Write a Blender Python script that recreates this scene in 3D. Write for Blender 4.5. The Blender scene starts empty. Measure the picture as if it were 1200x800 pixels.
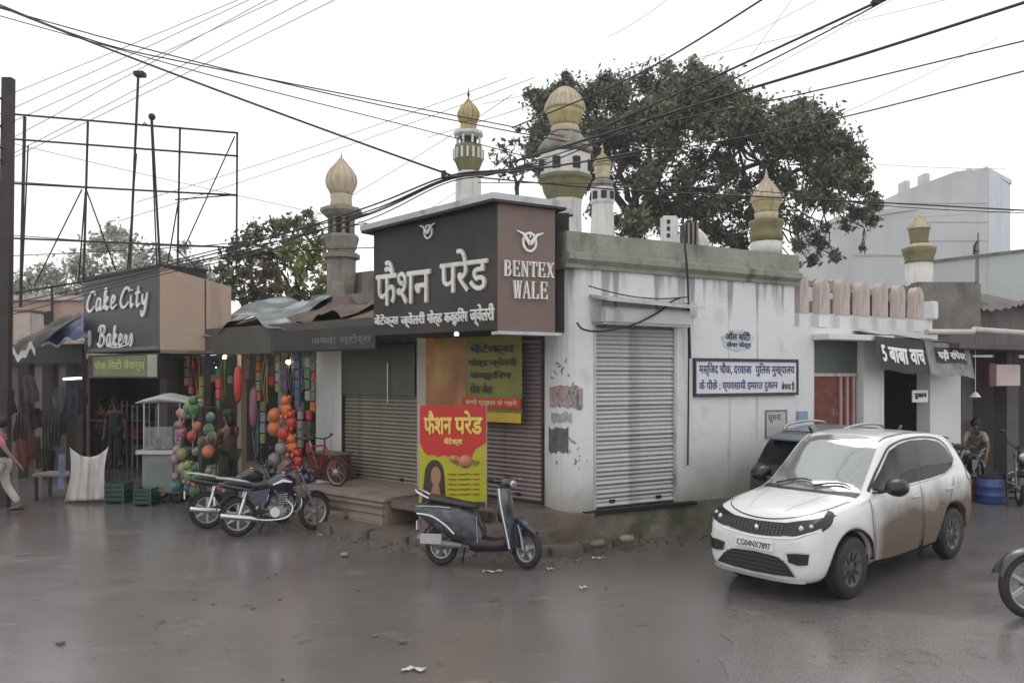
import bpy, bmesh, math, random
from math import sin, cos, pi, radians, sqrt, atan2
from mathutils import Vector, Matrix
from mathutils.bvhtree import BVHTree
random.seed(11)
SC = bpy.context.scene
COL = SC.collection
# ------------------------------------------------------------------ camera
HC = 2.2          # eye height, metres
F = 897.0         # focal length in pixels of the 1200 px wide photograph
HZ = 440.0        # height of the horizon in the photograph
cam_d = bpy.data.cameras.new('camera'); cam = bpy.data.objects.new('camera', cam_d); COL.objects.link(cam)
cam.location = (0, 0, HC); cam.rotation_euler = (radians(90), 0, 0)
cam_d.sensor_width = 36; cam_d.lens = F / 1200 * 36; cam_d.shift_y = 40 / 1200
cam_d.clip_start = 0.05; cam_d.clip_end = 2000
SC.camera = cam
# ------------------------------------------------------------------ overcast sky and soft sun
SUN_EL, SUN_ROT = radians(58), radians(200)
wd = bpy.data.worlds.new('World'); SC.world = wd; wd.use_nodes = True
nt = wd.node_tree; nt.nodes.clear()
out = nt.nodes.new('ShaderNodeOutputWorld'); bg = nt.nodes.new('ShaderNodeBackground')
sky = nt.nodes.new('ShaderNodeTexSky'); sky.sky_type = 'NISHITA'; sky.sun_disc = False
sky.sun_elevation = SUN_EL; sky.sun_rotation = SUN_ROT; sky.dust_density = 4; sky.air_density = 1.2
sc_ = nt.nodes.new('ShaderNodeVectorMath'); sc_.operation = 'SCALE'; sc_.inputs['Scale'].default_value = 0.10
tcw = nt.nodes.new('ShaderNodeTexCoord'); mpw = nt.nodes.new('ShaderNodeMapping'); mpw.inputs['Scale'].default_value = (1.2, 1.2, 3.0)
nzw = nt.nodes.new('ShaderNodeTexNoise'); nzw.inputs['Scale'].default_value = 1.6; nzw.inputs['Detail'].default_value = 5
crw = nt.nodes.new('ShaderNodeValToRGB')
crw.color_ramp.elements[0].position = .28; crw.color_ramp.elements[0].color = (.74, .745, .765, 1)
crw.color_ramp.elements[1].position = .62; crw.color_ramp.elements[1].color = (1.10, 1.095, 1.09, 1)
mxw = nt.nodes.new('ShaderNodeMix'); mxw.data_type = 'RGBA'; mxw.inputs['Factor'].default_value = .93
nt.links.new(sky.outputs[0], sc_.inputs[0]); nt.links.new(tcw.outputs['Generated'], mpw.inputs[0]); nt.links.new(mpw.outputs[0], nzw.inputs['Vector'])
nt.links.new(nzw.outputs['Fac'], crw.inputs[0]); nt.links.new(sc_.outputs[0], mxw.inputs['A']); nt.links.new(crw.outputs[0], mxw.inputs['B'])
nt.links.new(mxw.outputs['Result'], bg.inputs[0]); bg.inputs[1].default_value = 1.1; nt.links.new(bg.outputs[0], out.inputs[0])
sun_d = bpy.data.lights.new('sun', 'SUN'); sun_d.energy = 0.7; sun_d.angle = radians(25); sun_d.color = (1, .97, .93)
sun = bpy.data.objects.new('sun', sun_d); COL.objects.link(sun)
sun.rotation_euler = (radians(90) - SUN_EL, 0, radians(180) - SUN_ROT + pi)
SC.view_settings.view_transform = 'Standard'; SC.view_settings.look = 'None'; SC.view_settings.exposure = 0.25; SC.view_settings.gamma = 1.0
SC.render.engine = 'CYCLES'

# ------------------------------------------------------------------ materials
MATS = {}
def col4(c, k=1.0): return (min(1, c[0]*k), min(1, c[1]*k), min(1, c[2]*k), 1)
def mat(name, col=(.5,.5,.5), rough=.65, metal=0.0, var=.15, vs=2.5, bump=.0, bs=30, stretch=(1,1,1), stain=None, sfac=.5, sscale=(3,3,.5),
        sth=.55, base=None, bz=(0,.6), coat=0, drip=None, emit=None, es=0, spec=.5, trans=0, alpha=None):
    if name in MATS: return MATS[name]
    m = bpy.data.materials.new(name); m.use_nodes = True; MATS[name] = m
    t = m.node_tree; N = t.nodes; Lk = t.links.new; b = N['Principled BSDF']
    b.inputs['Roughness'].default_value = rough; b.inputs['Metallic'].default_value = metal
    b.inputs['Specular IOR Level'].default_value = spec; b.inputs['Coat Weight'].default_value = coat; b.inputs['Coat Roughness'].default_value = .08
    if trans: b.inputs['Transmission Weight'].default_value = trans
    if emit: b.inputs['Emission Color'].default_value = col4(emit); b.inputs['Emission Strength'].default_value = es
    tc = N.new('ShaderNodeTexCoord'); mp = N.new('ShaderNodeMapping'); mp.inputs['Scale'].default_value = stretch
    Lk(tc.outputs['Object'], mp.inputs[0])
    def noise(sc, det=4, vec=None):
        n = N.new('ShaderNodeTexNoise'); n.inputs['Scale'].default_value = sc; n.inputs['Detail'].default_value = det
        Lk(vec or mp.outputs[0], n.inputs['Vector']); return n.outputs['Fac']
    def mix(f, a, c):
        x = N.new('ShaderNodeMix'); x.data_type = 'RGBA'
        if isinstance(f, float): x.inputs['Factor'].default_value = f
        else: Lk(f, x.inputs['Factor'])
        for s, v in (('A', a), ('B', c)):
            if isinstance(v, tuple): x.inputs[s].default_value = v
            else: Lk(v, x.inputs[s])
        return x.outputs['Result']
    def ramp(v, lo, hi):
        r = N.new('ShaderNodeMapRange'); r.inputs['From Min'].default_value = lo; r.inputs['From Max'].default_value = hi; Lk(v, r.inputs['Value']); return r.outputs[0]
    def mul(a, k):
        r = N.new('ShaderNodeMath'); r.operation = 'MULTIPLY'; Lk(a, r.inputs[0])
        if isinstance(k, float): r.inputs[1].default_value = k
        else: Lk(k, r.inputs[1])
        return r.outputs[0]
    c = mix(ramp(noise(vs), .3, .7), col4(col, 1-var), col4(col, 1+var))
    c = mix(ramp(noise(vs*9, 3), .3, .7), c, mix(.5, c, col4(col, 1-var*1.6)))
    if stain:
        mp2 = N.new('ShaderNodeMapping'); mp2.inputs['Scale'].default_value = sscale; Lk(tc.outputs['Object'], mp2.inputs[0])
        f = mul(ramp(noise(1.0, 6, mp2.outputs[0]), sth, sth+.14), float(sfac))
        c = mix(f, c, col4(stain))
    if drip:
        mp3 = N.new('ShaderNodeMapping'); mp3.inputs['Scale'].default_value = (7.5,7.5,.16); Lk(tc.outputs['Object'], mp3.inputs[0])
        sz = N.new('ShaderNodeSeparateXYZ'); Lk(tc.outputs['Object'], sz.inputs[0])
        n5 = noise(1.0, 5, mp3.outputs[0]); a5 = N.new('ShaderNodeMath'); a5.operation = 'MULTIPLY_ADD'; Lk(ramp(sz.outputs['Z'], drip[0], drip[1]), a5.inputs[0]); a5.inputs[1].default_value = .20; Lk(n5, a5.inputs[2])
        c = mix(mul(ramp(a5.outputs[0], .64, .76), float(drip[2])), c, col4((.13,.12,.11)))
    if base:
        sx = N.new('ShaderNodeSeparateXYZ'); Lk(tc.outputs['Object'], sx.inputs[0])
        ad = N.new('ShaderNodeMath'); ad.operation = 'ADD'; Lk(sx.outputs['Z'], ad.inputs[0])
        n2 = noise(1.7, 5); Lk(mul(n2, float(-(bz[1]-bz[0])*.9)), ad.inputs[1])
        g = ramp(ad.outputs[0], bz[1]-.45*(bz[1]-bz[0]), bz[0]-.45*(bz[1]-bz[0]))
        c = mix(mul(g, .85), c, col4(base))
    Lk(c, b.inputs['Base Color'])
    if bump:
        bp = N.new('ShaderNodeBump'); bp.inputs['Strength'].default_value = bump; bp.inputs['Distance'].default_value = .02
        Lk(noise(bs, 5), bp.inputs['Height']); Lk(bp.outputs[0], b.inputs['Normal'])
    if alpha is not None: b.inputs['Alpha'].default_value = alpha
    return m

M_wall = mat('whitewash', (.68,.685,.69), .85, var=.06, vs=1.2, bump=.3, bs=14, stain=(.30,.29,.28), sfac=.4, sscale=(2.4,2.4,1.6), sth=.56, base=(.20,.19,.13), bz=(.3,1.15), drip=(2.95,3.6,.65))
M_wall2 = mat('whitewash_side', (.68,.69,.69), .85, var=.06, vs=1.5, bump=.2, bs=18, stain=(.25,.23,.21), sfac=.35, sscale=(4,4,.35), sth=.6)
M_plinth = mat('mossy_plinth', (.22,.21,.15), .9, var=.3, vs=3, bump=.6, bs=9, stain=(.07,.07,.05), sfac=.8, sscale=(2.2,2.2,2.2), sth=.5)
M_corn = mat('cornice_plaster', (.27,.275,.225), .9, var=.22, vs=2.2, bump=.4, bs=14, stain=(.07,.07,.06), sfac=.7, sscale=(3,3,1.2), sth=.52)
M_pinkw = mat('pink_plaster', (.52,.43,.40), .9, var=.15, vs=4, bump=.3, bs=20, stain=(.18,.13,.11), sfac=.5, sscale=(6,6,1.5), sth=.55)
M_beige = mat('beige_plaster', (.44,.33,.25), .85, var=.1, vs=1.5, bump=.2, bs=14, stain=(.2,.15,.12), sfac=.4, sscale=(3,3,.6), sth=.6)
M_signd = mat('sign_charcoal', (.026,.020,.020), .6, var=.25, vs=1.2, stain=(.07,.06,.055), sfac=.35, sscale=(1.5,1.5,.8), sth=.5)
M_signb = mat('sign_brown', (.17,.115,.098), .5, var=.1, vs=1.5, stain=(.10,.07,.06), sfac=.5, sscale=(3,3,.5), sth=.55)
M_letter = mat('letter_steel', (.66,.64,.60), .4, metal=.2, var=.15, vs=3, stain=(.35,.33,.30), sfac=.5, sscale=(4,4,4), sth=.54)
M_lettw = mat('letter_white', (.78,.77,.74), .5, var=.06)
M_canopy = mat('canopy_tin', (.50,.51,.53), .55, metal=.2, var=.12, vs=4, bump=.2, bs=20, stain=(.2,.18,.17), sfac=.6, sscale=(5,5,3), sth=.55)
M_shutL = mat('shutter_olive', (.25,.225,.185), .5, metal=.25, var=.12, vs=3, stain=(.10,.085,.065), sfac=.5, sscale=(4,4,1), sth=.55)
M_shutM = mat('shutter_mauve', (.27,.20,.20), .5, metal=.25, var=.12, vs=3, stain=(.10,.075,.07), sfac=.6, sscale=(4,4,1), sth=.52)
M_shutW = mat('shutter_grey', (.50,.50,.49), .5, metal=.2, var=.1, vs=3, stain=(.17,.14,.11), sfac=.6, sscale=(2.5,2.5,2), sth=.56)
M_dark = mat('dark_steel', (.035,.032,.032), .55, metal=.4, var=.25, vs=5)
M_black = mat('black_rubber', (.028,.026,.026), .75, var=.25, vs=8)
M_cable = mat('cable_black', (.02,.02,.022), .6, var=.2)
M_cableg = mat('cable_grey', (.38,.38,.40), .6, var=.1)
M_stone = mat('platform_stone', (.31,.25,.20), .7, var=.2, vs=2.5, bump=.35, bs=12, stain=(.08,.065,.055), sfac=.6, sscale=(2.5,2.5,2.5), sth=.52)
M_stoned = mat('wet_step_stone', (.165,.13,.112), .45, var=.25, vs=3, bump=.5, bs=10, stain=(.05,.06,.035), sfac=.6, sscale=(2,2,2), sth=.52)
M_conc = mat('old_concrete', (.20,.185,.165), .9, var=.22, vs=2.5, bump=.4, bs=12, stain=(.08,.07,.06), sfac=.6, sscale=(3,3,1), sth=.52)
M_gold = mat('dome_gilt', (.43,.345,.17), .55, metal=.15, var=.2, vs=6, bump=.15, stain=(.20,.14,.08), sfac=.5, sscale=(8,8,2), sth=.5)
M_cream = mat('dome_cream', (.52,.44,.32), .7, var=.15, vs=6, stain=(.25,.19,.14), sfac=.5, sscale=(9,9,1.5), sth=.52)
M_green = mat('minaret_green', (.19,.175,.085), .75, var=.2, vs=6, stain=(.09,.09,.05), sfac=.5, sscale=(6,6,3), sth=.52)
M_minw = mat('minaret_white', (.60,.60,.58), .8, var=.08, vs=4, stain=(.25,.23,.2), sfac=.5, sscale=(7,7,1), sth=.55)
M_oldg = mat('minaret_grey', (.26,.235,.20), .85, var=.25, vs=5, bump=.3, stain=(.10,.09,.08), sfac=.6, sscale=(7,7,2), sth=.5)
M_hole = mat('deep_opening', (.03,.028,.026), .8, var=.2)
M_bark = mat('bark', (.06,.048,.04), .9, var=.3, vs=8, bump=.5)
M_leaf = mat('leaf_dark', (.085,.105,.062), .6, var=.35, vs=1.0)
M_leaf2 = mat('leaf_mid', (.14,.17,.095), .6, var=.3, vs=1.0)
M_leafy = mat('leaf_olive', (.22,.26,.09), .6, var=.35, vs=1.2)
M_leafr = mat('leaf_russet', (.14,.10,.075), .6, var=.3, vs=1.5)
M_leafh = mat('leaf_haze_tint', (.36,.38,.31), .7, var=.25, vs=.7)  # distance haze of the far trees painted into the leaf colour
M_bluew = mat('tower_paint', (.56,.61,.66), .8, var=.05, vs=.5, stain=(.45,.49,.53), sfac=.5, sscale=(1,1,.2), sth=.5)
M_grayw = mat('tower_side', (.52,.53,.54), .85, var=.06, vs=.5, stain=(.38,.39,.40), sfac=.5, sscale=(.8,.8,.2), sth=.5)
M_chrome = mat('chrome', (.62,.62,.62), .22, metal=.95, var=.05)
M_alloy = mat('alloy', (.42,.42,.43), .35, metal=.7, var=.1)
M_skin = mat('skin', (.22,.12,.075), .55, var=.08)
M_hair = mat('hair', (.012,.010,.010), .6, var=.2)
M_tarpb = mat('tarp_blue', (.035,.055,.16), .5, var=.4, vs=3, bump=.5, bs=5, stain=(.25,.27,.32), sfac=.5, sscale=(4,4,4), sth=.58)
M_tarpg = mat('tarp_grey', (.13,.15,.155), .5, var=.35, vs=3, bump=.5, bs=5, stain=(.40,.42,.44), sfac=.75, sscale=(1.2,1.2,6), sth=.53)
M_tarpbr = mat('tarp_brown', (.10,.085,.075), .7, var=.3, vs=3, bump=.5, bs=5)
M_tinrust = mat('rusty_tin', (.16,.10,.075), .75, metal=.2, var=.35, vs=3, bump=.2, stain=(.06,.05,.05), sfac=.7, sscale=(3,3,3), sth=.5)
M_sheet = mat('woven_plastic', (.52,.49,.47), .6, var=.1, vs=3, bump=.3, bs=25, stain=(.32,.28,.26), sfac=.5, sscale=(8,8,2), sth=.5)
M_paper = mat('poster_remnant', (.33,.31,.31), .8, var=.2, vs=10, stain=(.09,.08,.09), sfac=.8, sscale=(14,14,14), sth=.5)

def rgb(name, c, rough=.5, **k): return mat(name, c, rough, **k)

# asphalt: wet, with worn patches and puddles
def asphalt(nm='wet_asphalt',k=1.0):
    m = bpy.data.materials.new(nm); m.use_nodes = True; t = m.node_tree; N = t.nodes; Lk = t.links.new; b = N['Principled BSDF']
    tc = N.new('ShaderNodeTexCoord')
    def noise(sc, det=5, st=(1,1,1), rough=.55):
        mp = N.new('ShaderNodeMapping'); mp.inputs['Scale'].default_value = st; Lk(tc.outputs['Object'], mp.inputs[0])
        n = N.new('ShaderNodeTexNoise'); n.inputs['Scale'].default_value = sc; n.inputs['Detail'].default_value = det; n.inputs['Roughness'].default_value = rough
        Lk(mp.outputs[0], n.inputs['Vector']); return n.outputs['Fac']
    def rmp(v, lo, hi, a=0., c=1.):
        r = N.new('ShaderNodeMapRange'); r.inputs['From Min'].default_value = lo; r.inputs['From Max'].default_value = hi
        r.inputs['To Min'].default_value = a; r.inputs['To Max'].default_value = c; Lk(v, r.inputs['Value']); return r.outputs[0]
    def mix(f, a, c):
        x = N.new('ShaderNodeMix'); x.data_type = 'RGBA'; Lk(f, x.inputs['Factor'])
        for s, v in (('A', a), ('B', c)):
            if isinstance(v, tuple): x.inputs[s].default_value = v
            else: Lk(v, x.inputs[s])
        return x.outputs['Result']
    c = mix(rmp(noise(.35, 6), .35, .65), (.14*k,.130*k,.126*k,1), (.205*k,.19*k,.185*k,1))
    c = mix(rmp(noise(140, 2), .35, .65), c, (.10,.087,.082,1))
    c = mix(rmp(noise(1.3, 8, (1,2.2,1), .65), .60, .70, 0, .55), c, (.25,.228,.218,1))
    c = mix(rmp(noise(2.1, 9, (1,1,1), .7), .62, .66, 0, .7), c, (.075,.066,.062,1))
    vo = N.new('ShaderNodeTexVoronoi'); vo.feature = 'DISTANCE_TO_EDGE'; vo.inputs['Scale'].default_value = .55
    mpv = N.new('ShaderNodeMapping'); Lk(tc.outputs['Object'], mpv.inputs[0]); nv = N.new('ShaderNodeTexNoise'); nv.inputs['Scale'].default_value = 1.5; nv.inputs['Detail'].default_value = 6; Lk(tc.outputs['Object'], nv.inputs['Vector'])
    av = N.new('ShaderNodeVectorMath'); av.operation = 'MULTIPLY_ADD'; Lk(nv.outputs['Color'], av.inputs[0]); av.inputs[1].default_value = (1.3,1.3,0); Lk(mpv.outputs[0], av.inputs[2]); Lk(av.outputs[0], vo.inputs['Vector'])
    cm = N.new('ShaderNodeMath'); cm.operation = 'MULTIPLY'; Lk(rmp(vo.outputs['Distance'], .0, .008, .35, 0), cm.inputs[0]); Lk(rmp(noise(.4, 3), .48, .6), cm.inputs[1])
    c = mix(cm.outputs[0], c, (.05,.044,.041,1))
    c = mix(rmp(noise(28, 4, (1,1,1), .8), .62, .70, 0, .25), c, (.24,.21,.20,1))
    Lk(c, b.inputs['Base Color'])
    Lk(rmp(noise(.5, 6, (1,1.6,1)), .42, .58, .06, .26), b.inputs['Roughness'])
    b.inputs['Specular IOR Level'].default_value = .5
    bp = N.new('ShaderNodeBump'); bp.inputs['Strength'].default_value = .2; bp.inputs['Distance'].default_value = .008
    ad = N.new('ShaderNodeMath'); ad.operation = 'ADD'; Lk(noise(60, 3), ad.inputs[0]); Lk(noise(3.0, 4), ad.inputs[1])
    Lk(ad.outputs[0], bp.inputs['Height']); Lk(bp.outputs[0], b.inputs['Normal'])
    return m
M_road = asphalt(); M_road2 = asphalt('wet_asphalt_worn',1.22)
M_dirt = mat('ground_dirt', (.10,.085,.07), .9, var=.25, vs=.6, bump=.4, bs=8)

# ------------------------------------------------------------------ mesh helpers
class MB:
    def __init__(s): s.v=[]; s.f=[]; s.m=[]; s.sm=[]
    def add(s, vs, fs, mi=0, sm=False):
        o=len(s.v); s.v += [tuple(v) for v in vs]
        for f in fs: s.f.append(tuple(i+o for i in f)); s.m.append(mi); s.sm.append(sm)
        return s
    def box(s, x0,x1,y0,y1,z0,z1, mi=0):
        return s.add([(x,y,z) for z in (z0,z1) for y in (y0,y1) for x in (x0,x1)], [(0,2,3,1),(4,5,7,6),(0,1,5,4),(2,6,7,3),(0,4,6,2),(1,3,7,5)], mi)
    def bbox(s, x0,x1,y0,y1,z0,z1, b=.01, mi=0):      # bevelled box
        bm=bmesh.new(); r=bmesh.ops.create_cube(bm,size=1)
        for v in bm.verts: v.co=Vector(((x0+x1)/2+v.co.x*(x1-x0),(y0+y1)/2+v.co.y*(y1-y0),(z0+z1)/2+v.co.z*(z1-z0)))
        bmesh.ops.bevel(bm,geom=bm.edges[:]+bm.verts[:],offset=b,segments=2,affect='EDGES'); bm.verts.index_update()
        s.add([v.co for v in bm.verts],[[v.index for v in f.verts] for f in bm.faces],mi); bm.free(); return s
    def prism(s, poly, a, b, axis='z', mi=0):         # poly 2-D; extruded along axis from a to b
        n=len(poly)
        def P(p,t): return {'z':(p[0],p[1],t),'y':(p[0],t,p[1]),'x':(t,p[0],p[1])}[axis]
        vs=[P(p,a) for p in poly]+[P(p,b) for p in poly]
        return s.add(vs, [tuple(range(n))[::-1], tuple(range(n,2*n))]+[(i,(i+1)%n,n+(i+1)%n,n+i) for i in range(n)], mi)
    def tube(s, pts, r, n=8, mi=0, cap=True, sm=True):
        pts=[Vector(p) for p in pts]; rs=r if isinstance(r,(list,tuple)) else [r]*len(pts); vs=[]; fs=[]
        up=None
        for i,p in enumerate(pts):
            d=(pts[min(i+1,len(pts)-1)]-pts[max(i-1,0)]).normalized()
            if up is None: up=Vector((0,0,1)) if abs(d.z)<.9 else Vector((1,0,0))
            a=d.cross(up).normalized(); b=a.cross(d).normalized(); up=b
            for k in range(n):
                t=2*pi*k/n; vs.append(p+(a*cos(t)+b*sin(t))*rs[i])
        for i in range(len(pts)-1):
            for k in range(n): fs.append((i*n+k,i*n+(k+1)%n,(i+1)*n+(k+1)%n,(i+1)*n+k))
        s.add(vs,fs,mi,sm)
        if cap: s.add(vs[:n],[tuple(range(n))],mi); s.add(vs[-n:],[tuple(range(n))[::-1]],mi)
        return s
    def lathe(s, prof, n=16, c=(0,0,0), mi=0, sm=True, ax='z', rot=0, mis=None, cap=True):
        vs=[];m=len(prof)
        for (r,z) in prof:
            for k in range(n):
                t=2*pi*k/n+rot; x,y=r*cos(t),r*sin(t)
                vs.append((c[0]+x,c[1]+y,c[2]+z) if ax=='z' else (c[0]+x,c[1]+z,c[2]+y) if ax=='y' else (c[0]+z,c[1]+x,c[2]+y))
        for i in range(m-1):
            fs=[(i*n+k,i*n+(k+1)%n,(i+1)*n+(k+1)%n,(i+1)*n+k) for k in range(n)]
            o=len(s.v)-0
            if i==0: s0=len(s.v); s.v+= [tuple(v) for v in vs]
            for f in fs: s.f.append(tuple(q+s0 for q in f)); s.m.append(mis[i] if mis else mi); s.sm.append(sm)
        if cap and prof[0][0]>1e-4: s.f.append(tuple(s0+k for k in range(n))[::-1]); s.m.append(mi); s.sm.append(False)
        if cap and prof[-1][0]>1e-4: s.f.append(tuple(s0+(m-1)*n+k for k in range(n))); s.m.append(mis[-1] if mis else mi); s.sm.append(False)
        return s
    def ball(s, c, r, n=12, mi=0, sc=(1,1,1)):
        m=max(5,n//2+1); prof=[(r*sin(pi*i/(m-1))+1e-5, -r*cos(pi*i/(m-1))) for i in range(m)]
        o=len(s.v); s.lathe(prof,n,(0,0,0),mi)
        for i in range(o,len(s.v)): v=s.v[i]; s.v[i]=(c[0]+v[0]*sc[0],c[1]+v[1]*sc[1],c[2]+v[2]*sc[2])
        return s
    def torus(s, c, R, r, n=28, k=10, ax='y', mi=0, sy=1.0):
        vs=[];fs=[]
        for i in range(n):
            a=2*pi*i/n
            for j in range(k):
                b=2*pi*j/k; q=R+r*cos(b); h=r*sin(b)*sy
                x,z=q*cos(a),q*sin(a); vs.append((c[0]+x,c[1]+h,c[2]+z) if ax=='y' else (c[0]+x,c[1]+z,c[2]+h) if ax=='z' else (c[0]+h,c[1]+x,c[2]+z))
        for i in range(n):
            for j in range(k): fs.append((i*k+j,((i+1)%n)*k+j,((i+1)%n)*k+(j+1)%k,i*k+(j+1)%k))
        return s.add(vs,fs,mi,True)
    def loft(s, st, n=14, mi=0, e=2.4):               # st: (x,z,half_height,half_width[,y]) super-ellipse sections along x
        vs=[];fs=[]
        for q in st:
            x,z,h,w=q[:4]; y=q[4] if len(q)>4 else 0
            for k in range(n):
                t=2*pi*k/n; ct,st_=cos(t),sin(t)
                vs.append((x, y+w*math.copysign(abs(ct)**(2/e),ct), z+h*math.copysign(abs(st_)**(2/e),st_)))
        m=len(st)
        for i in range(m-1):
            for k in range(n): fs.append((i*n+k,i*n+(k+1)%n,(i+1)*n+(k+1)%n,(i+1)*n+k))
        s.add(vs,fs,mi,True); s.add(vs[:n],[tuple(range(n))],mi); s.add(vs[-n:],[tuple(range(n))[::-1]],mi); return s
    def ribbon(s, pts, w, y0, y1, mi=0):              # flat stroke in the x-z plane with depth y0..y1
        P=[Vector(p) for p in pts]; L=[];R=[]
        for i,p in enumerate(P):
            d=(P[min(i+1,len(P)-1)]-P[max(i-1,0)])
            d=d.normalized() if d.length>1e-9 else Vector((1,0)); nn=Vector((-d.y,d.x))
            ww=(w[i] if isinstance(w,(list,tuple)) else w)/2; L.append(p+nn*ww); R.append(p-nn*ww)
        n=len(P); vs=[(q.x,y0,q.y) for q in L+R]+[(q.x,y1,q.y) for q in L+R]; fs=[]
        for i in range(n-1):
            fs+=[(i,i+1,n+i+1,n+i),(2*n+i,3*n+i,3*n+i+1,2*n+i+1),(i,2*n+i,2*n+i+1,i+1),(n+i,n+i+1,3*n+i+1,3*n+i)]
        fs+=[(0,n,3*n,2*n),(n-1,3*n-1,4*n-1,2*n-1)]
        return s.add(vs,fs,mi)
    def quadgrid(s, fn, nu, nv, mi=0, sm=True):
        vs=[fn(i/nu,j/nv) for i in range(nu+1) for j in range(nv+1)]
        return s.add(vs,[(i*(nv+1)+j,(i+1)*(nv+1)+j,(i+1)*(nv+1)+j+1,i*(nv+1)+j+1) for i in range(nu) for j in range(nv)],mi,sm)
    def xf(s, M, a=0):
        for i in range(a,len(s.v)): s.v[i]=tuple(M@Vector(s.v[i]))
        return s
    def mesh(s, name, mats, off=(0,0,0)):
        me=bpy.data.meshes.new(name); me.from_pydata([(v[0]-off[0],v[1]-off[1],v[2]-off[2]) for v in s.v],[],s.f)
        for m in (mats if isinstance(mats,(list,tuple)) else [mats]): me.materials.append(m)
        me.polygons.foreach_set('material_index',s.m); me.polygons.foreach_set('use_smooth',s.sm)
        me.update()
        return me
    def build(s, name, mats, parent=None, frame=None, base=None, norm=True, **tg):
        off=(0,0,0)
        if parent is not None:
            r=parent
            while r.parent: r=r.parent
            off=tuple(r.get('_b',(0,0,0))) if '_b' in r else (0,0,0)
        elif base is not None: off=base
        me=s.mesh(name,mats,off)
        if norm:
            bm=bmesh.new(); bm.from_mesh(me); bmesh.ops.recalc_face_normals(bm,faces=bm.faces[:]); bm.to_mesh(me); bm.free()
        o=bpy.data.objects.new(name,me); COL.objects.link(o)
        if parent is not None: o.parent=parent
        else:
            fr=frame or WF
            o.location=fr.world(*off); o.rotation_euler=(0,0,fr.ang)
        if tg: tag(o,**tg)
        return o

def tag(o, label=None, cat=None, group=None, kind=None):
    if label: o['label']=label
    if cat: o['category']=cat
    if group: o['group']=group
    if kind: o['kind']=kind
    return o

class Fr:                                             # a vertical wall plane: x along it (to the right), y into it, z up
    def __init__(s, O, u):
        l=sqrt(u[0]**2+u[1]**2); s.O=O; s.u=(u[0]/l,u[1]/l); s.n=(-s.u[1],s.u[0]); s.ang=atan2(s.u[1],s.u[0])
    def world(s, x, y, z=0): return (s.O[0]+x*s.u[0]+y*s.n[0], s.O[1]+x*s.u[1]+y*s.n[1], z)
    def s(s_, px, off=0):
        a=(px-600)/F; ox=s_.O[0]+off*s_.n[0]; oy=s_.O[1]+off*s_.n[1]
        return (a*oy-ox)/(s_.u[0]-a*s_.u[1])
    def z(s_, px, py, off=0):
        t=s_.s(px,off); Y=s_.O[1]+off*s_.n[1]+t*s_.u[1]; return HC+(HZ-py)/F*Y
WF=Fr((0,0),(1,0))
FR=Fr((1.604,10.28),(.877,.48))                       # right-hand street wall
FL=Fr((.43,10.46),(.78,-.62))                         # left-hand shop row
def G(px, py, z=0): Y=(HC-z)*F/(py-HZ); return ((px-600)/F*Y, Y)
def W(px, py, Y): return Vector(((px-600)/F*Y, Y, HC+(HZ-py)/F*Y))

def thing(name, label, cat, base=(0,0,0), frame=None, group=None, rz=None):
    fr=frame or WF; o=bpy.data.objects.new(name,None); COL.objects.link(o); o.empty_display_size=.2
    o.location=fr.world(*base); o.rotation_euler=(0,0,fr.ang if rz is None else rz)
    if rz is None: o['_b']=list(base)
    return tag(o,label,cat,group)
def copy_tree(o, parent=None, deep=0):
    c=o.copy(); COL.objects.link(c)
    if parent is not None: c.parent=parent
    for ch in o.children: copy_tree(ch,c,deep+1)
    return c
def share(name, me, parent, loc=(0,0,0), rot=(0,0,0), scale=(1,1,1)):
    o=bpy.data.objects.new(name,me); COL.objects.link(o); o.parent=parent; o.location=loc; o.rotation_euler=rot; o.scale=scale; return o

# lettering ---------------------------------------------------------------
def text_me(body, bold=.0, shear=0):
    c=bpy.data.curves.new('txt','FONT'); c.body=body; c.size=1; c.offset=bold; c.shear=shear; c.resolution_u=3; c.extrude=.5
    o=bpy.data.objects.new('txt',c); COL.objects.link(o); bpy.context.view_layer.update()
    me=bpy.data.meshes.new_from_object(o.evaluated_get(bpy.context.evaluated_depsgraph_get()))
    bpy.data.objects.remove(o); bpy.data.curves.remove(c); return me
def text(mb, body, s0, s1, z0, z1, y0, y1, mi=0, bold=.01, tilt=0, shear=0):   # fit the text into the box; letters from y0 (front) to y1
    me=text_me(body,0,shear); vs=[v.co.copy() for v in me.vertices]; fs=[tuple(p.vertices) for p in me.polygons]
    xs=[v.x for v in vs]; ys=[v.y for v in vs]; x0,x1=min(xs)-bold,max(xs)+bold; a,b=min(ys)-bold,max(ys)+bold
    par=list(range(len(vs)))
    def fd(i):
        while par[i]!=i: par[i]=par[par[i]]; i=par[i]
        return i
    for q in fs:
        r0=fd(q[0])
        for k in q[1:]: par[fd(k)]=r0
    ids={}; isl=[ids.setdefault(fd(i),len(ids)) for i in range(len(vs))]; st=(y1-y0)*.006
    sh=[(0,0)] if bold<=.006 else [(0,0),(bold,0),(-bold,0),(0,bold),(0,-bold)]
    for c,(dx,dy) in enumerate(sh):
        V=[]
        for i,v in enumerate(vs):
            u=(v.x+dx-x0)/(x1-x0); V.append((s0+u*(s1-s0),(y0 if v.z>0 else y1)+st*((isl[i]*5)%11+11*c),z0+(v.y+dy-a)/(b-a)*(z1-z0)+tilt*u))
        mb.add(V,fs,mi)
    bpy.data.meshes.remove(me); return mb
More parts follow.
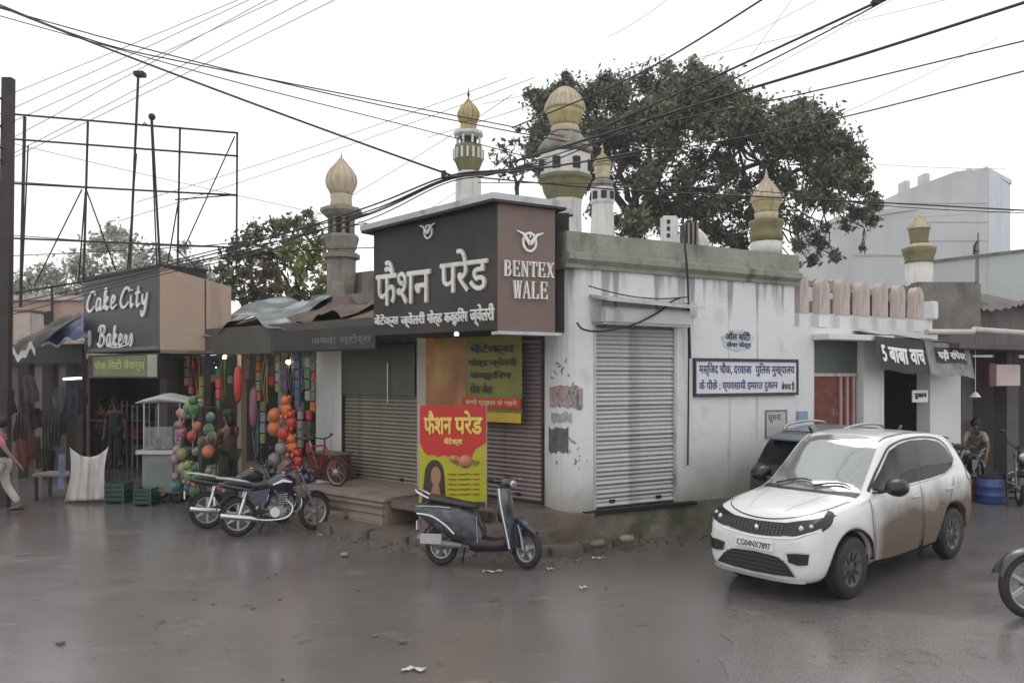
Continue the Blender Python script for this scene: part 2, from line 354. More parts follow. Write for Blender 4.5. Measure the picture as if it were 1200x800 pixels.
def spl(pts, n=5):                                    # Catmull-Rom through 2-D/3-D points
    P=[Vector(p) for p in pts]; out=[]
    for i in range(len(P)-1):
        p0=P[max(i-1,0)];p1=P[i];p2=P[i+1];p3=P[min(i+2,len(P)-1)]
        for k in range(n):
            t=k/n; out.append(.5*((2*p1)+(p2-p0)*t+(2*p0-5*p1+4*p2-p3)*t*t+(3*p1-p0-3*p2+p3)*t**3))
    out.append(P[-1]); return out
# ================================================================== THE SETTING
g=MB(); g.box(-68,88,-7,73,-.3,-.02); g.build('ground',M_dirt,kind='structure')
g=MB(); g.quadgrid(lambda u,v:(-60+120*u,-6+66*v,0),8,8,0,False); g.build('road',M_road,kind='structure')
# lighter worn patch at the lower right, grit
rp=random.Random(4); g=MB(); P_=[(2.2,7.6),(1.9,6.6),(1.5,5.6),(1.2,4.6),(.9,3.6),(1.4,2.6),(6,2.4),(8,4.2),(7.6,6.2),(6.2,7.0),(5.0,6.6),(4.2,6.9),(3.2,7.2)]
P2=[]
for i in range(len(P_)):
    a=Vector(P_[i]);b=Vector(P_[(i+1)%len(P_)])
    for k in range(6): q=a.lerp(b,k/6); P2.append((q.x+rp.uniform(-.09,.09),q.y+rp.uniform(-.07,.07)))
from mathutils.geometry import tessellate_polygon
tt=tessellate_polygon([[Vector((x,y,0)) for x,y in P2]]); g.add([(x,y,.004) for x,y in P2],[tuple(t) for t in tt]); g.build('road_patch',M_road2,kind='structure')
g=MB()
for i in range(300):
    if i<260: k=rp.randrange(6); kl=[(-4.1,12.2),(-2.45,10.6),(-1.3,9.9),(.05,9.28),(.85,9.5),(1.62,10.05),(3.2,10.8)]; a=Vector(kl[k]);b=Vector(kl[k+1]); q=a.lerp(b,rp.random())+Vector((rp.gauss(0,.12),-abs(rp.gauss(0,.22)))); x,y=q
    else: x,y=rp.uniform(-4,7),rp.uniform(3.5,9)
    s_=rp.uniform(.006,.022)*(1.5 if i%9==0 else 1); n0=len(g.v); g.box(-s_,s_,-s_*.8,s_*.8,0,s_*.7); g.xf(Matrix.Translation((x,y,.003))@Matrix.Rotation(rp.uniform(0,3),4,'Z')@Matrix.Rotation(rp.uniform(-.3,.3),4,'X'),n0)
g.build('grit',mat('grit_brown',(.16,.13,.11),.8,var=.5,vs=3),kind='stuff')
# kerbed apron round the corner of the shop
ap=[(-4.1,12.35),(-2.45,10.75),(-1.3,10.05),(.05,9.42),(.45,9.36),(.85,9.62),(1.62,10.22),(1.75,10.5),(.6,10.9),(-3.6,13.9)]
g=MB(); g.prism(ap,-.02,.10); g.build('pavement',M_stoned,kind='structure')
# kerb stones
ks=MB(); k_i=0
kerb_line=[(-4.1,12.35),(-2.45,10.75),(-1.3,10.05),(.05,9.42),(.45,9.36),(.85,9.62),(1.62,10.22)]
segs=[]
for a,b in zip(kerb_line[:-1],kerb_line[1:]):
    a=Vector(a);b=Vector(b);L=(b-a).length;n=max(1,round(L/.55))
    for i in range(n): segs.append((a.lerp(b,i/n),a.lerp(b,(i+1)/n)))
pav=bpy.data.objects['pavement']
for a,b in segs:
    d=(b-a).normalized(); nn=Vector((d.y,-d.x)); L=(b-a).length-.015; h=.115+random.uniform(-.02,.02); m=MB(); m.bbox(0,L,-.11,.03,-.015,h,.012)
    o=m.build('kerb_stone',M_stoned,pav); o.location=(a.x,a.y,0); o.rotation_euler=(random.uniform(-.03,.03),0,atan2(d.y,d.x))

# ------------------------------------------------------------------ corner building (whitewashed, long side on FR, shop side on FL)
sL=FR.s(690); sR=FR.s(931); ZT=4.04
bld=thing('corner_building','low whitewashed corner building with grey green cornice, stained walls and roller shutters on two streets','building',(sL,0,0),FR)
sh0,sh1=FR.s(697),FR.s(792); zsh0=.47; zsh1=2.88
w=MB()
w.box(sL,sh0-.02,0,.3,.0,3.6); w.box(sh1+.02,sR,0,.3,.0,3.6); w.box(sh0-.02,sh1+.02,0,.3,zsh1,3.6); w.box(sh0-.02,sh1+.02,.0,.3,0,zsh0-.03)
w.box(sL+.02,sR-.02,.32,5.5,0,3.95)
w.build('side_wall',M_wall,bld)
# rounded corner pillar joining the two fronts
pc=MB(); poly=[]
c0=Vector(FR.world(sL,0)[:2]); e0=Vector(FL.world(.02,.0)[:2]); 
def toF(fr,p):
    dx,dy=p[0]-fr.O[0],p[1]-fr.O[1]; return (dx*fr.u[0]+dy*fr.u[1],dx*fr.n[0]+dy*fr.n[1])
arc=[]
mid=Vector((.60,9.80))
for i in range(9):
    t=i/8; p=(1-t)**2*e0+2*t*(1-t)*mid+t*t*c0; arc.append(toF(FR,p))
arc=arc+[(sL+.0,.45),toF(FR,FL.world(.02,.6)[:2])]
pc.prism(arc,.40,3.6); pc.build('corner_pillar',M_wall,bld)
# plinth
p=MB(); p.box(sL-.1,sR+.02,-.05,.0,-.02,.44); p.prism([ (a-.03,b-.05) for a,b in arc[:9]]+arc[9:],-.02,.40)
p.build('plinth',M_plinth,bld)
c=MB()
prf=[(0,3.58),(-.05,3.58),(-.05,3.63),(-.13,3.68),(-.13,3.76),(-.06,3.79),(-.06,4.04),(.25,4.04),(.25,3.58)]
sC=sL-.38
vs=[(sC,y,z) for y,z in prf]+[(sR+.03,y,z) for y,z in prf]; n=len(prf)
c.add(vs,[tuple(range(n)),tuple(range(n,2*n))[::-1]]+[(i,(i+1)%n,n+(i+1)%n,n+i) for i in range(n)])
c.build('cornice',M_corn,bld)
# return of the cornice over the shop side, old plaster
c=MB()
q0=toF(FR,FL.world(.1,-.1)[:2])
# right-hand roller shutter
def shutter(fr,s0,s1,z0,z1,matr,label,off=.06,bot=True,pitch=.062,jit=0.0,parent=None,group='roller shutters of the corner building',box=None,frame_m=None,grime=True):
    t=thing('roller_shutter',label,'shutter',(s0,off,z0),fr,group)
    sl=MB(); n=int((z1-z0)/pitch); W_=s1-s0
    prof=[(.004,-.004),(-.024,.004),(-.030,pitch*.30),(-.020,pitch*.65),(-.002,pitch*.86),(.010,pitch)]
    me=MB(); vs=[];k=len(prof)
    for x in (0,W_): vs+=[(x,a,b) for a,b in prof]
    me.add(vs,[(i,i+1,k+i+1,k+i) for i in range(k-1)],0,False); me=me.mesh('slat',matr)
    for i in range(n):
        share('slat',me,t,(0,random.uniform(-jit,jit),i*pitch),(random.uniform(-jit,jit)*.5,random.uniform(-jit,jit)*.25,0))
    fm=frame_m or matr
    g=MB(); g.box(s0-.045,s0-.004,off-.05,off+.03,z0-.02,z1+.02); g.build('guide_rail',fm,t)
    g=MB(); g.box(s1+.004,s1+.045,off-.05,off+.03,z0-.02,z1+.02); g.build('guide_rail',fm,t)
    if bot: g=MB(); g.bbox(s0,s1,off-.035,off+.01,z0-.045,z0+.004,.006); g.build('bottom_bar',M_dark if grime else fm,t)
    for q in (.2,.8):
        g=MB(); x=s0+W_*q; g.box(x-.04,x+.04,off-.045,off-.021,z0+.05,z0+.09); g.build('lock',M_dark,t)
    return t
t=shutter(FR,sh0+.03,sh1-.03,zsh0,zsh1-.02,M_shutW,'pale grey roller shutter in the whitewashed side wall, rust along its foot',.05,jit=.012,pitch=.058)
g=MB(); g.bbox(sh0-.06,sh1+.06,-.28,.02,2.86,3.08,.03); g.build('shutter_box',M_shutW,t)
g=MB(); vs=[(sh0-.10,-.02,3.22),(sh1+.16,-.02,3.17),(sh1+.16,-.42,3.09),(sh0-.10,-.42,3.14)]
g.add([(a,b,z) for a,b,z in vs]+[(a,b,z+.035) for a,b,z in vs],[(0,1,2,3),(4,5,6,7),(0,1,5,4),(1,2,6,5),(2,3,7,6),(3,0,4,7)]); g.build('rain_hood',M_canopy,t)
g=MB(); g.box(sh0-.2,sh1+.30,-.10,.0,zsh0-.07,zsh0-.03); o=g.build('sill_ledge',M_dark,t)

# painted notice on the wall
a0,a1=FR.s(814),FR.s(931); zb,zt=2.2-(461-440)/F*11.2,2.2+(440-423)/F*11.2
zb,zt=FR.z(870,461),FR.z(870,423)
t=thing('wall_notice','long white notice board with black border and blue Devanagari writing on the whitewashed wall','sign',(a0,0,zb),FR)
g=MB(); g.box(a0,a1,-.035,-.003,zb,zt); g.build('board',rgb('notice_white',(.66,.67,.73),.5,var=.05),t)
g=MB(); bt=.035
for q in ((a0-.01,a1+.01,zt-.01,zt+bt),(a0-.01,a1+.01,zb-bt,zb+.01)): g.box(q[0],q[1],-.05,-.002,q[2],q[3])
for q in ((a0-bt,a0-.01),(a1+.01,a1+bt)): g.box(q[0],q[1],-.05,-.002,zb-bt,zt+bt)
g.build('frame',mat('notice_black',(.03,.03,.035),.5),t)
M_ink=mat('ink_blue',(.05,.055,.17),.6,var=.2); M_inkb=mat('ink_black',(.03,.03,.04),.6)
H=zt-zb; Wd=a1-a0
g=MB(); text(g,'मस्िजद चौक, दरवाजा',a0+.05,a0+Wd*.53,zb+H*.52,zb+H*.95,-.040,-.036,bold=.02); g.build('lettering',M_ink,t)
g=MB(); text(g,'पुिलस मुख्यालय',a0+Wd*.57,a1-.04,zb+H*.52,zb+H*.95,-.040,-.036,bold=.02); g.build('lettering',M_ink,t)
g=MB(); text(g,'के पीछे : व्यवसायी इमारत दुकान',a0+.05,a0+Wd*.80,zb+H*.06,zb+H*.44,-.040,-.036,bold=.02); g.build('lettering',M_ink,t)
g=MB(); text(g,'बेचना है',a0+Wd*.84,a1-.04,zb+H*.06,zb+H*.36,-.040,-.036,bold=.03); g.build('lettering',M_inkb,t)

# small painted advert, flat on the plaster
x0,x1=FR.s(846),FR.s(882); z0,z1=FR.z(864,411),FR.z(864,386)
t=thing('wall_advert','faded pale blue scalloped advert painted above the notice board','sign',(x0,0,z0),FR)
g=MB(); poly=[]; cx,cz=(x0+x1)/2,(z0+z1)/2
for i in range(36):
    a=2*pi*i/36; r=1+.07*sin(a*7); poly.append((cx+(x1-x0)/2*cos(a)*r,cz+(z1-z0)/2*sin(a)*r))
g.prism(poly,-.009,-.003,'y'); g.build('patch',rgb('advert_pale',(.50,.55,.62),.7,var=.2,vs=8),t)
g=MB(); text(g,'ऑल सिटी',x0+.06,x1-.06,cz+.0,z1-.03,-.014,-.010,bold=.03); text(g,'सेवा केंद्र',x0+.08,x1-.05,z0+.03,cz-.02,-.014,-.010,bold=.03); g.build('lettering',M_inkb,t)
# faded framed notice and blue label near the cars
x0,x1=FR.s(897),FR.s(921); z0,z1=FR.z(909,512),FR.z(909,481)
t=thing('faded_notice','faded grey outlined notice low on the wall beside the dark car','sign',(x0,0,z0),FR)
g=MB(); g.box(x0,x1,-.008,-.003,z0,z1); g.build('sheet',rgb('faded_sheet',(.50,.50,.50),.8,var=.15,vs=12),t)
g=MB(); 
for z in (z0,z1): g.box(x0-.01,x1+.01,-.013,-.004,z-.012,z+.012)
for x in (x0,x1): g.box(x-.012,x+.012,-.013,-.004,z0+.0125,z1-.0125)
text(g,'सूचना',x0+.05,x1-.12,z1-.18,z1-.06,-.0125,-.009,bold=.01); g.build('border',rgb('grey_ink',(.16,.16,.17),.7),t)
# torn posters on the corner pillar, each a thin sheet on the plaster
for k,(pa,pb,qa,qb,lb) in enumerate([(644,678,452,476,'torn pinkish poster on the corner pillar beside the shutters'),(643,666,501,530,'torn dark grey poster lower on the corner pillar'),(664,683,455,478,'small black and white printed bill on the corner pillar'),(646,670,484,494,'narrow torn paper strip halfway up the corner pillar')]):
    s0_,s1_=FR.s(pa,-.0),FR.s(pb,-.0); Yp=9.98
    p0=W(pa,qb,9.90 if k<2 else 9.88); p1=W(pb,qb,9.86)
    def onp(px,py):   # point on the curved pillar front
        best=None
        a=(px-600)/F
        for i in range(8):
            A=Vector(FR.world(*arc[i])[:2]);B=Vector(FR.world(*arc[i+1])[:2]); d=B-A
            den=d.x-a*d.y
            if abs(den)<1e-9: continue
            tt=(a*A.y-A.x)/den
            if -0.01<=tt<=1.01: q=A+d*tt; best=q
        if best is None:
            s_=FR.s(px); best=Vector(FR.world(s_,0)[:2])
        return Vector((best.x,best.y-.006,HC+(HZ-py)/F*best.y))
    m=MB(); N_=8; rr=random.Random(k)
    j=[rr.uniform(-2.5,2.5) for _ in range(2*N_+2)]
    vs=[]
    for i in range(N_+1):
        px=pa+(pb-pa)*i/N_; vs+=[onp(px,qa+j[i]),onp(px,qb+j[N_+1+i])]
    m.add(vs,[(2*i,2*i+1,2*i+3,2*i+2) for i in range(N_)])
    m.add([v+Vector((-.0015,-.003,0)) for v in vs],[(2*i,2*i+2,2*i+3,2*i+1) for i in range(N_)])
    colm=[mat('poster_pink',(.42,.30,.30),.8,var=.3,vs=9,stain=(.12,.10,.12),sfac=.6,sscale=(12,12,12),sth=.52),mat('poster_dark',(.13,.125,.13),.8,var=.4,vs=9),M_paper,mat('poster_strip',(.40,.39,.39),.8,var=.3,vs=9)][k]
    m.build('torn_poster',colm,label=lb,cat='poster',group='torn posters on the corner pillar')

# pen scribbles, dabs of paste and chipped dirt on the pillar
rr=random.Random(12); m=MB()
for k in range(34):
    cx_,cy_=rr.choice([(655,445),(668,468),(660,497),(655,520),(672,524),(650,537),(676,540),(660,425),(676,455),(650,470)]); cx_+=rr.gauss(0,7); cy_+=rr.gauss(0,6)
    if not 642<cx_<688: continue
    a=rr.uniform(0,6.28); l=rr.uniform(.8,3); w_=rr.uniform(.35,.9); dx,dy=cos(a)*l,sin(a)*l; nx,ny=-sin(a)*w_,cos(a)*w_
    q=[onp(cx_-dx+nx,cy_-dy+ny),onp(cx_+dx+nx,cy_+dy+ny),onp(cx_+dx-nx,cy_+dy-ny),onp(cx_-dx-nx,cy_-dy-ny)]
    m.add([v+Vector((-.001,-.004-.00005*k,0)) for v in q],[(0,1,2,3)])
m.add([onp(x_,y_)+Vector((0,-.004,0)) for x_,y_ in [(644,539),(688,539),(688,541),(644,541)]],[(0,1,2,3)])
o=m.build('scribbles',mat('scribble_dark',(.16,.15,.15),.8),kind='stuff',label='dark scribbles and dabs covering the corner pillar',cat='graffiti')
# cable and conduit on the wall
def cable(name,pts,r,label,matr=M_cable,group=None,n=6,cat='cable'):
    m=MB(); m.tube(spl([tuple(p) for p in pts],6),r,n); return m.build(name,matr,label=label,cat=cat,group=group)
def onR(px,py,off=-.05): s=FR.s(px,off); z=FR.z(px,py,off); return Vector(FR.world(s,off,z))
cable('wall_cable',[onR(676,378),onR(684,386,-.12),onR(705,388,-.32),onR(740,381,-.36),onR(770,367,-.32),onR(786,354,-.2),onR(797,349)],.014,'slack black cable looping across the top of the pale roller shutter')
cable('wall_cable',[onR(690,335),onR(715,342,-.3),onR(745,348,-.3),onR(775,350,-.3),onR(806,348)],.009,'thin cable strung above the rain hood of the pale shutter')
cable('downpipe',[onR(806,362,-.06),onR(807,420,-.06),onR(806,545,-.05)],.013,'thin dark conduit running down the whitewashed wall between shutter and notice',M_dark,cat='pipe')
cable('bundled_cable',[onR(800,255,-.12),onR(803,290,-.2),onR(806,330,-.14),onR(809,420,-.1)],.015,'frayed black cable bundle hanging down from the cornice beside the conduit')
m=MB(); m.bbox(*(lambda s:(s-.09,s+.09))(FR.s(806)),-.1,-.0,FR.z(806,372),FR.z(806,355),.01); m.build('junction_box',M_canopy,frame=FR,base=(FR.s(806),-.05,FR.z(806,372)),label='small grey junction box on the conduit beside the pale shutter',cat='electrical box')

# ------------------------------------------------------------------ shop side of the corner building (FL)
s402,s490,s497,s515,s635=FL.s(402),FL.s(489),FL.s(497),FL.s(515),FL.s(635)
s372=FL.s(371)
w=MB(); w.box(s372-.02,s402-.05,0,.35,0,3.3); w.build('shop_pillar',M_wall2,None,FL,(s372,0,0),label='white plastered shop pillar between the toy shop and the olive shutter',cat='pillar')
shp=thing('corner_shop','recessed front wall of the corner shop behind its roller shutters','shop',(s402,0,0),FL)
w=MB(); w.box(s490+.01,s497+.12,-.02,.35,.35,2.9); w.build('middle_pier',mat('pier_cream',(.42,.39,.33),.8,var=.1),shp)
w=MB(); w.box(s402-.05,.0,.10,.4,2.72,3.6); w.box(s402-.05,.0,.45,4,0,3.9); w.build('lintel_wall',M_conc,shp)
shutter(FL,s402,s490-.03,.47,2.72,M_shutL,'olive brown roller shutter left of the standing banner',.06,frame_m=M_dark)
shutter(FL,s497+.17,-.05,.47,2.72,M_shutM,'mauve grey roller shutter behind the hanging yellow banner',.06,frame_m=M_dark)
g=MB(); zp_=FL.z(445,463,.0); g.box(s402+.01,s490-.04,-.02,.0,zp_,2.70); g.build('upper_panel',mat('panel_darkolive',(.075,.075,.06),.55,var=.15),None,FL,(s402,0,zp_),label='smooth dark olive board covering the upper half of the olive shutter',cat='panel')
# dark upper panel on olive shutter with hanging rod
x=FL.s(457); g=MB(); g.tube([(x,-.05,FL.z(457,472)),(x,-.05,FL.z(457,425))],.012); g.build('shutter_rod',M_alloy,None,FL,(x,-.03,FL.z(457,472)),label='thin steel rod hanging down the olive roller shutter',cat='rod')

# sign box: charcoal face along FL, brown face along FR
SX=Vector((-.176,9.30))
fs=Fr((SX.x,SX.y),(.78,-.62)); fb=Fr((SX.x,SX.y),(.877,.48))
ZB,ZTp=2.76,4.32
l0=fs.s(438); r1=fb.s(649)
sg=thing('shop_sign','large charcoal and brown corner sign box with steel Devanagari letters under a tin canopy','sign',(l0,0,ZB),fs)
def fb2fs(x,y): p=fb.world(x,y)[:2]; return toF(fs,p)
p00=(l0,0);p01=(0,0);p02=fb2fs(r1,0);p03=fb2fs(r1,.35);p04=(l0,1.25)
# charcoal body
g=MB(); g.prism([(l0,0),(-.0,.0),fb2fs(.0,.012),fb2fs(r1,.012),fb2fs(r1,.4),(.3,1.1),(l0,1.1)],ZB,ZTp); g.build('box',M_signd,sg)
g=MB(); q=[fb2fs(-.0,-.012),fb2fs(r1+.01,-.012),fb2fs(r1+.01,.0),fb2fs(0,.0)]; g.prism(q,ZB-.02,ZTp); g.build('side_face',M_signb,sg)
g=MB(); q=[fb2fs(-.03,-.09),fb2fs(r1+.06,-.09),fb2fs(r1+.06,.10),fb2fs(-.03,.10)]; g.prism(q,ZB-.06,ZB-.021); g.build('bottom_ledge',M_canopy,sg)
# canopy, leaning down to the left
can=[(l0-.14,-.13),(.05,-.15),fb2fs(r1+.13,-.10),fb2fs(r1+.13,.5),(.3,1.2),(l0-.14,1.2)]
g=MB(); n=len(can); dz=lambda x:(-.10*(x/l0) if x<0 else 0)
vs=[(x,y,ZTp+.0+dz(x)) for x,y in can]+[(x,y,ZTp+.075+dz(x)) for x,y in can]
g.add(vs,[tuple(range(n))[::-1],tuple(range(n,2*n))]+[(i,(i+1)%n,n+(i+1)%n,n+i) for i in range(n)]); g.build('canopy',M_canopy,sg)
g=MB(); vs=[(x*.995,y*(.93 if y<0 else 1),ZTp-.03+dz(x)) for x,y in can]+[(x*.995,y*(.93 if y<0 else 1),ZTp-.003+dz(x)) for x,y in can]
g.add(vs,[tuple(range(n))[::-1],tuple(range(n,2*n))]+[(i,(i+1)%n,n+(i+1)%n,n+i) for i in range(n)]); g.build('soffit',M_signd,sg)
# main lettering
Wl=-l0
def LX(px): return fs.s(px)
def LZ(px,py): return fs.z(px,py)
def word(txt,px0,px1,py0,py1,frame,par,m=M_letter,dep=.05,bold=.03,name='lettering',mirror=None,shear=0,sink=0):
    xa,xb=frame.s(px0),frame.s(px1); pm=(px0+px1)/2
    za,zb_=frame.z(pm,py1),frame.z(pm,py0)
    mb=MB(); text(mb,txt,xa,xb,za,zb_,-dep-sink,-.001-sink,bold=bold,shear=shear)
    return mb,name,m,par
def put(t4,tr=None):
    mb,name,m,par=t4
    if tr: mb.v=[tr(v) for v in mb.v]
    return mb.build(name,m,par)
put(word('फैशन',442,506,303,357,fs,sg,M_letter,.035,.014)); put(word('परेड',517,573,291,343,fs,sg,M_letter,.035,.014))
ws=[('बेंटेक्स',440,468,368,384),('ज्वेलरी',471,499,366,384),('गोल्ड',502,519,363,383),('कव्हिरंग',522,549,361,382),('ज्वेलरी',552,580,356,382)]
for a in ws: put(word(*a,fs,sg,M_lettw,.03,.015))
def logo(frame,px,py,r,par,tr=None,m=M_letter):
    x=frame.s(px); z=frame.z(px,py); mb=MB()
    mb.ribbon([(x+r*.72*cos(2*pi*i/24),z-.1*r+r*.9*sin(2*pi*i/24)) for i in range(25)],r*.22,-.03,-.001)
    for s_ in (-1,1):
        mb.ribbon([(x,z-.35*r),(x+s_*.38*r,z+.15*r),(x+s_*.75*r,z+.62*r),(x+s_*1.5*r,z+.9*r)],[r*.42,r*.34,r*.28,r*.08],-.045,-.031)
    mb.ribbon([(x,z+.75*r),(x,z+.3*r)],[r*.1,r*.16],-.045,-.031)
    if tr: mb.v=[tr(v) for v in mb.v]
    mb.build('emblem',m,par)
logo(fs,503,271,.095,sg)
tb=lambda v:(lambda q:(q[0],q[1],v[2]))(fb2fs(v[0],v[1]-.014))
logo(fb,619,283,.125,sg,tb,M_lettw)
# serif capitals
def arcp(cx,cz,rx,rz,a0,a1,n=8): return [(cx+rx*cos(radians(a0+(a1-a0)*i/n)),cz+rz*sin(radians(a0+(a1-a0)*i/n))) for i in range(n+1)]
T_,t_=.17,.08
GL={'B':[([(.2,0),(.2,1)],T_),([(.05,.96),(.45,.96)],t_)]+[([(.05,.04),(.45,.04)],t_)]+[([(.2,.52),(.45,.52)],t_),(arcp(.45,.74,.28,.22,90,-90),T_*.8),(arcp(.45,.28,.35,.24,90,-90),T_*.85)],
 'E':[([(.2,0),(.2,1)],T_),([(.05,.96),(.85,.96)],t_),([(.05,.04),(.9,.04)],t_),([(.2,.52),(.65,.52)],t_),([(.84,1),(.84,.74)],t_),([(.89,0),(.89,.28)],t_),([(.65,.64),(.65,.4)],t_)],
 'N':[([(.18,0),(.18,1)],t_*1.1),([(.82,0),(.82,1)],t_*1.1),([(.16,.98),(.82,.02)],T_),([(.0,.97),(.3,.97)],t_),([(.02,.03),(.36,.03)],t_),([(.64,.97),(1,.97)],t_)],
 'T':[([(.5,0),(.5,1)],T_),([(.05,.95),(.95,.95)],t_*1.2),([(.28,.03),(.72,.03)],t_),([(.07,1),(.07,.72)],t_),([(.93,1),(.93,.72)],t_)],
 'X':[([(.15,1),(.85,0)],T_),([(.82,1),(.16,0)],t_),([(0,.97),(.35,.97)],t_),([(.65,.97),(1,.97)],t_),([(0,.03),(.33,.03)],t_),([(.65,.03),(1,.03)],t_)],
 'W':[([(.08,1),(.3,0)],T_),([(.3,0),(.5,.95)],t_),([(.5,1),(.72,0)],T_),([(.72,0),(.93,1)],t_),([(-.06,.97),(.25,.97)],t_),([(.36,.97),(.62,.97)],t_),([(.78,.97),(1.06,.97)],t_)],
 'A':[([(.5,1),(.88,0)],T_),([(.5,1),(.14,0)],t_),([(.25,.36),(.72,.36)],t_),([(0,.03),(.3,.03)],t_),([(.68,.03),(1.02,.03)],t_)],
 'L':[([(.22,0),(.22,1)],T_),([(.05,.97),(.42,.97)],t_),([(.05,.04),(.88,.04)],t_),([(.87,0),(.87,.3)],t_)]}
def caps(txt,px0,px1,py0a,py0b,py1a,py1b,frame,par,tr,m,fill=.86):
    n=len(txt)
    for i,ch in enumerate(txt):
        a=px0+(px1-px0)*i/n; b=px0+(px1-px0)*(i+fill)/n; x0,x1=frame.s(a),frame.s(b); u=(i+.45)/n
        z1=frame.z((a+b)/2,py0a+(py0b-py0a)*u); z0=frame.z((a+b)/2,py1a+(py1b-py1a)*u)
        mb=MB()
        for k,(pts,w_) in enumerate(GL[ch]):
            mb.ribbon([(x0+p[0]*(x1-x0),z0+p[1]*(z1-z0)) for p in pts],w_*(x1-x0)*1.1,-.045-.0007*k,-.002)
        if tr: mb.v=[tr(v) for v in mb.v]
        mb.build('letter',m,par)
caps('BENTEX',589,648,305,309,324,326,fb,sg,tb,M_lettw)
caps('WALE',600,641,329,331,350,351,fb,sg,tb,M_lettw)
# round downlight under the sign
m=MB(); x=fs.s(535); m.lathe([(.0,-.02),(.028,-.02),(.032,0),(.02,.03)],12,(x,-.0,ZB-.035)); m.build('downlight',mat('lit_lamp',(.8,.8,.8),.4,emit=(1,.97,.9),es=1.5),None,fs,(x,0,ZB-.05),label='small round lamp under the charcoal sign box',cat='lamp')

# banners
def banner_mats(): pass
M_yel=mat('banner_yellow',(.60,.42,.03),.45,var=.12,vs=3); M_red=mat('banner_red',(.52,.028,.022),.45,var=.1,vs=3); M_lime=mat('banner_lime',(.46,.43,.02),.45,var=.12,vs=3)
M_org=mat('banner_orange',(.34,.12,.04),.45,var=.35,vs=2.5,stain=(.40,.30,.05),sfac=.8,sscale=(1.2,1.2,1.0),sth=.48); M_ygr=mat('banner_olive',(.20,.19,.03),.5,var=.2,vs=3)
off=-.12
x0,x1=FL.s(499,off),FL.s(612,off); zt_,zb_=2.78,FL.z(580,494,off)
t=thing('hanging_banner','wide dim yellow and orange shop banner hung in front of the mauve shutter','banner',(x0,off,zb_),FL)
xm=FL.s(546,off)
g=MB(); g.quadgrid(lambda u,v:(x0+(xm-x0)*u,off+.012*sin(u*9)*(1-v)+.0,zb_-.35*0+(zt_-zb_)*v),8,4); g.build('left_panel',M_org,t)
g=MB(); g.quadgrid(lambda u,v:(xm+.01+(x1-xm-.01)*u,off-.01+.015*sin(u*7+1)*(1-v),zb_+(zt_-zb_)*v),8,4); g.build('right_panel',M_ygr,t)
zr0,zr1=FL.z(580,478,off),FL.z(580,466,off)
g=MB(); g.box(xm-.05,x1,off-.040,off-.028,zr0,zr1); g.build('red_band',M_red,t)
g=MB(); g.box(xm+.01,x1,off-.036,off-.027,zb_,zr0-.06); g.build('yellow_band',M_yel,t)
for i,(tx,a,b,c,d) in enumerate([('बेंटेक्स',552,604,402,416),('गोल्ड ज्वेलरी',550,606,419,431),('कव्हिरंग',552,600,434,446),('सेल सेल',552,578,449,461)]):
    g=MB(); text(g,tx,FL.s(a,off),FL.s(b,off),FL.z(580,d,off),FL.z(580,c,off),off-.034,off-.03,bold=.02); g.build('lettering',M_inkb,t)
g=MB(); text(g,'सभी प्रकार के गहने',FL.s(548,off),FL.s(608,off),zr0+.02,zr1-.02,off-.046,off-.042,bold=.03); g.build('lettering',rgb('print_yellow',(.6,.5,.2)),t)
# standing banner
fbn=Fr(G(492,588,.50),(G(571,588,.50)[0]-G(492,588,.50)[0],.0+.04))
x1=fbn.s(570); zt_=fbn.z(530,475); zb_=.50
t=thing('standing_banner','bright red and lime standing banner with yellow Devanagari title behind the scooter','banner',(0,0,zb_),fbn)
H=zt_-zb_
g=MB(); g.box(0,x1,-.012,.01,zb_,zt_); g.build('sheet',M_lime,t)
g=MB(); wob=[(0,.40),(.06,.36),(.12,.30),(.2,.31),(.28,.27),(.36,.30),(.46,.27),(.55,.30),(.63,.22),(.70,.20),(.78,.27),(.84,.40),(.93,.46),(1,.52)]
sp=[(x1*(a),zt_-H*(1-b)) for a,b in wob]
g.prism([(0,zt_),(0,zb_+H*.62)]+[(x1*a,zb_+H*(.30+b*.62)) for a,b in wob[1:]]+[(x1,zt_)],-.017,-.0125,'y'); g.build('red_field',M_red,t)
g=MB(); text(g,'फैशन',x1*.06,x1*.48,zt_-H*.30,zt_-H*.05,-.027,-.022,bold=.03); text(g,'परेड',x1*.52,x1*.94,zt_-H*.30,zt_-H*.05,-.027,-.022,bold=.03); g.build('title',rgb('print_lemon',(.75,.62,.12)),t)
g=MB(); text(g,'बेंटेक्स',x1*.36,x1*.64,zt_-H*.42,zt_-H*.33,-.022,-.018,bold=.04); g.build('subtitle',rgb('print_lemon',(.75,.62,.12)),t)
g=MB(); text(g,'ज्वेलरी शोरूम',x1*.5,x1*.9,zt_-H*.63,zt_-H*.56,-.022,-.0135,bold=.02)
g.build('subtitle',rgb('print_brown',(.25,.12,.02)),t)
for i in range(5): g=MB(); text(g,'गोल्ड कव्हिरंग गहने',x1*.42,x1*.9,zb_+H*(.27-.052*i),zb_+H*(.30-.052*i),-.018,-.0135,bold=.02); g.build('print_line',rgb('print_brown',(.25,.12,.02)),t)
g=MB(); g.lathe([(0,-.004),(x1*.10,-.004),(x1*.10,0),(0,0)],20,(x1*.68,-.019,zb_+H*.42),ax='y'); g.lathe([(0,-.004),(x1*.055,-.004),(x1*.055,0),(0,0)],20,(x1*.5,-.019,zb_+H*.45),ax='y'); g.build('jewel_print',rgb('print_pinkish',(.55,.22,.14)),t)
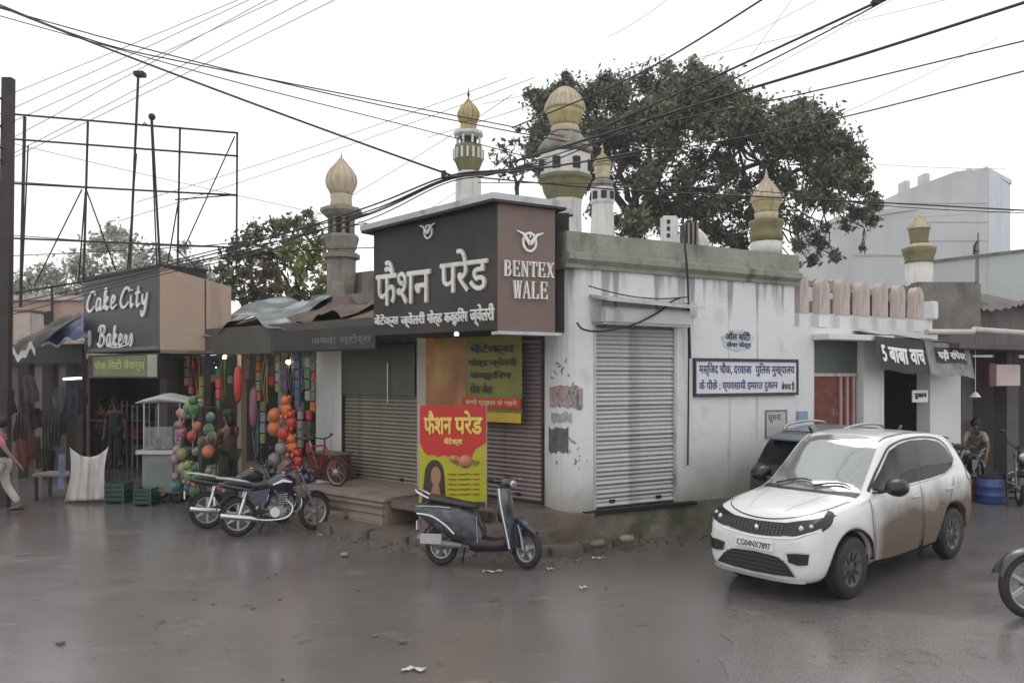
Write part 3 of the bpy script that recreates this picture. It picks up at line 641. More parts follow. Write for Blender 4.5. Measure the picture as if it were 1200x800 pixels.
# simple printed silhouette of a woman with long hair
g=MB(); hx,hz=x1*.22,zb_+H*.22
g.prism([(hx+x1*.15*cos(a),hz+.05*H+H*.17*sin(a)) for a in [2*pi*i/20 for i in range(20)]]+[],-.0175,-.0125,'y'); g.prism([(hx-x1*.15,hz+.05*H),(hx+x1*.15,hz+.05*H),(hx+x1*.17,zb_+.0),(hx-x1*.19,zb_)],-.0195,-.018,'y'); g.build('hair_print',rgb('print_darkbrown',(.05,.03,.022)),t)
g=MB(); g.prism([(hx+x1*.02+x1*.075*cos(a),hz+.05*H+H*.10*sin(a)) for a in [2*pi*i/20 for i in range(20)]],-.024,-.021,'y'); g.prism([(hx-.02,hz-.04*H),(hx+.06,hz-.04*H),(hx+.10,zb_+.01),(hx-.08,zb_+.01)],-.0275,-.0245,'y'); g.build('face_print',rgb('print_skin',(.36,.20,.12)),t)
for xx in (0,x1):
    g=MB(); g.tube([(xx,.015,.12),(xx,.015,zt_+.02)],.013); g.build('pole',M_alloy,t)

# ------------------------------------------------------------------ stone platform with niche
pf=-1.15
xs=[FL.s(352,pf),FL.s(410,pf),FL.s(452,pf),FL.s(460,pf),FL.s(497,pf)]
pl=thing('shop_platform','raised beige stone platform with a dark niche in front of the olive shutter','platform',(xs[0],pf,0),FL)
g=MB(); g.bbox(xs[0],xs[2],pf,.3,.0,.42,.02); g.build('block',M_stone,pl)
g=MB(); g.bbox(xs[0]-.04,xs[2]+.02,pf-.04,.05,.421,.475,.012); g.build('top_slab',M_stone,pl)
g=MB(); g.bbox(xs[1]+.02,xs[2]-.04,pf-.018,pf+.01,.08,.40,.006); g.build('face_panel',mat('panel_beige',(.30,.25,.19),.7,var=.12,vs=3),pl)
g=MB(); g.bbox(xs[0]+.1,xs[1]-.04,pf-.30,pf-.045,.0,.20,.02); g.build('low_step',M_stone,pl)
for i in range(3):
    g=MB(); g.bbox(xs[0]+.02+i*.0,xs[2],pf-.002-.02*(i+1),pf,.13+.11*i,.137+.11*i,.003); g.build('course_line',M_stoned,pl)
g=MB(); g.bbox(xs[2]+.03,xs[4]+.25,pf+.05,pf+.3,.34,.46,.02); g.build('niche_lintel',M_stoned,pl)
g=MB(); g.box(xs[2]+.03,xs[4]+.3,pf+.85,pf+.9,.0,.34); g.build('niche_back',M_hole,pl)
g=MB(); g.box(xs[2]+.03,xs[4]+.3,pf+.31,.3,.36,.44); g.build('niche_roof',M_stoned,pl)
g=MB(); g.box(xs[4]-.06,xs[4]+.08,pf+.0,pf+.8,.0,.335); g.build('niche_side',M_stoned,pl)
# worn corner steps to the right
st=thing('corner_steps','dark wet worn steps wrapping round the foot of the corner pillar','steps',(0,0,0),WF)
def plan(*pxs): return [G(a,b,z) for a,b,z in pxs]
g=MB(); q=[FL.world(-1.5,-.75)[:2],FL.world(-.1,-.62)[:2],(1.05,9.72),(1.1,10.2),FL.world(-.1,.1)[:2],FL.world(-1.5,.3)[:2]]
g.prism(q,.10,.43); g.build('upper_step',M_stoned,st)
g=MB(); q=[FL.world(-1.35,-1.02)[:2],(-.10,9.62),(.46,9.55),(1.2,10.05),(1.25,10.3),(.6,10.3),FL.world(-1.35,-.3)[:2]]
g.prism(q,.098,.26); g.build('lower_step',M_stoned,st)
for k,(a,b) in enumerate([(606,643)]):
    A=Vector((-.04,9.53));B=Vector((.40,9.48))
g=MB(); p0=Vector(FL.world(-.9,-.755)); 
g.box(-1.0,-.35,-.765,-.70,.29,.40); g.build('dark_slot',M_hole,None,FL,(-1.0,-.76,.29),label='dark slot under the upper corner step behind the scooter',cat='drain')
# broken stones and rubble on the apron
for k,(px,py,sz,lb) in enumerate([(672,628,.06,'white stained stone on the corner steps'),(700,640,.09,'flat brown stone at the kerb end'),(735,634,.08,'small pale stone at the very end of the kerb'),(655,607,.07,'round dark stone against the corner pillar'),(404,652,.045,'dark lump of dirt on the road near the platform')]):
    X,Y=G(px,py,.1 if k!=4 else 0); m=MB(); m.ball((0,0,0),sz,8); rr=random.Random(k)
    m.v=[(v[0]*1.3*rr.uniform(.8,1.2),v[1]*rr.uniform(.8,1.2),v[2]*.6*rr.uniform(.8,1.2)) for v in m.v]
    o=m.build('stone',[M_stone,M_stoned][k%2],label=lb,cat='stone',group='loose stones by the kerb'); o.location=(X,Y,(.12 if k!=4 else .02)+sz*.2)
for k,(px,py,l,lb) in enumerate([(577,671,.22,'crumpled white plastic scrap on the road below the scooter'),(683,690,.09,'tiny white paper scrap on the open road'),(645,668,.08,'white paper scrap just right of the scooter wheel'),(375,628,.07,'white scrap beside the navy motorcycle'),(485,786,.18,'pale scrap at the bottom edge of the road'),(700,655,.14,'pale rubbish lying along the kerb')]):
    X,Y=G(px,py); m=MB(); rr=random.Random(k+40)
    pts=[(l*(i/5-.5),rr.uniform(-.02,.02),.012+rr.uniform(0,.02)) for i in range(6)]
    m.quadgrid(lambda u,v:(l*(u-.5),.05*(v-.5)+.03*sin(u*9+k),.012+.018*abs(sin(u*7+v*5+k))),6,2); o=m.build('litter',rgb('litter_white',(.55,.53,.50)),label=lb,cat='litter',group='litter on the road'); o.location=(X,Y,0)
# ------------------------------------------------------------------ right-hand row beyond the corner building
off=.06
e0,e1=sR+.04,FR.s(1099,off)
rw=thing('crenellated_building','white street wall with pink rounded merlons beyond the corner building','building',(e0,off,0),FR)
d0,d1=FR.s(954,off),FR.s(1012,off)
zl=2.78; zw=3.2
zw0=zw-.24
w=MB(); w.box(e0,d0,off,off+.25,0,zw0); w.box(d1,e1,off,off+.25,zl,zw0); w.box(d0,d1,off,off+.25,zl,zw0); w.box(e0,e1,off+.10,off+.25,zw0+.001,zw); w.box(d1,FR.s(1036,off),off,off+.25,0,zl); w.box(e0,e1,off+1.8,off+5,0,zw+.1); w.box(e0,d1+.1,off+.5,off+1.79,0,zw); w.box(FR.s(1090,off),FR.s(1126,off),off,off+.25,0,zl)
w.build('wall',M_wall2,rw)
g=MB(); g.bbox(d0-.05,FR.s(1028,off),off-.32,off+.0,zl-.02,zl+.07,.01); g.build('ledge',M_wall2,rw)
# merlons, pink above, each with a rounded head
mb=MB(); ww=1.0; hh=.56
poly=[(0,-.02),(ww,-.02)]+[(ww/2+ww/2*cos(radians(a)),hh-.19+.19*sin(radians(a))) for a in range(0,181,15)]
mb.prism(poly,-.012,.13,'y',0)
mb.prism([(0,-.24),(ww,-.24),(ww,-.021),(0,-.021)],-.0,.24,'y',1)
me=mb.mesh('merlon',[M_pinkw,M_wall2])
pxs=[928,951,975,998,1021,1042,1062]
for i,px in enumerate(pxs):
    s_=max(e0,FR.s(px+9,off)); s2=FR.s((pxs+[1083])[i+1]+9,off)-.25
    o=share('merlon',me,rw,(s_-e0,0,zw)); o.scale=(s2-s_,1,[1,.96,1.03,.98,1.02,1,.97][i])
g=MB(); g.bbox(FR.s(1092,off),e1,off-.02,off+.3,zw,zw+.32,.02); g.build('end_block',M_wall2,rw)
# doorway with green board and red grille
t=thing('doorway','doorway with a grey green board above a red brown grille under the white ledge','door',(d0,off,0),FR)
g=MB(); g.box(d0,d1,off+.12,off+.2,FR.z(980,438,off),zl-.0); g.build('green_board',rgb('board_green',(.10,.125,.11),.5,var=.15),t)
g=MB(); g.box(d0,d1,off+.14,off+.2,.0,FR.z(980,439,off)); g.build('red_panel',mat('panel_redbrown',(.19,.045,.035),.6,var=.35,vs=4,stain=(.30,.20,.18),sfac=.5,sscale=(6,6,6),sth=.56),t)
for i in range(3):
    x=d1-.10-.16*i; g=MB(); g.box(x-.022,x+.022,off+.10,off+.135,.2,FR.z(980,441,off)); g.build('bar',rgb('bar_pink',(.45,.30,.30)),t)
g=MB(); g.box(d0,d1,off+.09,off+.14,FR.z(980,441,off),FR.z(980,437,off)); g.build('rail',M_pinkw,t)
x0=FR.s(937); z0=FR.z(937,494); g=MB(); g.bbox(x0,FR.s(949),off-.03,off-.002,z0,FR.z(937,482),.005); g.build('plate',rgb('plate_blue',(.22,.36,.50)),None,FR,(x0,off,z0),label='small blue and white plate on the white wall left of the red grille',cat='sign')
# sagging cloth awning sign with two boards
t=thing('awning_sign','sloping dark awning board with white Devanagari lettering beside a paler cloth half','awning',(FR.s(1024),-.9,2.4),FR)
A0=FR.s(1024,-.25); A1=FR.s(1140,-.25)
def aw(u,v,dy=0):  # u along, v from top to bottom
    x=A0+(A1-A0)*u; top=2.84-.12*u; drop=.52+.0*u
    return (x,-.30-.12*v+dy+.02*sin(u*13),top-.56*v+.02*sin(u*17)*v)
A0=FR.s(1028,-.35); A1=FR.s(1138,-.35); um=.50
g=MB(); g.quadgrid(lambda u,v:aw(u*um,v),14,5); g.build('dark_board',mat('board_black',(.016,.016,.018),.6,var=.3,vs=5,stain=(.08,.08,.08),sfac=.4,sscale=(9,9,3),sth=.6),t)
g=MB(); g.quadgrid(lambda u,v:aw(um+u*(1-um),v,-.012),14,5); g.build('grey_board',mat('board_grey',(.24,.24,.23),.6,var=.3,vs=5,stain=(.07,.07,.07),sfac=.6,sscale=(9,9,3),sth=.55),t)
g=MB(); g.quadgrid(lambda u,v:(A0-.05+(A1-A0+.1)*u,-.25+.55*(1-v)+.0,2.86+.12*(1-v)-.12*u+.015*sin(u*19)+.006),16,3); g.build('top_cloth',M_tarpbr,t)
def awtext(tx,ua,ub,va,vb,m,dy=-.02):
    mb=MB(); text(mb,tx,0,1,0,1,0,.01,bold=.03)
    mb.v=[(lambda p:(p[0],p[1]+v[1]+dy,p[2]))(aw(ua+(ub-ua)*v[0],vb+(va-vb)*v[2])) for v in mb.v]; mb.build('lettering',m,t)
awtext('5 बाबा वाच',.04,.46,.25,.75,M_lettw); 
g=MB(); g.quadgrid(lambda u,v:aw(.60+.32*u,.14+.46*v,-.022),6,3); g.build('black_label',M_signd,t)
awtext('घड़ी रिपेयर',.62,.90,.20,.54,M_lettw,-.045)
# dark opening with small white sign; pale side wall; second opening
k0,k1=FR.s(1036,off),FR.s(1090,off)
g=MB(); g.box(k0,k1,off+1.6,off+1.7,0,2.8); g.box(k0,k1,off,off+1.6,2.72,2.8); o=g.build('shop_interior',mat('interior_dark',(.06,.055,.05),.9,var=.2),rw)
z0,z1=FR.z(1078,471,off-.1),FR.z(1078,457,off-.1)
t=thing('small_sign','small white sign with black writing hanging below the dark awning board','sign',(FR.s(1069,-.04),-.04,z0),FR)
g=MB(); g.box(FR.s(1069,-.04),FR.s(1087,-.04),-.05,-.03,z0,z1); g.build('board',M_lettw,t)
g=MB(); text(g,'दुकान',FR.s(1071,-.04),FR.s(1085,-.04),z0+.05,z1-.05,-.06,-.051,bold=.05); g.build('lettering',M_inkb,t)
# last shops on the right
off2=.25
f0,f1=FR.s(1126,off2),FR.s(1330,off2)
rs=thing('tin_roof_shops','row of dark open shops under old corrugated roofs at the right end of the street','building',(f0,off2,0),FR)
w=MB(); w.box(e1-.1,f1,off2+1.0,off2+6,2.75,3.75); w.build('upper_wall',mat('wall_dim',(.17,.15,.145),.9,var=.2,vs=2,bump=.3,stain=(.08,.07,.06),sfac=.6,sscale=(3,3,1),sth=.5),rs)
for pa_,pb_ in ((1127,1140),(1180,1194),(1290,1310)):
    w=MB(); w.box(FR.s(pa_,off2),FR.s(pb_,off2),off2,off2+.25,0,2.65); w.build('pillar',mat('pillar_dim',(.11,.10,.095),.9,var=.2),rs)
w=MB(); w.bbox(e1-.3,f1,off2-.75,off2+1.1,2.66,2.76,.01); w.build('shop_awning',M_tarpbr,rs)
# corrugated roof sheets
w=MB(); w.box(f0-.2,f1,off2+2.2,off2+2.4,0,2.64); w.box(f0-.2,f0,off2+.3,off2+2.19,0,2.64); w.build('interior_wall',mat('interior_dark'),rs)
cor=MB(); nW=70
for band,(za,ya,zb2,yb) in enumerate([(4.0,off2+1.7,3.66,off2+.7)]):
    vs=[]
    for i in range(nW+1):
        x=e1-1.3+(f1-e1+1.3)*i/nW; h=.03*(1 if i%2 else -1)+.05*sin(i*.31)
        vs+=[(x,ya,za+h),(x,yb-.05*sin(i*.5),zb2+h-.04*sin(i*.23)),(x,yb-.05*sin(i*.5),zb2+h-.04*sin(i*.23)-.02),(x,ya,za+h-.02)]
    fs_=[]
    for i in range(nW):
        for a in range(4): fs_.append((4*i+a,4*i+4+a,4*i+4+(a+1)%4,4*i+(a+1)%4))
    cor.add(vs,fs_)
cor.build('corrugated_roof',mat('roof_grey',(.16,.145,.135),.8,var=.3,vs=2,stain=(.06,.05,.045),sfac=.6,sscale=(2,2,2),sth=.5),rs)
m=MB(); y_=-.45
m.tube([FR.world(FR.s(1086,y_),y_,FR.z(1086,389,y_)),FR.world(FR.s(1140,y_),y_,FR.z(1140,389,y_)),FR.world(FR.s(1141,y_),y_,FR.z(1141,386,y_)),FR.world(FR.s(1260,y_),y_,FR.z(1150,389,y_))],.05,10); m.build('water_pipe',mat('pipe_white',(.50,.46,.44),.6,var=.15),label='fat white pipe running along the top of the right shop awnings',cat='pipe')
x_=FR.s(1158,-.1)
t=thing('roof_mast','thin twin pipe mast standing above the white pipe on the right','mast',(x_,.1,2.76),FR)
for dx in (-.035,.035):
    g=MB(); g.tube([(x_+dx,.1,2.76),(x_+dx*.9,.1,4.75+dx*3)],.016,6); g.build('pipe',M_conc,t)
for z in (3.3,3.9,4.5):
    g=MB(); g.box(x_-.05,x_+.05,.09,.11,z,z+.03); g.build('clamp',M_dark,t)
g=MB(); g.tube([(x_,.1,4.7),(x_-.09,.1,4.6),(x_-.10,.1,4.45)],.02,6); g.build('bracket',M_dark,t)
x0,x1=FR.s(1168,-.1),FR.s(1196,-.1); z0,z1=FR.z(1182,452,-.1),FR.z(1182,427,-.1)
t=thing('hanging_light_box','pinkish white box sign with maroon left edge hanging in the right shop','sign',(x0,-.1,z0),FR)
g=MB(); g.bbox(x0,x1,-.1,.06,z0,z1,.01); g.build('box',rgb('box_pinkwhite',(.58,.46,.46),.5,var=.1),t)
g=MB(); g.bbox(x0-.22,x0-.003,-.09,.06,z0,z1+.02,.01); g.build('maroon_side',rgb('box_maroon',(.13,.025,.04)),t)
for xx in (x0+.05,x1-.05):
    g=MB(); g.tube([(xx,0,z1),(xx,0,2.68)],.008,5); g.build('hanger',M_dark,t)
m=MB(); s_=FR.s(1143,-.2); m.lathe([(.01,.06),(.03,.05),(.09,-.03),(.085,-.035),(0,-.0)],12,(s_,-.2,FR.z(1143,463,-.2))); m.tube([(s_,-.2,FR.z(1143,459,-.2)),(s_,-.2,2.67)],.006,5); m.build('hanging_lamp',M_lettw,None,FR,(s_,-.2,FR.z(1143,465,-.2)),label='small white hanging lamp shade in the dark right shop',cat='lamp')
# blue drum and bits
def drum(X,Y,r,h,m,label,cat='drum'):
    t=thing('plastic_drum',label,cat,(X,Y,0)); g=MB(); g.lathe([(r*.9,0),(r,.03),(r,h*.32),(r*1.04,h*.34),(r,h*.36),(r,h*.66),(r*1.04,h*.68),(r,h*.70),(r*.97,h*.95),(r*.86,h)],20,(X,Y,0)); g.build('barrel',m,t)
    g=MB(); g.lathe([(r*.88,h+.001),(r*.9,h+.03),(r*.8,h+.035),(0,h+.03)],20,(X,Y,0)); g.build('lid',M_dark,t); return t
X,Y=G(1160,589); drum(X,Y,.22,.44,rgb('drum_blue',(.035,.07,.22),.4,var=.15),'blue plastic drum standing behind the white car')
X,Y=G(1140,588); drum(X,Y+.15,.15,.40,rgb('drum_maroon',(.12,.03,.03),.4),'dark red can beside the blue drum')
t=thing('crate',"grey slatted crate right of the blue drum",'crate',(*G(1186,582),0)); X,Y=G(1186,582)
for i in range(4):
    g=MB(); g.box(X-.2,X+.22,Y-.18,Y-.16,.03+.11*i,.10+.11*i); g.build('slat',M_conc,t)
for xx in (X-.2,X+.19):
    for yy in (Y-.159,Y+.15):
        g=MB(); g.box(xx,xx+.03,yy,yy+.03,0,.46); g.build('post',M_conc,t)
g=MB(); g.box(X-.19,X+.2,Y-.1,Y+.14,.02,.4); g.build('filling',M_dark,t)

# ------------------------------------------------------------------ tall blank building and low wall behind on the right
def blk(name,label,pxa,pxb,Y,depth,pytop,parts,mm,cat='building',px_side=None):
    pass
YB=42
def bx(px): return (px-600)/F*YB
def bz(py,Y=YB): return HC+(HZ-py)/F*Y
t=thing('tall_building','tall blank pale blue building with water tanks on its stepped roof beyond the merlons','building',(bx(1053),YB,0))
g=MB(); x0,x1=bx(1053),bx(1158)
g.prism([(x0,0),(x1,0),(x1,bz(197)),(bx(1120),bz(201)),(x0,bz(226))],YB,YB+7,'y'); g.build('front_wall',M_grayw,t)
g=MB(); XB=(1184-600)/F*(YB+3); g.prism([(x1+.02,YB+.0),(XB,YB+3),(XB,YB+8),(x1+.02,YB+8)],0,bz(196)-.2); g.build('side_wall',M_bluew,t)
g=MB(); g.prism([(x1-.1,YB-.02),(XB+.06,YB+2.95),(XB+.06,YB+8),(x1-.1,YB+8)],bz(196)-.19,bz(196)+.05); g.build('parapet',M_bluew,t)
for px,hh_ in ((1080,.75),(1104,.75),(1156,.7),(1184,.5)):
    g=MB(); z=bz(226)+(bz(201)-bz(226))*min(1,(px-1053)/67); g.bbox(bx(px)-.16,bx(px)+.16,YB+1.5 if px<1180 else YB+3.2,YB+2.3 if px<1180 else YB+4,z-.8,z+hh_*.8,.04); g.build('roof_post',M_grayw,t)
g=MB(); g.box(XB+.07,XB+.3,YB+4,YB+8,0,bz(250)); g.build('annex',M_grayw,t)
for k in range(5):
    g=MB(); z=bz(238+22*k); g.box(x0+.1,x1-.05,YB-.03,YB-.001,z-.03,z+.03); g.build('floor_band',mat('band_grey',(.44,.46,.47),.8),t)
t=thing('grey_block','lower grey windowless block left of the tall pale blue building','building',(bx(982),YB-4,0))
Y2=YB-4; g=MB(); g.prism([((982-600)/F*Y2,0),((1075-600)/F*Y2,0),((1075-600)/F*Y2,bz(243,Y2)),((982-600)/F*Y2,bz(257,Y2))],Y2,Y2+6,'y'); g.build('wall',M_grayw,t)
g=MB(); g.prism([((980-600)/F*Y2,bz(257,Y2)-.1),((1076-600)/F*Y2,bz(243,Y2)-.1),((1076-600)/F*Y2,bz(243,Y2)+.12),((980-600)/F*Y2,bz(257,Y2)+.12)],Y2-.08,Y2+6,'y'); g.build('coping',M_grayw,t)
g=MB(); g.box((1000-600)/F*Y2,(1060-600)/F*Y2,Y2-.04,Y2-.001,bz(300,Y2),bz(300,Y2)+.1); g.build('floor_band',mat('band_grey',(.33,.35,.36),.8),t)
Y3=24; t=thing('pale_boundary_wall','pale green white wall rising behind the corrugated roofs at the far right','wall',((1095-600)/F*Y3,Y3,0))
g=MB(); g.prism([((1085-600)/F*Y3,0),((1330-600)/F*Y3,0),((1330-600)/F*Y3,bz(278,Y3)),((1085-600)/F*Y3,bz(308,Y3))],Y3,Y3+.4,'y'); g.build('wall',mat('wall_palegreen',(.44,.47,.46),.8,var=.06,vs=1,stain=(.25,.27,.26),sfac=.5,sscale=(2,2,.3),sth=.55),t)
g=MB(); g.prism([((1083-600)/F*Y3,bz(309,Y3)),((1332-600)/F*Y3,bz(279,Y3)),((1332-600)/F*Y3,bz(276,Y3)),((1083-600)/F*Y3,bz(306,Y3))],Y3-.08,Y3+.5,'y'); g.build('coping',M_conc,t)
Y4=19; t=thing('red_fence','rust red railing with white posts behind the merlons','fence',((985-600)/F*Y4,Y4,0))
for i in range(12):
    px=984+i*9; x=(px-600)/F*Y4; g=MB(); g.box(x-.06,x+.06,Y4-.05,Y4+.05,2.5,bz(344-i*.4,Y4)+.1); g.build('post',M_minw,t)
for dz_ in (0,.28):
    g=MB(); g.tube([((980-600)/F*Y4,Y4+.09,bz(347,Y4)-dz_),((1090-600)/F*Y4,Y4+.09,bz(341,Y4)-dz_)],.05); g.build('rail',M_tinrust,t)
g=MB(); g.box((975-600)/F*Y4,(1100-600)/F*Y4,Y4+.2,Y4+.3,0,bz(352,Y4)); g.build('wall_base',M_pinkw,t)

# ------------------------------------------------------------------ minarets
def minaret(label,px,Y,parts,n=16,rot=0,name='minaret',extra=None):
    """parts: list of (part_name, material, [(half_width_px, py)...] from top to bottom, sides)"""
    x=(px-600)/F*Y; k=Y/F; zb=min(HC+(HZ-p[1])*k for q in parts for p in q[2])
    t=thing(name,label,'minaret',(x,Y,zb))
    for q in parts:
        nm,m,prof,ns=q[:4]; mb=MB()
        pr=[(max(r*k,1e-4),HC+(HZ-py)*k) for r,py in prof][::-1]
        mb.lathe(pr,ns,(x,Y,0),sm=ns>10,rot=pi/ns)
        if nm=='dome' and len(q)>4:                       # ribs on the dome
            for j in range(q[4]):
                a=2*pi*j/q[4]; mb.tube([(x+(r+.006)*cos(a),Y+(r+.006)*sin(a),z) for r,z in pr if r>.02],.012,5)
        mb.build(nm,m,t)
    return t,x,k
def gallery(t,x,Y,k,hw,py0,py1,m,ncol=8,name='column',r=.035,arch=True,holes=None):
    z0,z1=HC+(HZ-py1)*k,HC+(HZ-py0)*k; R=hw*k
    g=MB(); g.lathe([(R*.62,z0),(R*.62,z1)],ncol*2,(x,Y,0),sm=False); g.build('core',holes or M_hole,t)
    for j in range(ncol):
        a=2*pi*(j+.5)/ncol; g=MB(); g.tube([(x+R*.9*cos(a),Y+R*.9*sin(a),z0+.0),(x+R*.9*cos(a),Y+R*.9*sin(a),z1)],r,6); g.build(name,m,t)
# A weathered left one
t,x,k=minaret('weathered grey minaret with a pointed ribbed dome left of the charcoal sign',400,13.6,[
 ('finial',M_oldg,[(.5,180),(1.2,185),(2.2,187)],8),
 ('dome',M_cream,[(1.5,186),(6,192),(12,199),(16.5,206),(18,213),(16.5,219),(13.5,224),(12,228)],16,12),
 ('neck',M_cream,[(12,228.2),(13,231),(12,234),(13,240),(12.5,243)],16),
 ('brim',M_oldg,[(14,243.2),(24,245),(25,249),(20,254),(12,257)],8),
 ('bowl',M_oldg,[(20,276),(21,279),(18,290),(15,297),(22,298),(22,303),(17,305),(17,362)],8)])
gallery(t,x,13.6,k,15,256,277,M_oldg,8)
# B behind the sign, tall
YBm=17.5
t,x,k=minaret('slender gilt domed minaret rising above the middle of the charcoal sign',549,YBm,[
 ('finial',M_dark,[(.3,103),(.8,109),(1.8,111),(.7,114),(1.2,119)],8),
 ('dome',M_gold,[(1.2,117),(4,121),(9,126),(12.3,132),(12.3,137),(10.5,142),(8.5,145)],16,12),
 ('neck',M_gold,[(8.5,145.2),(10,148),(9,151),(10,154)],16),
 ('brim',M_minw,[(12,154.2),(18,155.5),(18,159),(12,162)],8),
 ('balcony',M_green,[(16,171),(17,173),(17,190),(14,197),(12,202)],8),
 ('shaft',M_minw,[(13,202.2),(14,205),(16,212),(16,260)],8)])
gallery(t,x,YBm,k,15.5,161,172,M_minw,8,r=.03)
for j in range(16):
    a=2*pi*j/16; g=MB(); R=17.3*k; g.box(x+R*cos(a)-.025,x+R*cos(a)+.025,YBm+R*sin(a)-.02,YBm+R*sin(a)+.02,HC+(HZ-188)*k,HC+(HZ-176)*k); g.build('baluster',M_minw,t)
# C the big one
YC=13.4
t,x,k=minaret('big minaret with broad ribbed cream dome over a white gallery beside the brown sign',662,YC,[
 ('dome',M_cream,[(.5,102),(5,103.5),(12,108),(18,115),(22,123),(23.5,128),(22.5,130)],20,20),
 ('dome_base',M_gold,[(22,130.2),(20,137),(16.5,144),(15.5,149)],20),
 ('neck',M_cream,[(16,149.2),(17,151),(16,153),(18,157)],20),
 ('brim',M_oldg,[(17,157.2),(20,160),(28,169),(34,177),(34,180),(27,182)],8),
 ('gallery_wall',M_minw,[(27,182.2),(31,184),(31,208)],8),
 ('bowl',M_green,[(33,208.2),(33,212),(29,215),(27,223),(23,231),(21,235)],8),
 ('foot',M_minw,[(21,235.2),(20,245),(21,290)],8)])
for j in range(8):
    a=2*pi*j/8+pi/8+pi/8; R=31*k*cos(pi/8)+.004
    for dx in ((-.16),(.16)):
        if j%2==0 and dx>0: pass
        m=MB(); m.box(-.055,.055,-.012,.02,HC+(HZ-204)*k,HC+(HZ-191)*k); 
        M_=Matrix.Translation((x+R*cos(a),YC+R*sin(a),0))@Matrix.Rotation(a+pi/2,4,'Z')@Matrix.Translation((dx,0,0))
        m.xf(M_); m.build('arched_opening',M_hole,t)
# D small
YD=12.6
t,x,k=minaret('small gilt topped turret on a white shaft right of the big minaret',706,YD,[
 ('finial',M_gold,[(.4,168),(1,175),(1.8,178),(.8,180)],8),
 ('dome',M_gold,[(.8,178),(3,182),(7,187),(10,192),(10.5,195)],16,10),
 ('dome_base',M_cream,[(10,195.2),(9.3,201),(8.2,207),(9,210)],16),
 ('brim',M_oldg,[(8,210.2),(13,214),(13.5,217),(12,221)],8),
 ('gallery_wall',M_minw,[(13.5,221.2),(14.5,223),(14.5,238),(12.5,240)],8),
 ('shaft',M_minw,[(12.5,240.2),(13,242),(14,262),(15,272),(15,290)],8)])
for j in range(8):
    a=2*pi*j/8+pi/8; R=14.5*k*cos(pi/8)+.004; m=MB(); m.box(-.045,.045,-.012,.02,HC+(HZ-235)*k,HC+(HZ-226)*k)
    m.xf(Matrix.Translation((x+R*cos(a+pi/8),YD+R*sin(a+pi/8),0))@Matrix.Rotation(a+pi/8+pi/2,4,'Z')); m.build('arched_opening',M_hole,t)
# E right end of the cornice
YE=12.1
minaret('cream and green turret standing on the right end of the grey green cornice',898,YE,[
 ('finial',M_cream,[(.5,198),(1.5,205),(2.5,208),(1.2,210)],8),
 ('dome',M_cream,[(2,210),(7,216),(12,223),(16,230),(17.5,235),(16,237)],16,14),
 ('dome_base',M_gold,[(16,237.2),(15.5,241),(12.5,247),(13,250)],16),
 ('neck',M_cream,[(14,250.2),(13,254),(14,259)],16),
 ('bowl',M_green,[(20,259.2),(20,263),(18,267),(17.5,273),(19,276),(19,280),(17,284)],12),
 ('foot',M_minw,[(18,284.2),(18,299)],12)])
YF=14.6
minaret('short cream and green turret above the right end of the pink merlons',1077,YF,[
 ('finial',M_cream,[(.4,248),(1.5,254)],8),
 ('dome',M_cream,[(1.5,252),(5,256),(9,262),(12,267),(12,269)],16,12),
 ('dome_base',M_green,[(11.5,269.2),(10.5,275),(9.5,283),(11,286)],16),
 ('brim',M_cream,[(12,286.2),(14,289),(14,291)],12),
 ('bowl',M_green,[(19,291.2),(18,296),(15,306),(16,308)],12),
 ('foot',M_minw,[(15,308.2),(15,372)],12)])
g=MB(); g.bbox((1052-600)/F*14.9,(1125-600)/F*14.9,14.2,15.6,3.0,HC+(HZ-333)*14.6/F,.04); g.build('roof_block',M_conc,None,WF,((1088-600)/F*14.9,14.9,3.0),label='squat dark concrete block under the short turret at the end of the merlons',cat='wall')
# small roof pieces between turrets
t=thing('pierced_roof_post','white pierced plaster post standing on the roof behind the cornice','post',((784-600)/F*11.9,11.9,3.9))
g=MB(); k=11.9/F; xx=(784-600)*k; g.bbox(xx-9*k,xx+9*k,11.8,12.0,3.9,HC+(HZ-254)*k,.02); g.build('post',M_minw,t)
for i in range(3):
    g=MB(); z=HC+(HZ-(261+8*i))*k; g.box(xx-4*k,xx-.5*k,11.785,11.801,z-.035,z+.025); g.build('opening',M_hole,t)
t=thing('roof_lantern','small white domed roof house with dark latticed window behind the cornice','roof house',((812-600)/F*12.6,12.6,3.9)); k=12.6/F; xx=(812-600)*k
g=MB(); g.lathe([(24*k,3.9),(24*k,4.25),(18*k,4.5),(10*k,4.62),(1e-4,4.64)],14,(xx,12.7,0)); g.build('dome',M_minw,t)
g=MB(); g.box(xx-16*k,xx-1*k,12.25,12.55,3.9,HC+(HZ-266)*k); g.build('window_box',M_hole,t)
for i in range(4):
    g=MB(); x_=xx-16*k+i*5*k; g.box(x_-.015,x_+.015,12.22,12.249,3.9,HC+(HZ-266)*k); g.build('mullion',M_oldg,t)

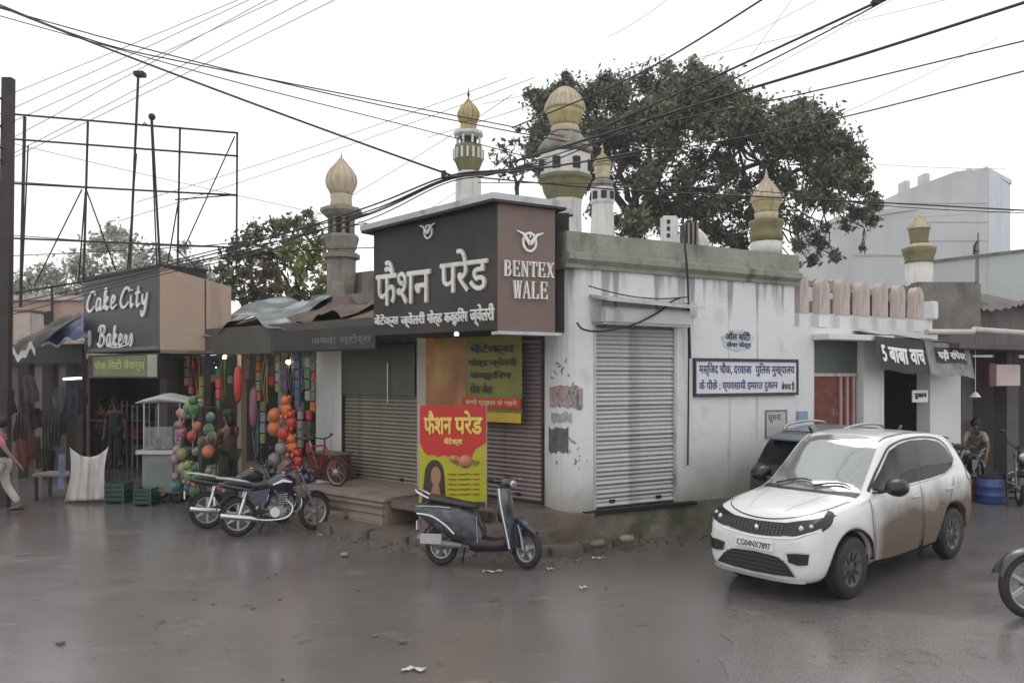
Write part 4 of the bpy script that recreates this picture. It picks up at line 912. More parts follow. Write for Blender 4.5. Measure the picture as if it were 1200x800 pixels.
# ------------------------------------------------------------------ trees
def leaf_mesh(mb,pts,size,rnd,mi=0):
    for c in pts:
        d=Vector((rnd.gauss(0,1),rnd.gauss(0,1),rnd.gauss(0,.7)+.3)).normalized(); e=d.orthogonal().normalized(); e=(Matrix.Rotation(rnd.uniform(0,6.28),3,d)@e); f=d.cross(e)
        s=size*rnd.uniform(.4,1.6); c=Vector(c)
        mb.add([c-e*s*.9,c+f*s*.38-e*.1*s,c+e*s*.9,c-f*s*.38-e*.1*s],[(0,1,2,3)],mi)
def branch(mb,a,b,r0,r1,rnd,seg=6,wig=.06):
    a=Vector(a);b=Vector(b);L=(b-a).length; pts=[];rs=[]
    for i in range(seg+1):
        t=i/seg; q=a.lerp(b,t); 
        if 0<i<seg: q+=Vector((rnd.uniform(-1,1),rnd.uniform(-1,1),rnd.uniform(-1,1)))*L*wig
        pts.append(q); rs.append(r0+(r1-r0)*t)
    mb.tube(pts,rs,6,cap=False); return pts
def tree(name,label,base,clumps,trunk_r,forks,leafm,nleaf,lsize,rnd,leafm2=None,group=None,barkm=None,wig=.06):
    """clumps: (centre, radius, density, material index); forks: limb junctions"""
    t=thing(name,label,'tree',tuple(base),group=group)
    tr=MB(); br=MB(); F0=[Vector(f) for f in forks]
    top=F0[0]; branch(tr,base,top,trunk_r,trunk_r*.6,rnd,5,.03)
    for f in F0[1:]: branch(br,top,f,trunk_r*.42,trunk_r*.16,rnd,8,.05)
    lv=MB()
    for c,r,dn,mi in clumps:
        c=Vector(c); near=min(F0[1:] or F0,key=lambda f:(f-c).length)
        pts=branch(br,near,c,trunk_r*.13,trunk_r*.035,rnd,6,.08)
        subs=[]
        for k in range(9):
            d=Vector((rnd.gauss(0,1),rnd.gauss(0,1),rnd.gauss(0,.8))).normalized()*r*rnd.uniform(.5,1.05)
            branch(br,pts[-1 if k%2 else -2],c+d,trunk_r*.035,trunk_r*.012,rnd,3,.1); subs.append(c+d)
        nn=int(nleaf*dn*r*r)
        P=[]
        for k in range(nn):
            s=rnd.choice(subs)*.75+c*.25 if rnd.random()<.75 else c
            d=Vector((rnd.gauss(0,1),rnd.gauss(0,1),rnd.gauss(0,.75))); d=d.normalized()*abs(rnd.gauss(0,.46))*r
            P.append(s+d)
        leaf_mesh(lv,P,lsize,rnd,mi)
    tr.build('trunk',barkm or M_bark,t,norm=False); br.build('branches',barkm or M_bark,t,norm=False)
    lv.build('crown',[leafm,leafm2 or leafm],t,norm=False); return t
rnd=random.Random(5); YT=25
def tp(px,py,dy=0): return W(px,py,YT+dy)
forks=[tp(742,262,0),tp(720,170,-1.5),tp(690,140,1),tp(800,150,1.5),tp(860,160,-2),tp(835,235,1),tp(930,170,0),tp(960,200,1.8),tp(770,110,0),tp(770,215,-1.5),tp(880,230,1)]
cl=[]
dense=[(625,170,14),(640,195,13),(660,205,13),(690,215,14),(700,240,12),(715,255,12),(672,165,18),(705,190,17),(760,205,16),(800,225,15),(820,250,14),(850,235,15),(880,255,14),(905,280,11),(815,205,14),(630,100,12),(670,85,12),(710,82,12),(880,115,16),(1010,200,12),(1022,245,9),(845,190,14),(785,170,16),(640,120,20),(632,150,16),(655,95,14),(690,105,22),(700,135,20),(680,160,20),(725,100,22),(740,130,22),(725,160,20),(760,90,20),(775,118,24),(790,88,18),(805,100,24),(820,80,16),(840,95,22),(825,125,24),(860,110,22),(850,90,14),(870,135,22),(890,150,20),(915,128,18),(935,125,20),(905,165,22),(945,145,22),(965,140,18),(930,170,22),(965,170,22),(985,165,18),(990,195,18),(965,205,20),(1000,215,14),(795,140,20),(755,160,18),(780,70,9),(812,65,8),(1000,180,12),(835,150,20),(860,160,18),
 (650,180,16),(735,190,18),(770,235,14),(750,250,15),(745,270,14),(780,262,14),(840,275,18),(866,285,16),(900,200,16),(925,215,16),(950,232,15),(975,240,14),(1005,245,12),(1018,225,10),(940,262,12),(960,285,10),(985,300,7),(1020,262,8),(955,305,7),(935,290,8)]
sparse=[(715,215,18),(745,215,18),(780,190,20),(800,210,20),(820,185,20),(850,200,20),(870,215,20),(890,240,18),(830,235,20),(800,245,16),(860,250,18),(910,250,14),(700,190,16),(640,205,12),(990,265,10),(970,265,10),(1010,290,6),(930,310,8),(1025,240,6)]
for px,py,r in dense: 
    py+=13 if py<105 else (8 if py<150 else 0)
    for q in range(2): cl.append((tp(px+rnd.uniform(-6,6),py+rnd.uniform(-5,5),rnd.uniform(-3,3)),r*YT/F*1.05,1.0,rnd.choice([0,0,1])))
for px,py,r in sparse: cl.append((tp(px,py,rnd.uniform(-2.5,2.5)),r*YT/F*1.1,.55,rnd.choice([0,1])))
tree('mango_tree','big dark spreading tree rising behind the minarets and the cornice',(tp(745,440)[0],YT,0),cl,.34,forks,M_leaf,2500,.085,rnd,M_leaf2)
# thin twiggy young tree just behind the sign
rnd=random.Random(8); YS=15.5
def tq(px,py,dy=0): return W(px,py,YS+dy)
cl=[(tq(px,py,rnd.uniform(-.5,.5)),r*YS/F,.75,0) for px,py,r in [(590,172,12),(605,165,12),(620,180,12),(598,190,13),(582,188,9),(612,200,13),(575,182,7),(625,160,9),(630,200,9),(590,205,10),(612,150,7)]]
tree('young_tree','sparse twiggy young tree between the slim minaret and the big one',(tq(606,440)[0],YS,0),cl,.08,[tq(606,225),tq(604,200),tq(598,185),tq(615,190)],M_leaf,1500,.06,rnd,M_leaf2)
# hedge of bushes left of the weathered minaret
rnd=random.Random(21); YH=17
def th(px,py,dy=0): return W(px,py,YH+dy)
cl=[(th(px,py,rnd.uniform(-.8,.8)),r*YH/F,1,mi) for px,py,r,mi in [(300,275,16,0),(325,268,16,0),(345,262,15,0),(365,268,14,0),(345,290,18,1),(365,300,18,1),(375,285,15,1),(330,300,18,0),(305,300,16,0),(385,310,14,1),(350,318,16,1),(330,335,16,1),(350,345,16,0),(300,342,14,0),(375,345,14,1),(270,300,14,0),(262,315,14,0),(275,325,14,0),(318,350,14,0),(395,330,12,1),(280,285,12,0),(272,345,12,0),(258,338,12,0),(286,350,12,0),(312,322,14,0),(380,330,14,1),(290,300,12,0),(285,320,12,0),(360,250,9,0)]]
tree('bushy_tree','low olive green bushy tree left of the weathered minaret',(th(345,440)[0],YH,0),cl,.12,[th(345,350),th(325,310),th(362,310),th(340,285)],M_leaf2,3000,.075,rnd,M_leafy)
YH=16
cl=[(th(px,py,rnd.uniform(-.4,.4)),r*YH/F,.8,0) for px,py,r in [(288,318,12),(300,325,12),(310,310,12),(318,322,11),(326,332,10),(295,335,11),(318,340,9),(306,340,10)]]
tree('russet_bush','russet leaved straggly bush behind the tarpaulin roof',(th(306,440)[0],YH,0),cl,.05,[th(306,352),th(300,335),th(315,335)],M_leafr,2200,.06,rnd,M_leafr)
# pale far trees behind the hoarding frame
rnd=random.Random(33); YP=45
def tf(px,py,dy=0): return W(px,py,YP+dy)
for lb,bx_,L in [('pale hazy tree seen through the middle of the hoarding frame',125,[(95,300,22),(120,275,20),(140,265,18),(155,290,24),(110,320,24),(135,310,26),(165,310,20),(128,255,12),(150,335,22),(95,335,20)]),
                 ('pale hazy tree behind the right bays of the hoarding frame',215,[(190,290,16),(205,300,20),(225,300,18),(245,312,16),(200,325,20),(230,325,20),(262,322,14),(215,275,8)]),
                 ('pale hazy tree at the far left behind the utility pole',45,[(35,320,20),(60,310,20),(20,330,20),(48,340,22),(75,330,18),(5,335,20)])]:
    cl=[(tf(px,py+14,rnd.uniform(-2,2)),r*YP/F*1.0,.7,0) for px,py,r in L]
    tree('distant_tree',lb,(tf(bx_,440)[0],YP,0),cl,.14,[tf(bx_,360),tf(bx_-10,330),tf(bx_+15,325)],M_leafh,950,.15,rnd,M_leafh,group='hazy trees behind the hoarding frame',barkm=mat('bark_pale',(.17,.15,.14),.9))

# ------------------------------------------------------------------ hoarding frame (bare steel) and utility pole
YJ=15.0
t=thing('hoarding_frame','tall empty steel hoarding frame standing over the left shops','billboard frame',((20-600)/F*YJ,YJ,2.8))
def bar(pa,pb,r=.022,nm='post',Y0=YJ,Y1=None,m=M_dark):
    g=MB(); a=W(pa[0],pa[1],Y0); b=W(pb[0],pb[1],Y1 or Y0); g.tube([a,b],r,6); g.build(nm,m,t)
for a,b,r in [((29,137),(24,360),.03),((103,143),(98,330),.022),((162,90),(152,318),.024),((211,149),(208,310),.02),((278,156),(277,320),.02)]: bar(a,b,r)
for a,b in [((16,134),(279,156)),((14,163),(279,183)),((14,215),(278,229)),((10,279),(277,290))]: bar(a,b,.020,'rail',YJ-.045)
for a,b,y2 in [((96,222),(40,335),YJ+.9),((101,222),(136,318),YJ+.9),((275,160),(216,290),YJ+.9),((160,180),(149,320),YJ+.7),((210,230),(196,312),YJ+.9),((100,225),(92,330),YJ+.9),((33,170),(25,350),YJ+.7),((205,234),(270,229),YJ+.3),((208,294),(240,322),YJ+.5)]: bar(a,b,.014,'brace',YJ+.05,y2)
g=MB(); p=W(164,87,YJ); g.bbox(p.x-.1,p.x+.1,p.y-.08,p.y+.08,p.z-.05,p.z+.04,.01); g.build('lamp_head',M_dark,t)
g=MB(); a=W(178,132,YJ-.3); 
t2=thing('antenna_pole','leaning twin pipe with a knobbly top inside the hoarding frame','pole',tuple(W(188,315,YJ-.3)))
g.tube([W(178,140,YJ-.3),W(188,318,YJ-.3)],.022,6); g.build('pipe',M_dark,t2)
g=MB(); g.tube([W(177,140,YJ-.3),W(184,318,YJ-.35)],.014,6); g.build('pipe',M_dark,t2)
g=MB(); g.ball(tuple(W(178,137,YJ-.3)),.07,8); g.tube([W(172,145,YJ-.3),W(166,148,YJ-.3),W(170,143,YJ-.3)],.012,5); g.build('insulator',M_dark,t2)
YU=12.8
t=thing('utility_pole','dark steel utility pole at the far left edge of the street','utility pole',tuple(W(6,590,YU)))
g=MB(); a=W(10,92,YU); b=W(3,595,YU); g.add([(a.x-.08,YU-.06,a.z),(a.x+.08,YU-.06,a.z),(a.x+.08,YU+.06,a.z),(a.x-.08,YU+.06,a.z),(b.x-.10,YU-.06,-.1),(b.x+.10,YU-.06,-.1),(b.x+.10,YU+.06,-.1),(b.x-.10,YU+.06,-.1)],[(0,1,2,3),(4,5,6,7),(0,1,5,4),(1,2,6,5),(2,3,7,6),(3,0,4,7)]); g.build('shaft',mat('pole_steel',(.05,.038,.038),.7,metal=.2,var=.3,vs=4),t)
for py in (118,150,175,190):
    g=MB(); p=W(3,py,YU); g.tube([(p.x-.5,YU-.1,p.z),(p.x+.05,YU-.1,p.z)],.02,6); g.lathe([(.03,0),(.045,.03),(.03,.06),(.045,.09),(.01,.12)],8,(p.x-.12,YU-.1,p.z+.02)); g.build('insulator_arm',M_dark,t)

# ------------------------------------------------------------------ overhead cables
def wire(name,a,b,r,label,sag=.0,m=M_cable,group=None,mids=(),n=14):
    A=W(*a);B=W(*b); P=[A]+[W(*q) for q in mids]+[B]
    if len(P)==2: pts=[A.lerp(B,i/n)-Vector((0,0,sag*4*(i/n)*(1-i/n))) for i in range(n+1)]
    else: pts=spl(P,8)
    g=MB(); g.tube(pts,r,5,cap=False); g.build(name,m,norm=False,label=label,cat='cable',group=group)
WG='overhead cables crossing the sky'
wire('overhead_cable',(-60,-16,11),(530,206,9.2),.014,'thickest black cable slanting from the top left corner to the sign canopy',.04,group=WG)
wire('overhead_cable',(-60,-8,12),(700,172,13),.011,'uppermost of the long cables running from the top left behind the slim minaret',.18,group=WG)
wire('overhead_cable',(-60,-20,11.5),(660,160,13),.011,'second long cable from the top left crossing the slim gilt dome',.20,group=WG,mids=((100,45,11.7),(240,78,12),(535,136,12.7)))
wire('overhead_cable',(-60,2,11.8),(640,190,13),.009,'lowest of the long thin cables meeting the slim minaret at its brim',.2,group=WG,mids=((100,47,11.9),(275,96,12.3),(530,161,12.8)))
wire('overhead_cable',(690,157,10),(1060,-12,7),.014,'heavy cable climbing steeply over the tree to the top edge',.05,group=WG,mids=((860,80,9),))
wire('overhead_cable',(600,190,10),(1260,-16,7),.017,'heaviest cable crossing the dark tree up to the top right corner',.1,group=WG,mids=((700,160,9.6),(820,122,9),(1008,65,8)))
wire('overhead_cable',(640,185,10.2),(1260,34,7.5),.009,'thin cable below the heaviest one ending high on the right edge',.15,group=WG,mids=((770,146,9.7),(950,108,9),(1155,59,8)))
wire('overhead_cable',(700,190,10.2),(1260,68,7.6),.009,'thin cable leaving the right side of the tree toward the right edge',.15,group=WG,mids=((860,163,9.6),(990,137,9)))
wire('overhead_cable',(600,150,12),(940,-30,8),.012,'black cable rising from the tree top to the top middle edge',.05,group=WG,mids=((750,86,10.5),))
wire('overhead_cable',(560,208,9.4),(1260,250,9.6),.010,'nearly level cable passing in front of the tall blue building',.3,group=WG,mids=((720,222,9.5),(880,230,9.6),(1060,239,9.6)))
wire('overhead_cable',(560,214,9.4),(1260,252,10),.006,'thin level wire just under the level cable right of the sign',.25,group=WG,mids=((720,216,9.5),(900,225,9.6),(1060,243,9.8)))
wire('overhead_cable',(600,208,9.4),(1050,-6,7.2),.008,'thin cable close beside the steep heavy one above the tree',.08,group=WG)
wire('overhead_cable',(520,208,9.0),(760,175,10),.013,'short cable from the canopy corner toward the big minaret',.05,group=WG)
# bundle of service lines along the left shops and over the canopy
BG='bundled service cables sweeping down to the left shops'
rb=random.Random(3)
bl=[('topmost strand of the cable bundle left of the sign canopy',.012,0,0),('second strand of the cable bundle sagging over the weathered minaret',.010,5,-6),('third strand of the cable bundle, lowest over the tarpaulins',.010,9,6),('thin strand of the cable bundle nearest the canopy edge',.008,3,10),('frayed strand of the cable bundle hanging widest at the left',.008,12,16)]
for i,(lb,r,dy1,dy2) in enumerate(bl):
    wire('service_cable',(-30,352+dy2+i*3,14),(640,196-i*3,10),r,lb,group=BG,mids=((100,330+dy2*.5+i*2,13.2),(190,312+dy2*.6,12.4),(300,284+dy2*.6+i,11.4),(430,243+dy1*.6+i*2,10.2),(520,208+dy1*.3+i,9.3),(580,200+i,9.4)))
for i,(a,b,c,lb) in enumerate([((15,276),(275,289),(430,250),'level cable crossing the foot of the hoarding frame'),((10,300),(250,287),(430,262),'second level cable low across the hoarding frame'),((0,212),(150,222),(278,228),'thin cable at half height of the hoarding frame'),((100,335),(270,300),(440,290),'slack cable dipping behind the beige parapet')]):
    wire('service_cable',(*a,13.5),(*c,10.6),.008,lb,group=BG,mids=((*b,12),))
# far faint lines
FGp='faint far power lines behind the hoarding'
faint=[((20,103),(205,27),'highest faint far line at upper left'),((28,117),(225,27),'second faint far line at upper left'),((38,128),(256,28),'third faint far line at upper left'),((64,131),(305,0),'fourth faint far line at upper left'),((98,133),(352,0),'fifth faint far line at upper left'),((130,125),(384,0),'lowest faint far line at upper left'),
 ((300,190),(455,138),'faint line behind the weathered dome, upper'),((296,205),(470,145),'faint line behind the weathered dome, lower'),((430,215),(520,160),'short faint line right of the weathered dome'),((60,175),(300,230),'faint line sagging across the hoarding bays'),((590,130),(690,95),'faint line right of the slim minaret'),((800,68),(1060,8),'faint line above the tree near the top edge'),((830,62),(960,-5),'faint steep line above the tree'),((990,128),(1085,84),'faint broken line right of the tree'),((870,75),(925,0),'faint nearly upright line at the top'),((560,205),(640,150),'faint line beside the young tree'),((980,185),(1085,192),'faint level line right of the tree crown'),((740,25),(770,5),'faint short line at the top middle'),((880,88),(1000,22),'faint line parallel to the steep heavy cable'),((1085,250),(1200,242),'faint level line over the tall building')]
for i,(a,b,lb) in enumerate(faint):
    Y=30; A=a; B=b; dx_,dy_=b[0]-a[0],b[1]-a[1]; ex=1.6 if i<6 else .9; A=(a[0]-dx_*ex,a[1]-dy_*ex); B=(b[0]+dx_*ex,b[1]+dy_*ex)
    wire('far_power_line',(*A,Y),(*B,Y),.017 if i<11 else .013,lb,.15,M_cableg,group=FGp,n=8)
for i,(px,py,lb) in enumerate([(520,203,'small insulator clamp on the thickest cable above the canopy'),(818,123,'dark splice lump on the heaviest cable over the tree'),(1025,4,'dark splice on the steep cable at the top edge')]):
    g=MB(); Yq=(9.2,9.0,7.1)[i]; p=W(px,py,Yq); g.bbox(p.x-.03,p.x+.03,Yq-.03,Yq+.03,p.z-.07 if i==0 else p.z-.02,p.z+.03,.008); g.build('cable_clamp',M_dark,label=lb,cat='clamp')
# ================================================================== left-hand shops (frame FL)
def SL(px,off=0): return FL.s(px,off)
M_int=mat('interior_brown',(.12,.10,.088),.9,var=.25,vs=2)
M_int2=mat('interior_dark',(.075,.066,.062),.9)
M_olived=mat('fascia_olive',(.085,.078,.065),.8,var=.2)
# tin and tarpaulin roof between the beige parapet and the corner sign
u0,u1=SL(205,-.9),SL(441,-.9)
rt=thing('toy_shop','open toy shop under a tarpaulin roof between the bakery and the white pillar','shop',(u0,-.9,0),FL)
def roofpt(u,v,zoff=0,x0=u0,x1=u1):
    x=x0+(x1-x0)*u; z=2.88+.18*u; return (x,-.9+1.9*v,z+.62*v+.03*sin(x*5)*v+zoff)
g=MB(); g.quadgrid(lambda u,v:roofpt(u,v),40,5); g.quadgrid(lambda u,v:roofpt(u,v,-.03),40,5); g.build('tin_roof',M_tinrust,rt)
ul=SL(193,-.9); g=MB(); g.box(ul,u1,-.9,-.86,2.58,3.06); g.build('fascia_board',M_olived,rt)
g=MB(); f0_,f1_=SL(318,-.93),SL(441,-.93); g.box(f0_,f1_,-.95,-.91,2.60,2.93); g.build('dark_board',M_signd,rt)
g=MB(); text(g,'जनता स्टोर्स',SL(365,-.95),SL(436,-.95),2.66,2.82,-.957,-.951,bold=.02); g.build('lettering',rgb('dull_letter',(.13,.12,.115)),rt)
rs_=random.Random(2)
def tarp(name,m,ua,ub,va,vb,lift,label,nx=26,ny=8,seed=1,drop=0):
    r=random.Random(seed); ph=[r.uniform(0,6) for _ in range(6)]
    def fn(u,v):
        uu=ua+(ub-ua)*u; vv=va+(vb-va)*v; p=roofpt(uu,vv)
        w_=lift*(.5+.5*sin(u*7+ph[0])*sin(v*4+ph[1]))+.035*sin(u*23+ph[2])+.03*sin(v*11+u*9+ph[3])
        e=.0 if 0<u<1 and 0<v<1 else -.03
        return (p[0],p[1]+.03*sin(u*17+ph[4]),p[2]+.05+w_+e-(drop*(1-v)**3))
    g=MB(); g.quadgrid(fn,nx,ny); return g.build(name,m,None,FL,(SL(0),0,0),label=label,cat='tarpaulin',group='tarpaulins on the toy shop roof')
tarp('tarpaulin',M_tarpg,.12,.62,-.02,.95,.30,'long grey green tarpaulin with pale folds over the toy shop roof',seed=1,drop=.05)
tarp('tarpaulin',mat('tarp_rust',(.12,.075,.065),.7,var=.4,vs=3,bump=.4,bs=6),.60,.86,.0,1,.16,'rust brown ragged sheet on the roof next to the sign',14,6,2)
tarp('tarpaulin',M_tarpbr,.0,.13,.0,.6,.20,'small crumpled sheet bundled at the left end of the toy shop roof',10,6,3)
# old parapet between roof and sign
g=MB(); g.box(SL(372,.9),SL(438,1.1),.75,1.1,2.9,3.75); g.build('old_parapet',M_conc,None,FL,(SL(372,.9),.75,2.9),label='weathered grey parapet below the ribbed minaret left of the sign',cat='wall')
g=MB(); g.bbox(SL(405,.6),SL(438,.6),.55,.74,3.15,4.05,.02); g.build('roof_block',M_oldg,None,FL,(SL(405,.6),.55,3.15),label='crumbling block between weathered minaret and charcoal sign',cat='wall')
# toy shop interior
t0s,t1s=SL(238),SL(371)
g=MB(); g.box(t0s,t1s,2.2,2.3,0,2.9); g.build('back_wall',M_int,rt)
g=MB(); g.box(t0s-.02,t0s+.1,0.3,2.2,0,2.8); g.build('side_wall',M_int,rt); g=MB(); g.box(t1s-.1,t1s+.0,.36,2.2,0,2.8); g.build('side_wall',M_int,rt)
g=MB(); g.box(t0s,t1s,.0,2.2,0,.35); g.build('shop_floor',M_stone,rt)
for px in (283,331):
    x=SL(px,.05); g=MB(); g.box(x-.07,x+.07,.0,.12,.35,2.8); g.build('post',mat('post_cream',(.33,.28,.21),.8,var=.2),rt)
for zz in (.9,1.4,1.9,2.35):
    g=MB(); g.box(t0s+.1,t1s-.1,1.75,2.19,zz,zz+.04); g.build('shelf',M_conc,rt)
# goods on the shelves: boxes and packets, each its own thing
pal={'red':(.42,.04,.03),'orange':(.55,.13,.03),'yellow':(.55,.40,.06),'green':(.06,.25,.07),'blue':(.05,.13,.38),'pink':(.55,.14,.26),'white':(.42,.40,.38),'purple':(.20,.08,.28),'teal':(.05,.28,.30),'silver':(.42,.43,.45),'brown':(.16,.09,.05),'cream':(.5,.44,.33),'lime':(.30,.42,.06)}
pal={k:tuple(.62*(c*.72+.28*(sum(v)/3)) if k not in('orange','red') else 1.1*c for c in v) for k,v in pal.items()}
PM={k:mat('toy_'+k,v,.42,var=.18,vs=6) for k,v in pal.items()}
rg=random.Random(77); names=list(pal)
rows={.94:'lowest',1.44:'second lowest',1.94:'second highest',2.39:'highest'}
for zz,rw_ in rows.items():
    n_=13; used=[]
    for i in range(n_):
        x=t0s+.2+(t1s-t0s-.5)*i/(n_-1); c=names[(i*5+int(zz*10))%len(names)]; w_=rg.uniform(.09,.14); h_=rg.uniform(.16,.34) if zz<2.3 else .22
        g=MB(); g.bbox(x-w_,x+w_,1.78,2.0,zz,zz+h_,.012)
        g.build('toy_box',PM[c],None,FL,(x,1.78,zz),label=f'{c} toy box on the {rw_} shelf of the toy shop back wall',cat='box',group='toy boxes on the shelves')
# hanging goods in front
def hang_strip(px,py0,py1,off,c,label,kind='packet',wpx=6):
    x=SL(px,off); z1=FL.z(px,py0,off); z0=FL.z(px,py1,off); k=(z1-z0); t=thing('hanging_'+kind,label,kind,(x,off,z0),FL,'goods hanging at the toy shop front')
    w_=wpx*.5*.0155
    if kind=='packet':
        n=max(2,int(k/.16))
        for i in range(n):
            za=z0+k*i/n; g=MB(); g.bbox(x-w_,x+w_,off-.02,off+.02,za+.012,za+k/n-.01,.008); g.build('pouch',PM[c] if i%3 else PM[names[(names.index(c)+3)%len(names)]],t)
    elif kind=='streamer':
        for i in range(4):
            g=MB(); xx=x+w_*(i/1.5-1); g.quadgrid(lambda u,v:(xx-.012+.024*u+.02*sin(v*9+i),off+.02*cos(v*7+i*2),z0+k*v+(.04*i if v<.1 else 0)),1,8,0,False); g.build('tassel',PM[c],t)
    elif kind=='bag':
        g=MB(); g.loft([(-w_,0,.03,.02),(-w_*.8,0,k*.42,.05),(0,0,k*.5,.08),(w_*.8,0,k*.42,.05),(w_,0,.03,.02)],12); g.v=[(x+a,off+b,z0+k*.45+c_) for a,b,c_ in g.v]; g.build('bag_body',PM[c],t)
    g=MB(); g.tube([(x,off,z1-.02),(x,off,z1+.12)],.004,4); g.build('string',M_dark,t)
    return t
H_=[(219,400,452,-.7,'cream','packet'),(224,412,462,-.75,'brown','packet'),(232,405,470,-.8,'orange','streamer'),(243,400,440,-.75,'blue','packet'),(250,405,448,-.6,'teal','packet'),(262,402,470,-.8,'lime','streamer'),(270,398,450,-.55,'green','packet'),(279,425,470,-.9,'red','bag'),(289,405,445,-.4,'yellow','packet'),
 (303,400,470,-.3,'cream','packet'),(311,402,480,-.45,'yellow','streamer'),(318,405,452,-.3,'brown','packet'),(326,400,460,-.5,'silver','packet'),(334,430,470,-.45,'purple','packet'),(342,404,470,-.3,'white','streamer'),(349,410,478,-.45,'blue','packet'),(355,400,460,-.3,'silver','streamer'),(361,405,470,-.5,'green','packet'),(367,400,482,-.35,'cream','packet'),(297,450,500,-.6,'pink','bag'),(308,470,520,-.5,'silver','packet'),(236,440,478,-.9,'lime','packet'),(256,430,480,-.9,'red','packet'),(352,470,525,-.4,'white','packet'),(362,480,530,-.35,'brown','packet'),(300,480,540,-.4,'teal','streamer')]
where={219:'at the far left',224:'second from the left',232:'third from the left',243:'above the cart end',250:'left of the teal pole of packets',262:'beside the woman, left',270:'above the woman',279:'just above the woman',289:'right beside the red bag',303:'by the cream post',311:'in the middle bay',318:'in the middle bay behind',326:'left of the lit bulb',334:'below the lit bulb',342:'right of the lit bulb',349:'in the right bay',355:'in the right bay behind the blue strip',361:'in the right bay near the pillar',367:'beside the white pillar',297:'low beside the cream post',308:'low in the middle bay',236:'low above the heap of balls',256:'low left of the woman',352:'low in the right bay',362:'low beside the white pillar',300:'lowest beside the motorcycles'}
for px,a,b,o_,c,kd in H_: hang_strip(px,a,b,o_,c,f'{c} hanging {kd} {where[px]} of the toy shop front',kd,9 if kd!='streamer' else 8)
# lit bulbs
M_bulb=mat('bulb_lit',(.9,.9,.85),.4,emit=(1,.90,.68),es=45)
for px,py,lb in ((338,424,'bright bulb hanging in the middle of the toy shop'),(252,432,'small white bulb hanging left of the woman'),(263,418,'faint bulb under the toy shop fascia')):
    x=SL(px,-.3); z=FL.z(px,py,-.3); t=thing('hanging_bulb',lb,'lamp',(x,-.3,z),FL); g=MB(); g.ball((x,-.3,z),.04,10); g.build('bulb',M_bulb,t); g=MB(); g.tube([(x,-.3,z+.04),(x,-.3,2.8)],.005,4); g.lathe([(.02,.03),(.02,.08)],8,(x,-.3,z)); g.build('flex',M_dark,t)
# orange inflatable toys
def cluster(spec,Yoff,group,cat='toy ball'):
    for px,py,r,c,lb,kd in spec:
        x=SL(px,Yoff); z=FL.z(px,py,Yoff); k=(FL.world(x,Yoff)[1])/F; R=r*k
        if kd=='ball':
            t=thing('toy_ball',lb,'ball',(x,Yoff,z-R),FL,group); g=MB(); g.ball((x,Yoff,z),R,14); g.build('ball_skin',PM[c],t)
            g=MB(); g.torus((x,Yoff,z),R*1.0,.008,20,5,'y'); g.torus((x,Yoff,z),R*1.0,.008,20,5,'x'); g.build('seam',PM['white' if c!='white' else 'red'],t)
        else:
            t=thing('toy_animal',lb,'inflatable toy',(x,Yoff,z-R),FL,group)
            g=MB(); g.ball((x,Yoff,z),R,12,0,(.8,.7,1)); g.ball((x,Yoff-.02,z+R*1.15),R*.62,12); g.build('body',PM[c],t)
            for s_ in (-1,1):
                g=MB(); g.ball((x+s_*R*.5,Yoff,z+R*1.65),R*.25,8); g.build('ear',PM[c],t)
                g=MB(); g.ball((x+s_*R*.85,Yoff-.03,z+R*.25),R*.3,8,0,(1,.8,.8)); g.build('arm',PM[c],t)
                g=MB(); g.ball((x+s_*R*.5,Yoff-.05,z-R*.9),R*.32,8); g.build('leg',PM[c],t)
cluster([(322,486,8,'orange','orange toy ball hanging top left of the inflatable bunch','ball'),(336,480,9,'orange','orange inflatable bear at the top of the bunch','toy'),(342,495,8,'red','red inflatable bear right of the bunch','toy'),(322,502,9,'orange','round orange ball in the bunch, second row','ball'),(334,508,9,'red','red ball low in the orange bunch','ball'),(318,490,5,'cream','cream ball peeping out left of the orange bunch','ball'),
 (343,525,9,'orange','orange inflatable bear near the ground by the navy motorcycle','toy'),(350,540,8,'red','red inflatable bear behind the motorcycle handlebar','toy'),(330,525,8,'silver','silver grey ball below the orange bunch','ball'),(322,538,8,'silver','silver grey ball above the motorcycle tank','ball'),(338,545,8,'pink','pink ball behind the motorcycle handlebar','ball')],-.95,'orange inflatable toys in front of the toy shop')
# heap of colourful balls beside the cart
B_=[(207,496,'green'),(218,489,'silver'),(231,497,'orange'),(243,505,'green'),(212,510,'pink'),(224,513,'red'),(236,520,'brown'),(206,524,'cream'),(217,529,'yellow'),(230,532,'lime'),(243,530,'orange'),(205,540,'white'),(216,545,'cream'),(229,547,'green'),(242,548,'lime'),(207,557,'white'),(219,561,'purple'),(231,562,'lime'),(244,562,'green'),(209,572,'teal'),(221,575,'blue'),(233,576,'green'),(246,490,'teal'),(250,516,'brown'),(225,478,'lime'),(212,480,'orange')]
rj=random.Random(6)
cluster([(213,507,8,'pink','big magenta pink inflatable toy in the middle of the ball heap','toy'),(228,480,9,'green','green inflatable toy on top of the ball heap','toy'),(222,556,9,'lime','lime inflatable toy low in the ball heap','toy')],-2.12,'colourful balls heaped beside the cart')
cluster([(px+rj.uniform(-4,4),py+rj.uniform(-4,4),rj.uniform(4,7.5),c,f'{c} ball in the net beside the cart, '+('topmost row' if py<493 else 'second row' if py<505 else 'upper middle row' if py<518 else 'middle row' if py<535 else 'lower middle row' if py<552 else 'bottom row')+f', {"left" if px<213 else "centre left" if px<224 else "centre right" if px<238 else "right"} side','ball') for px,py,c in B_],-2.05,'colourful balls heaped beside the cart')
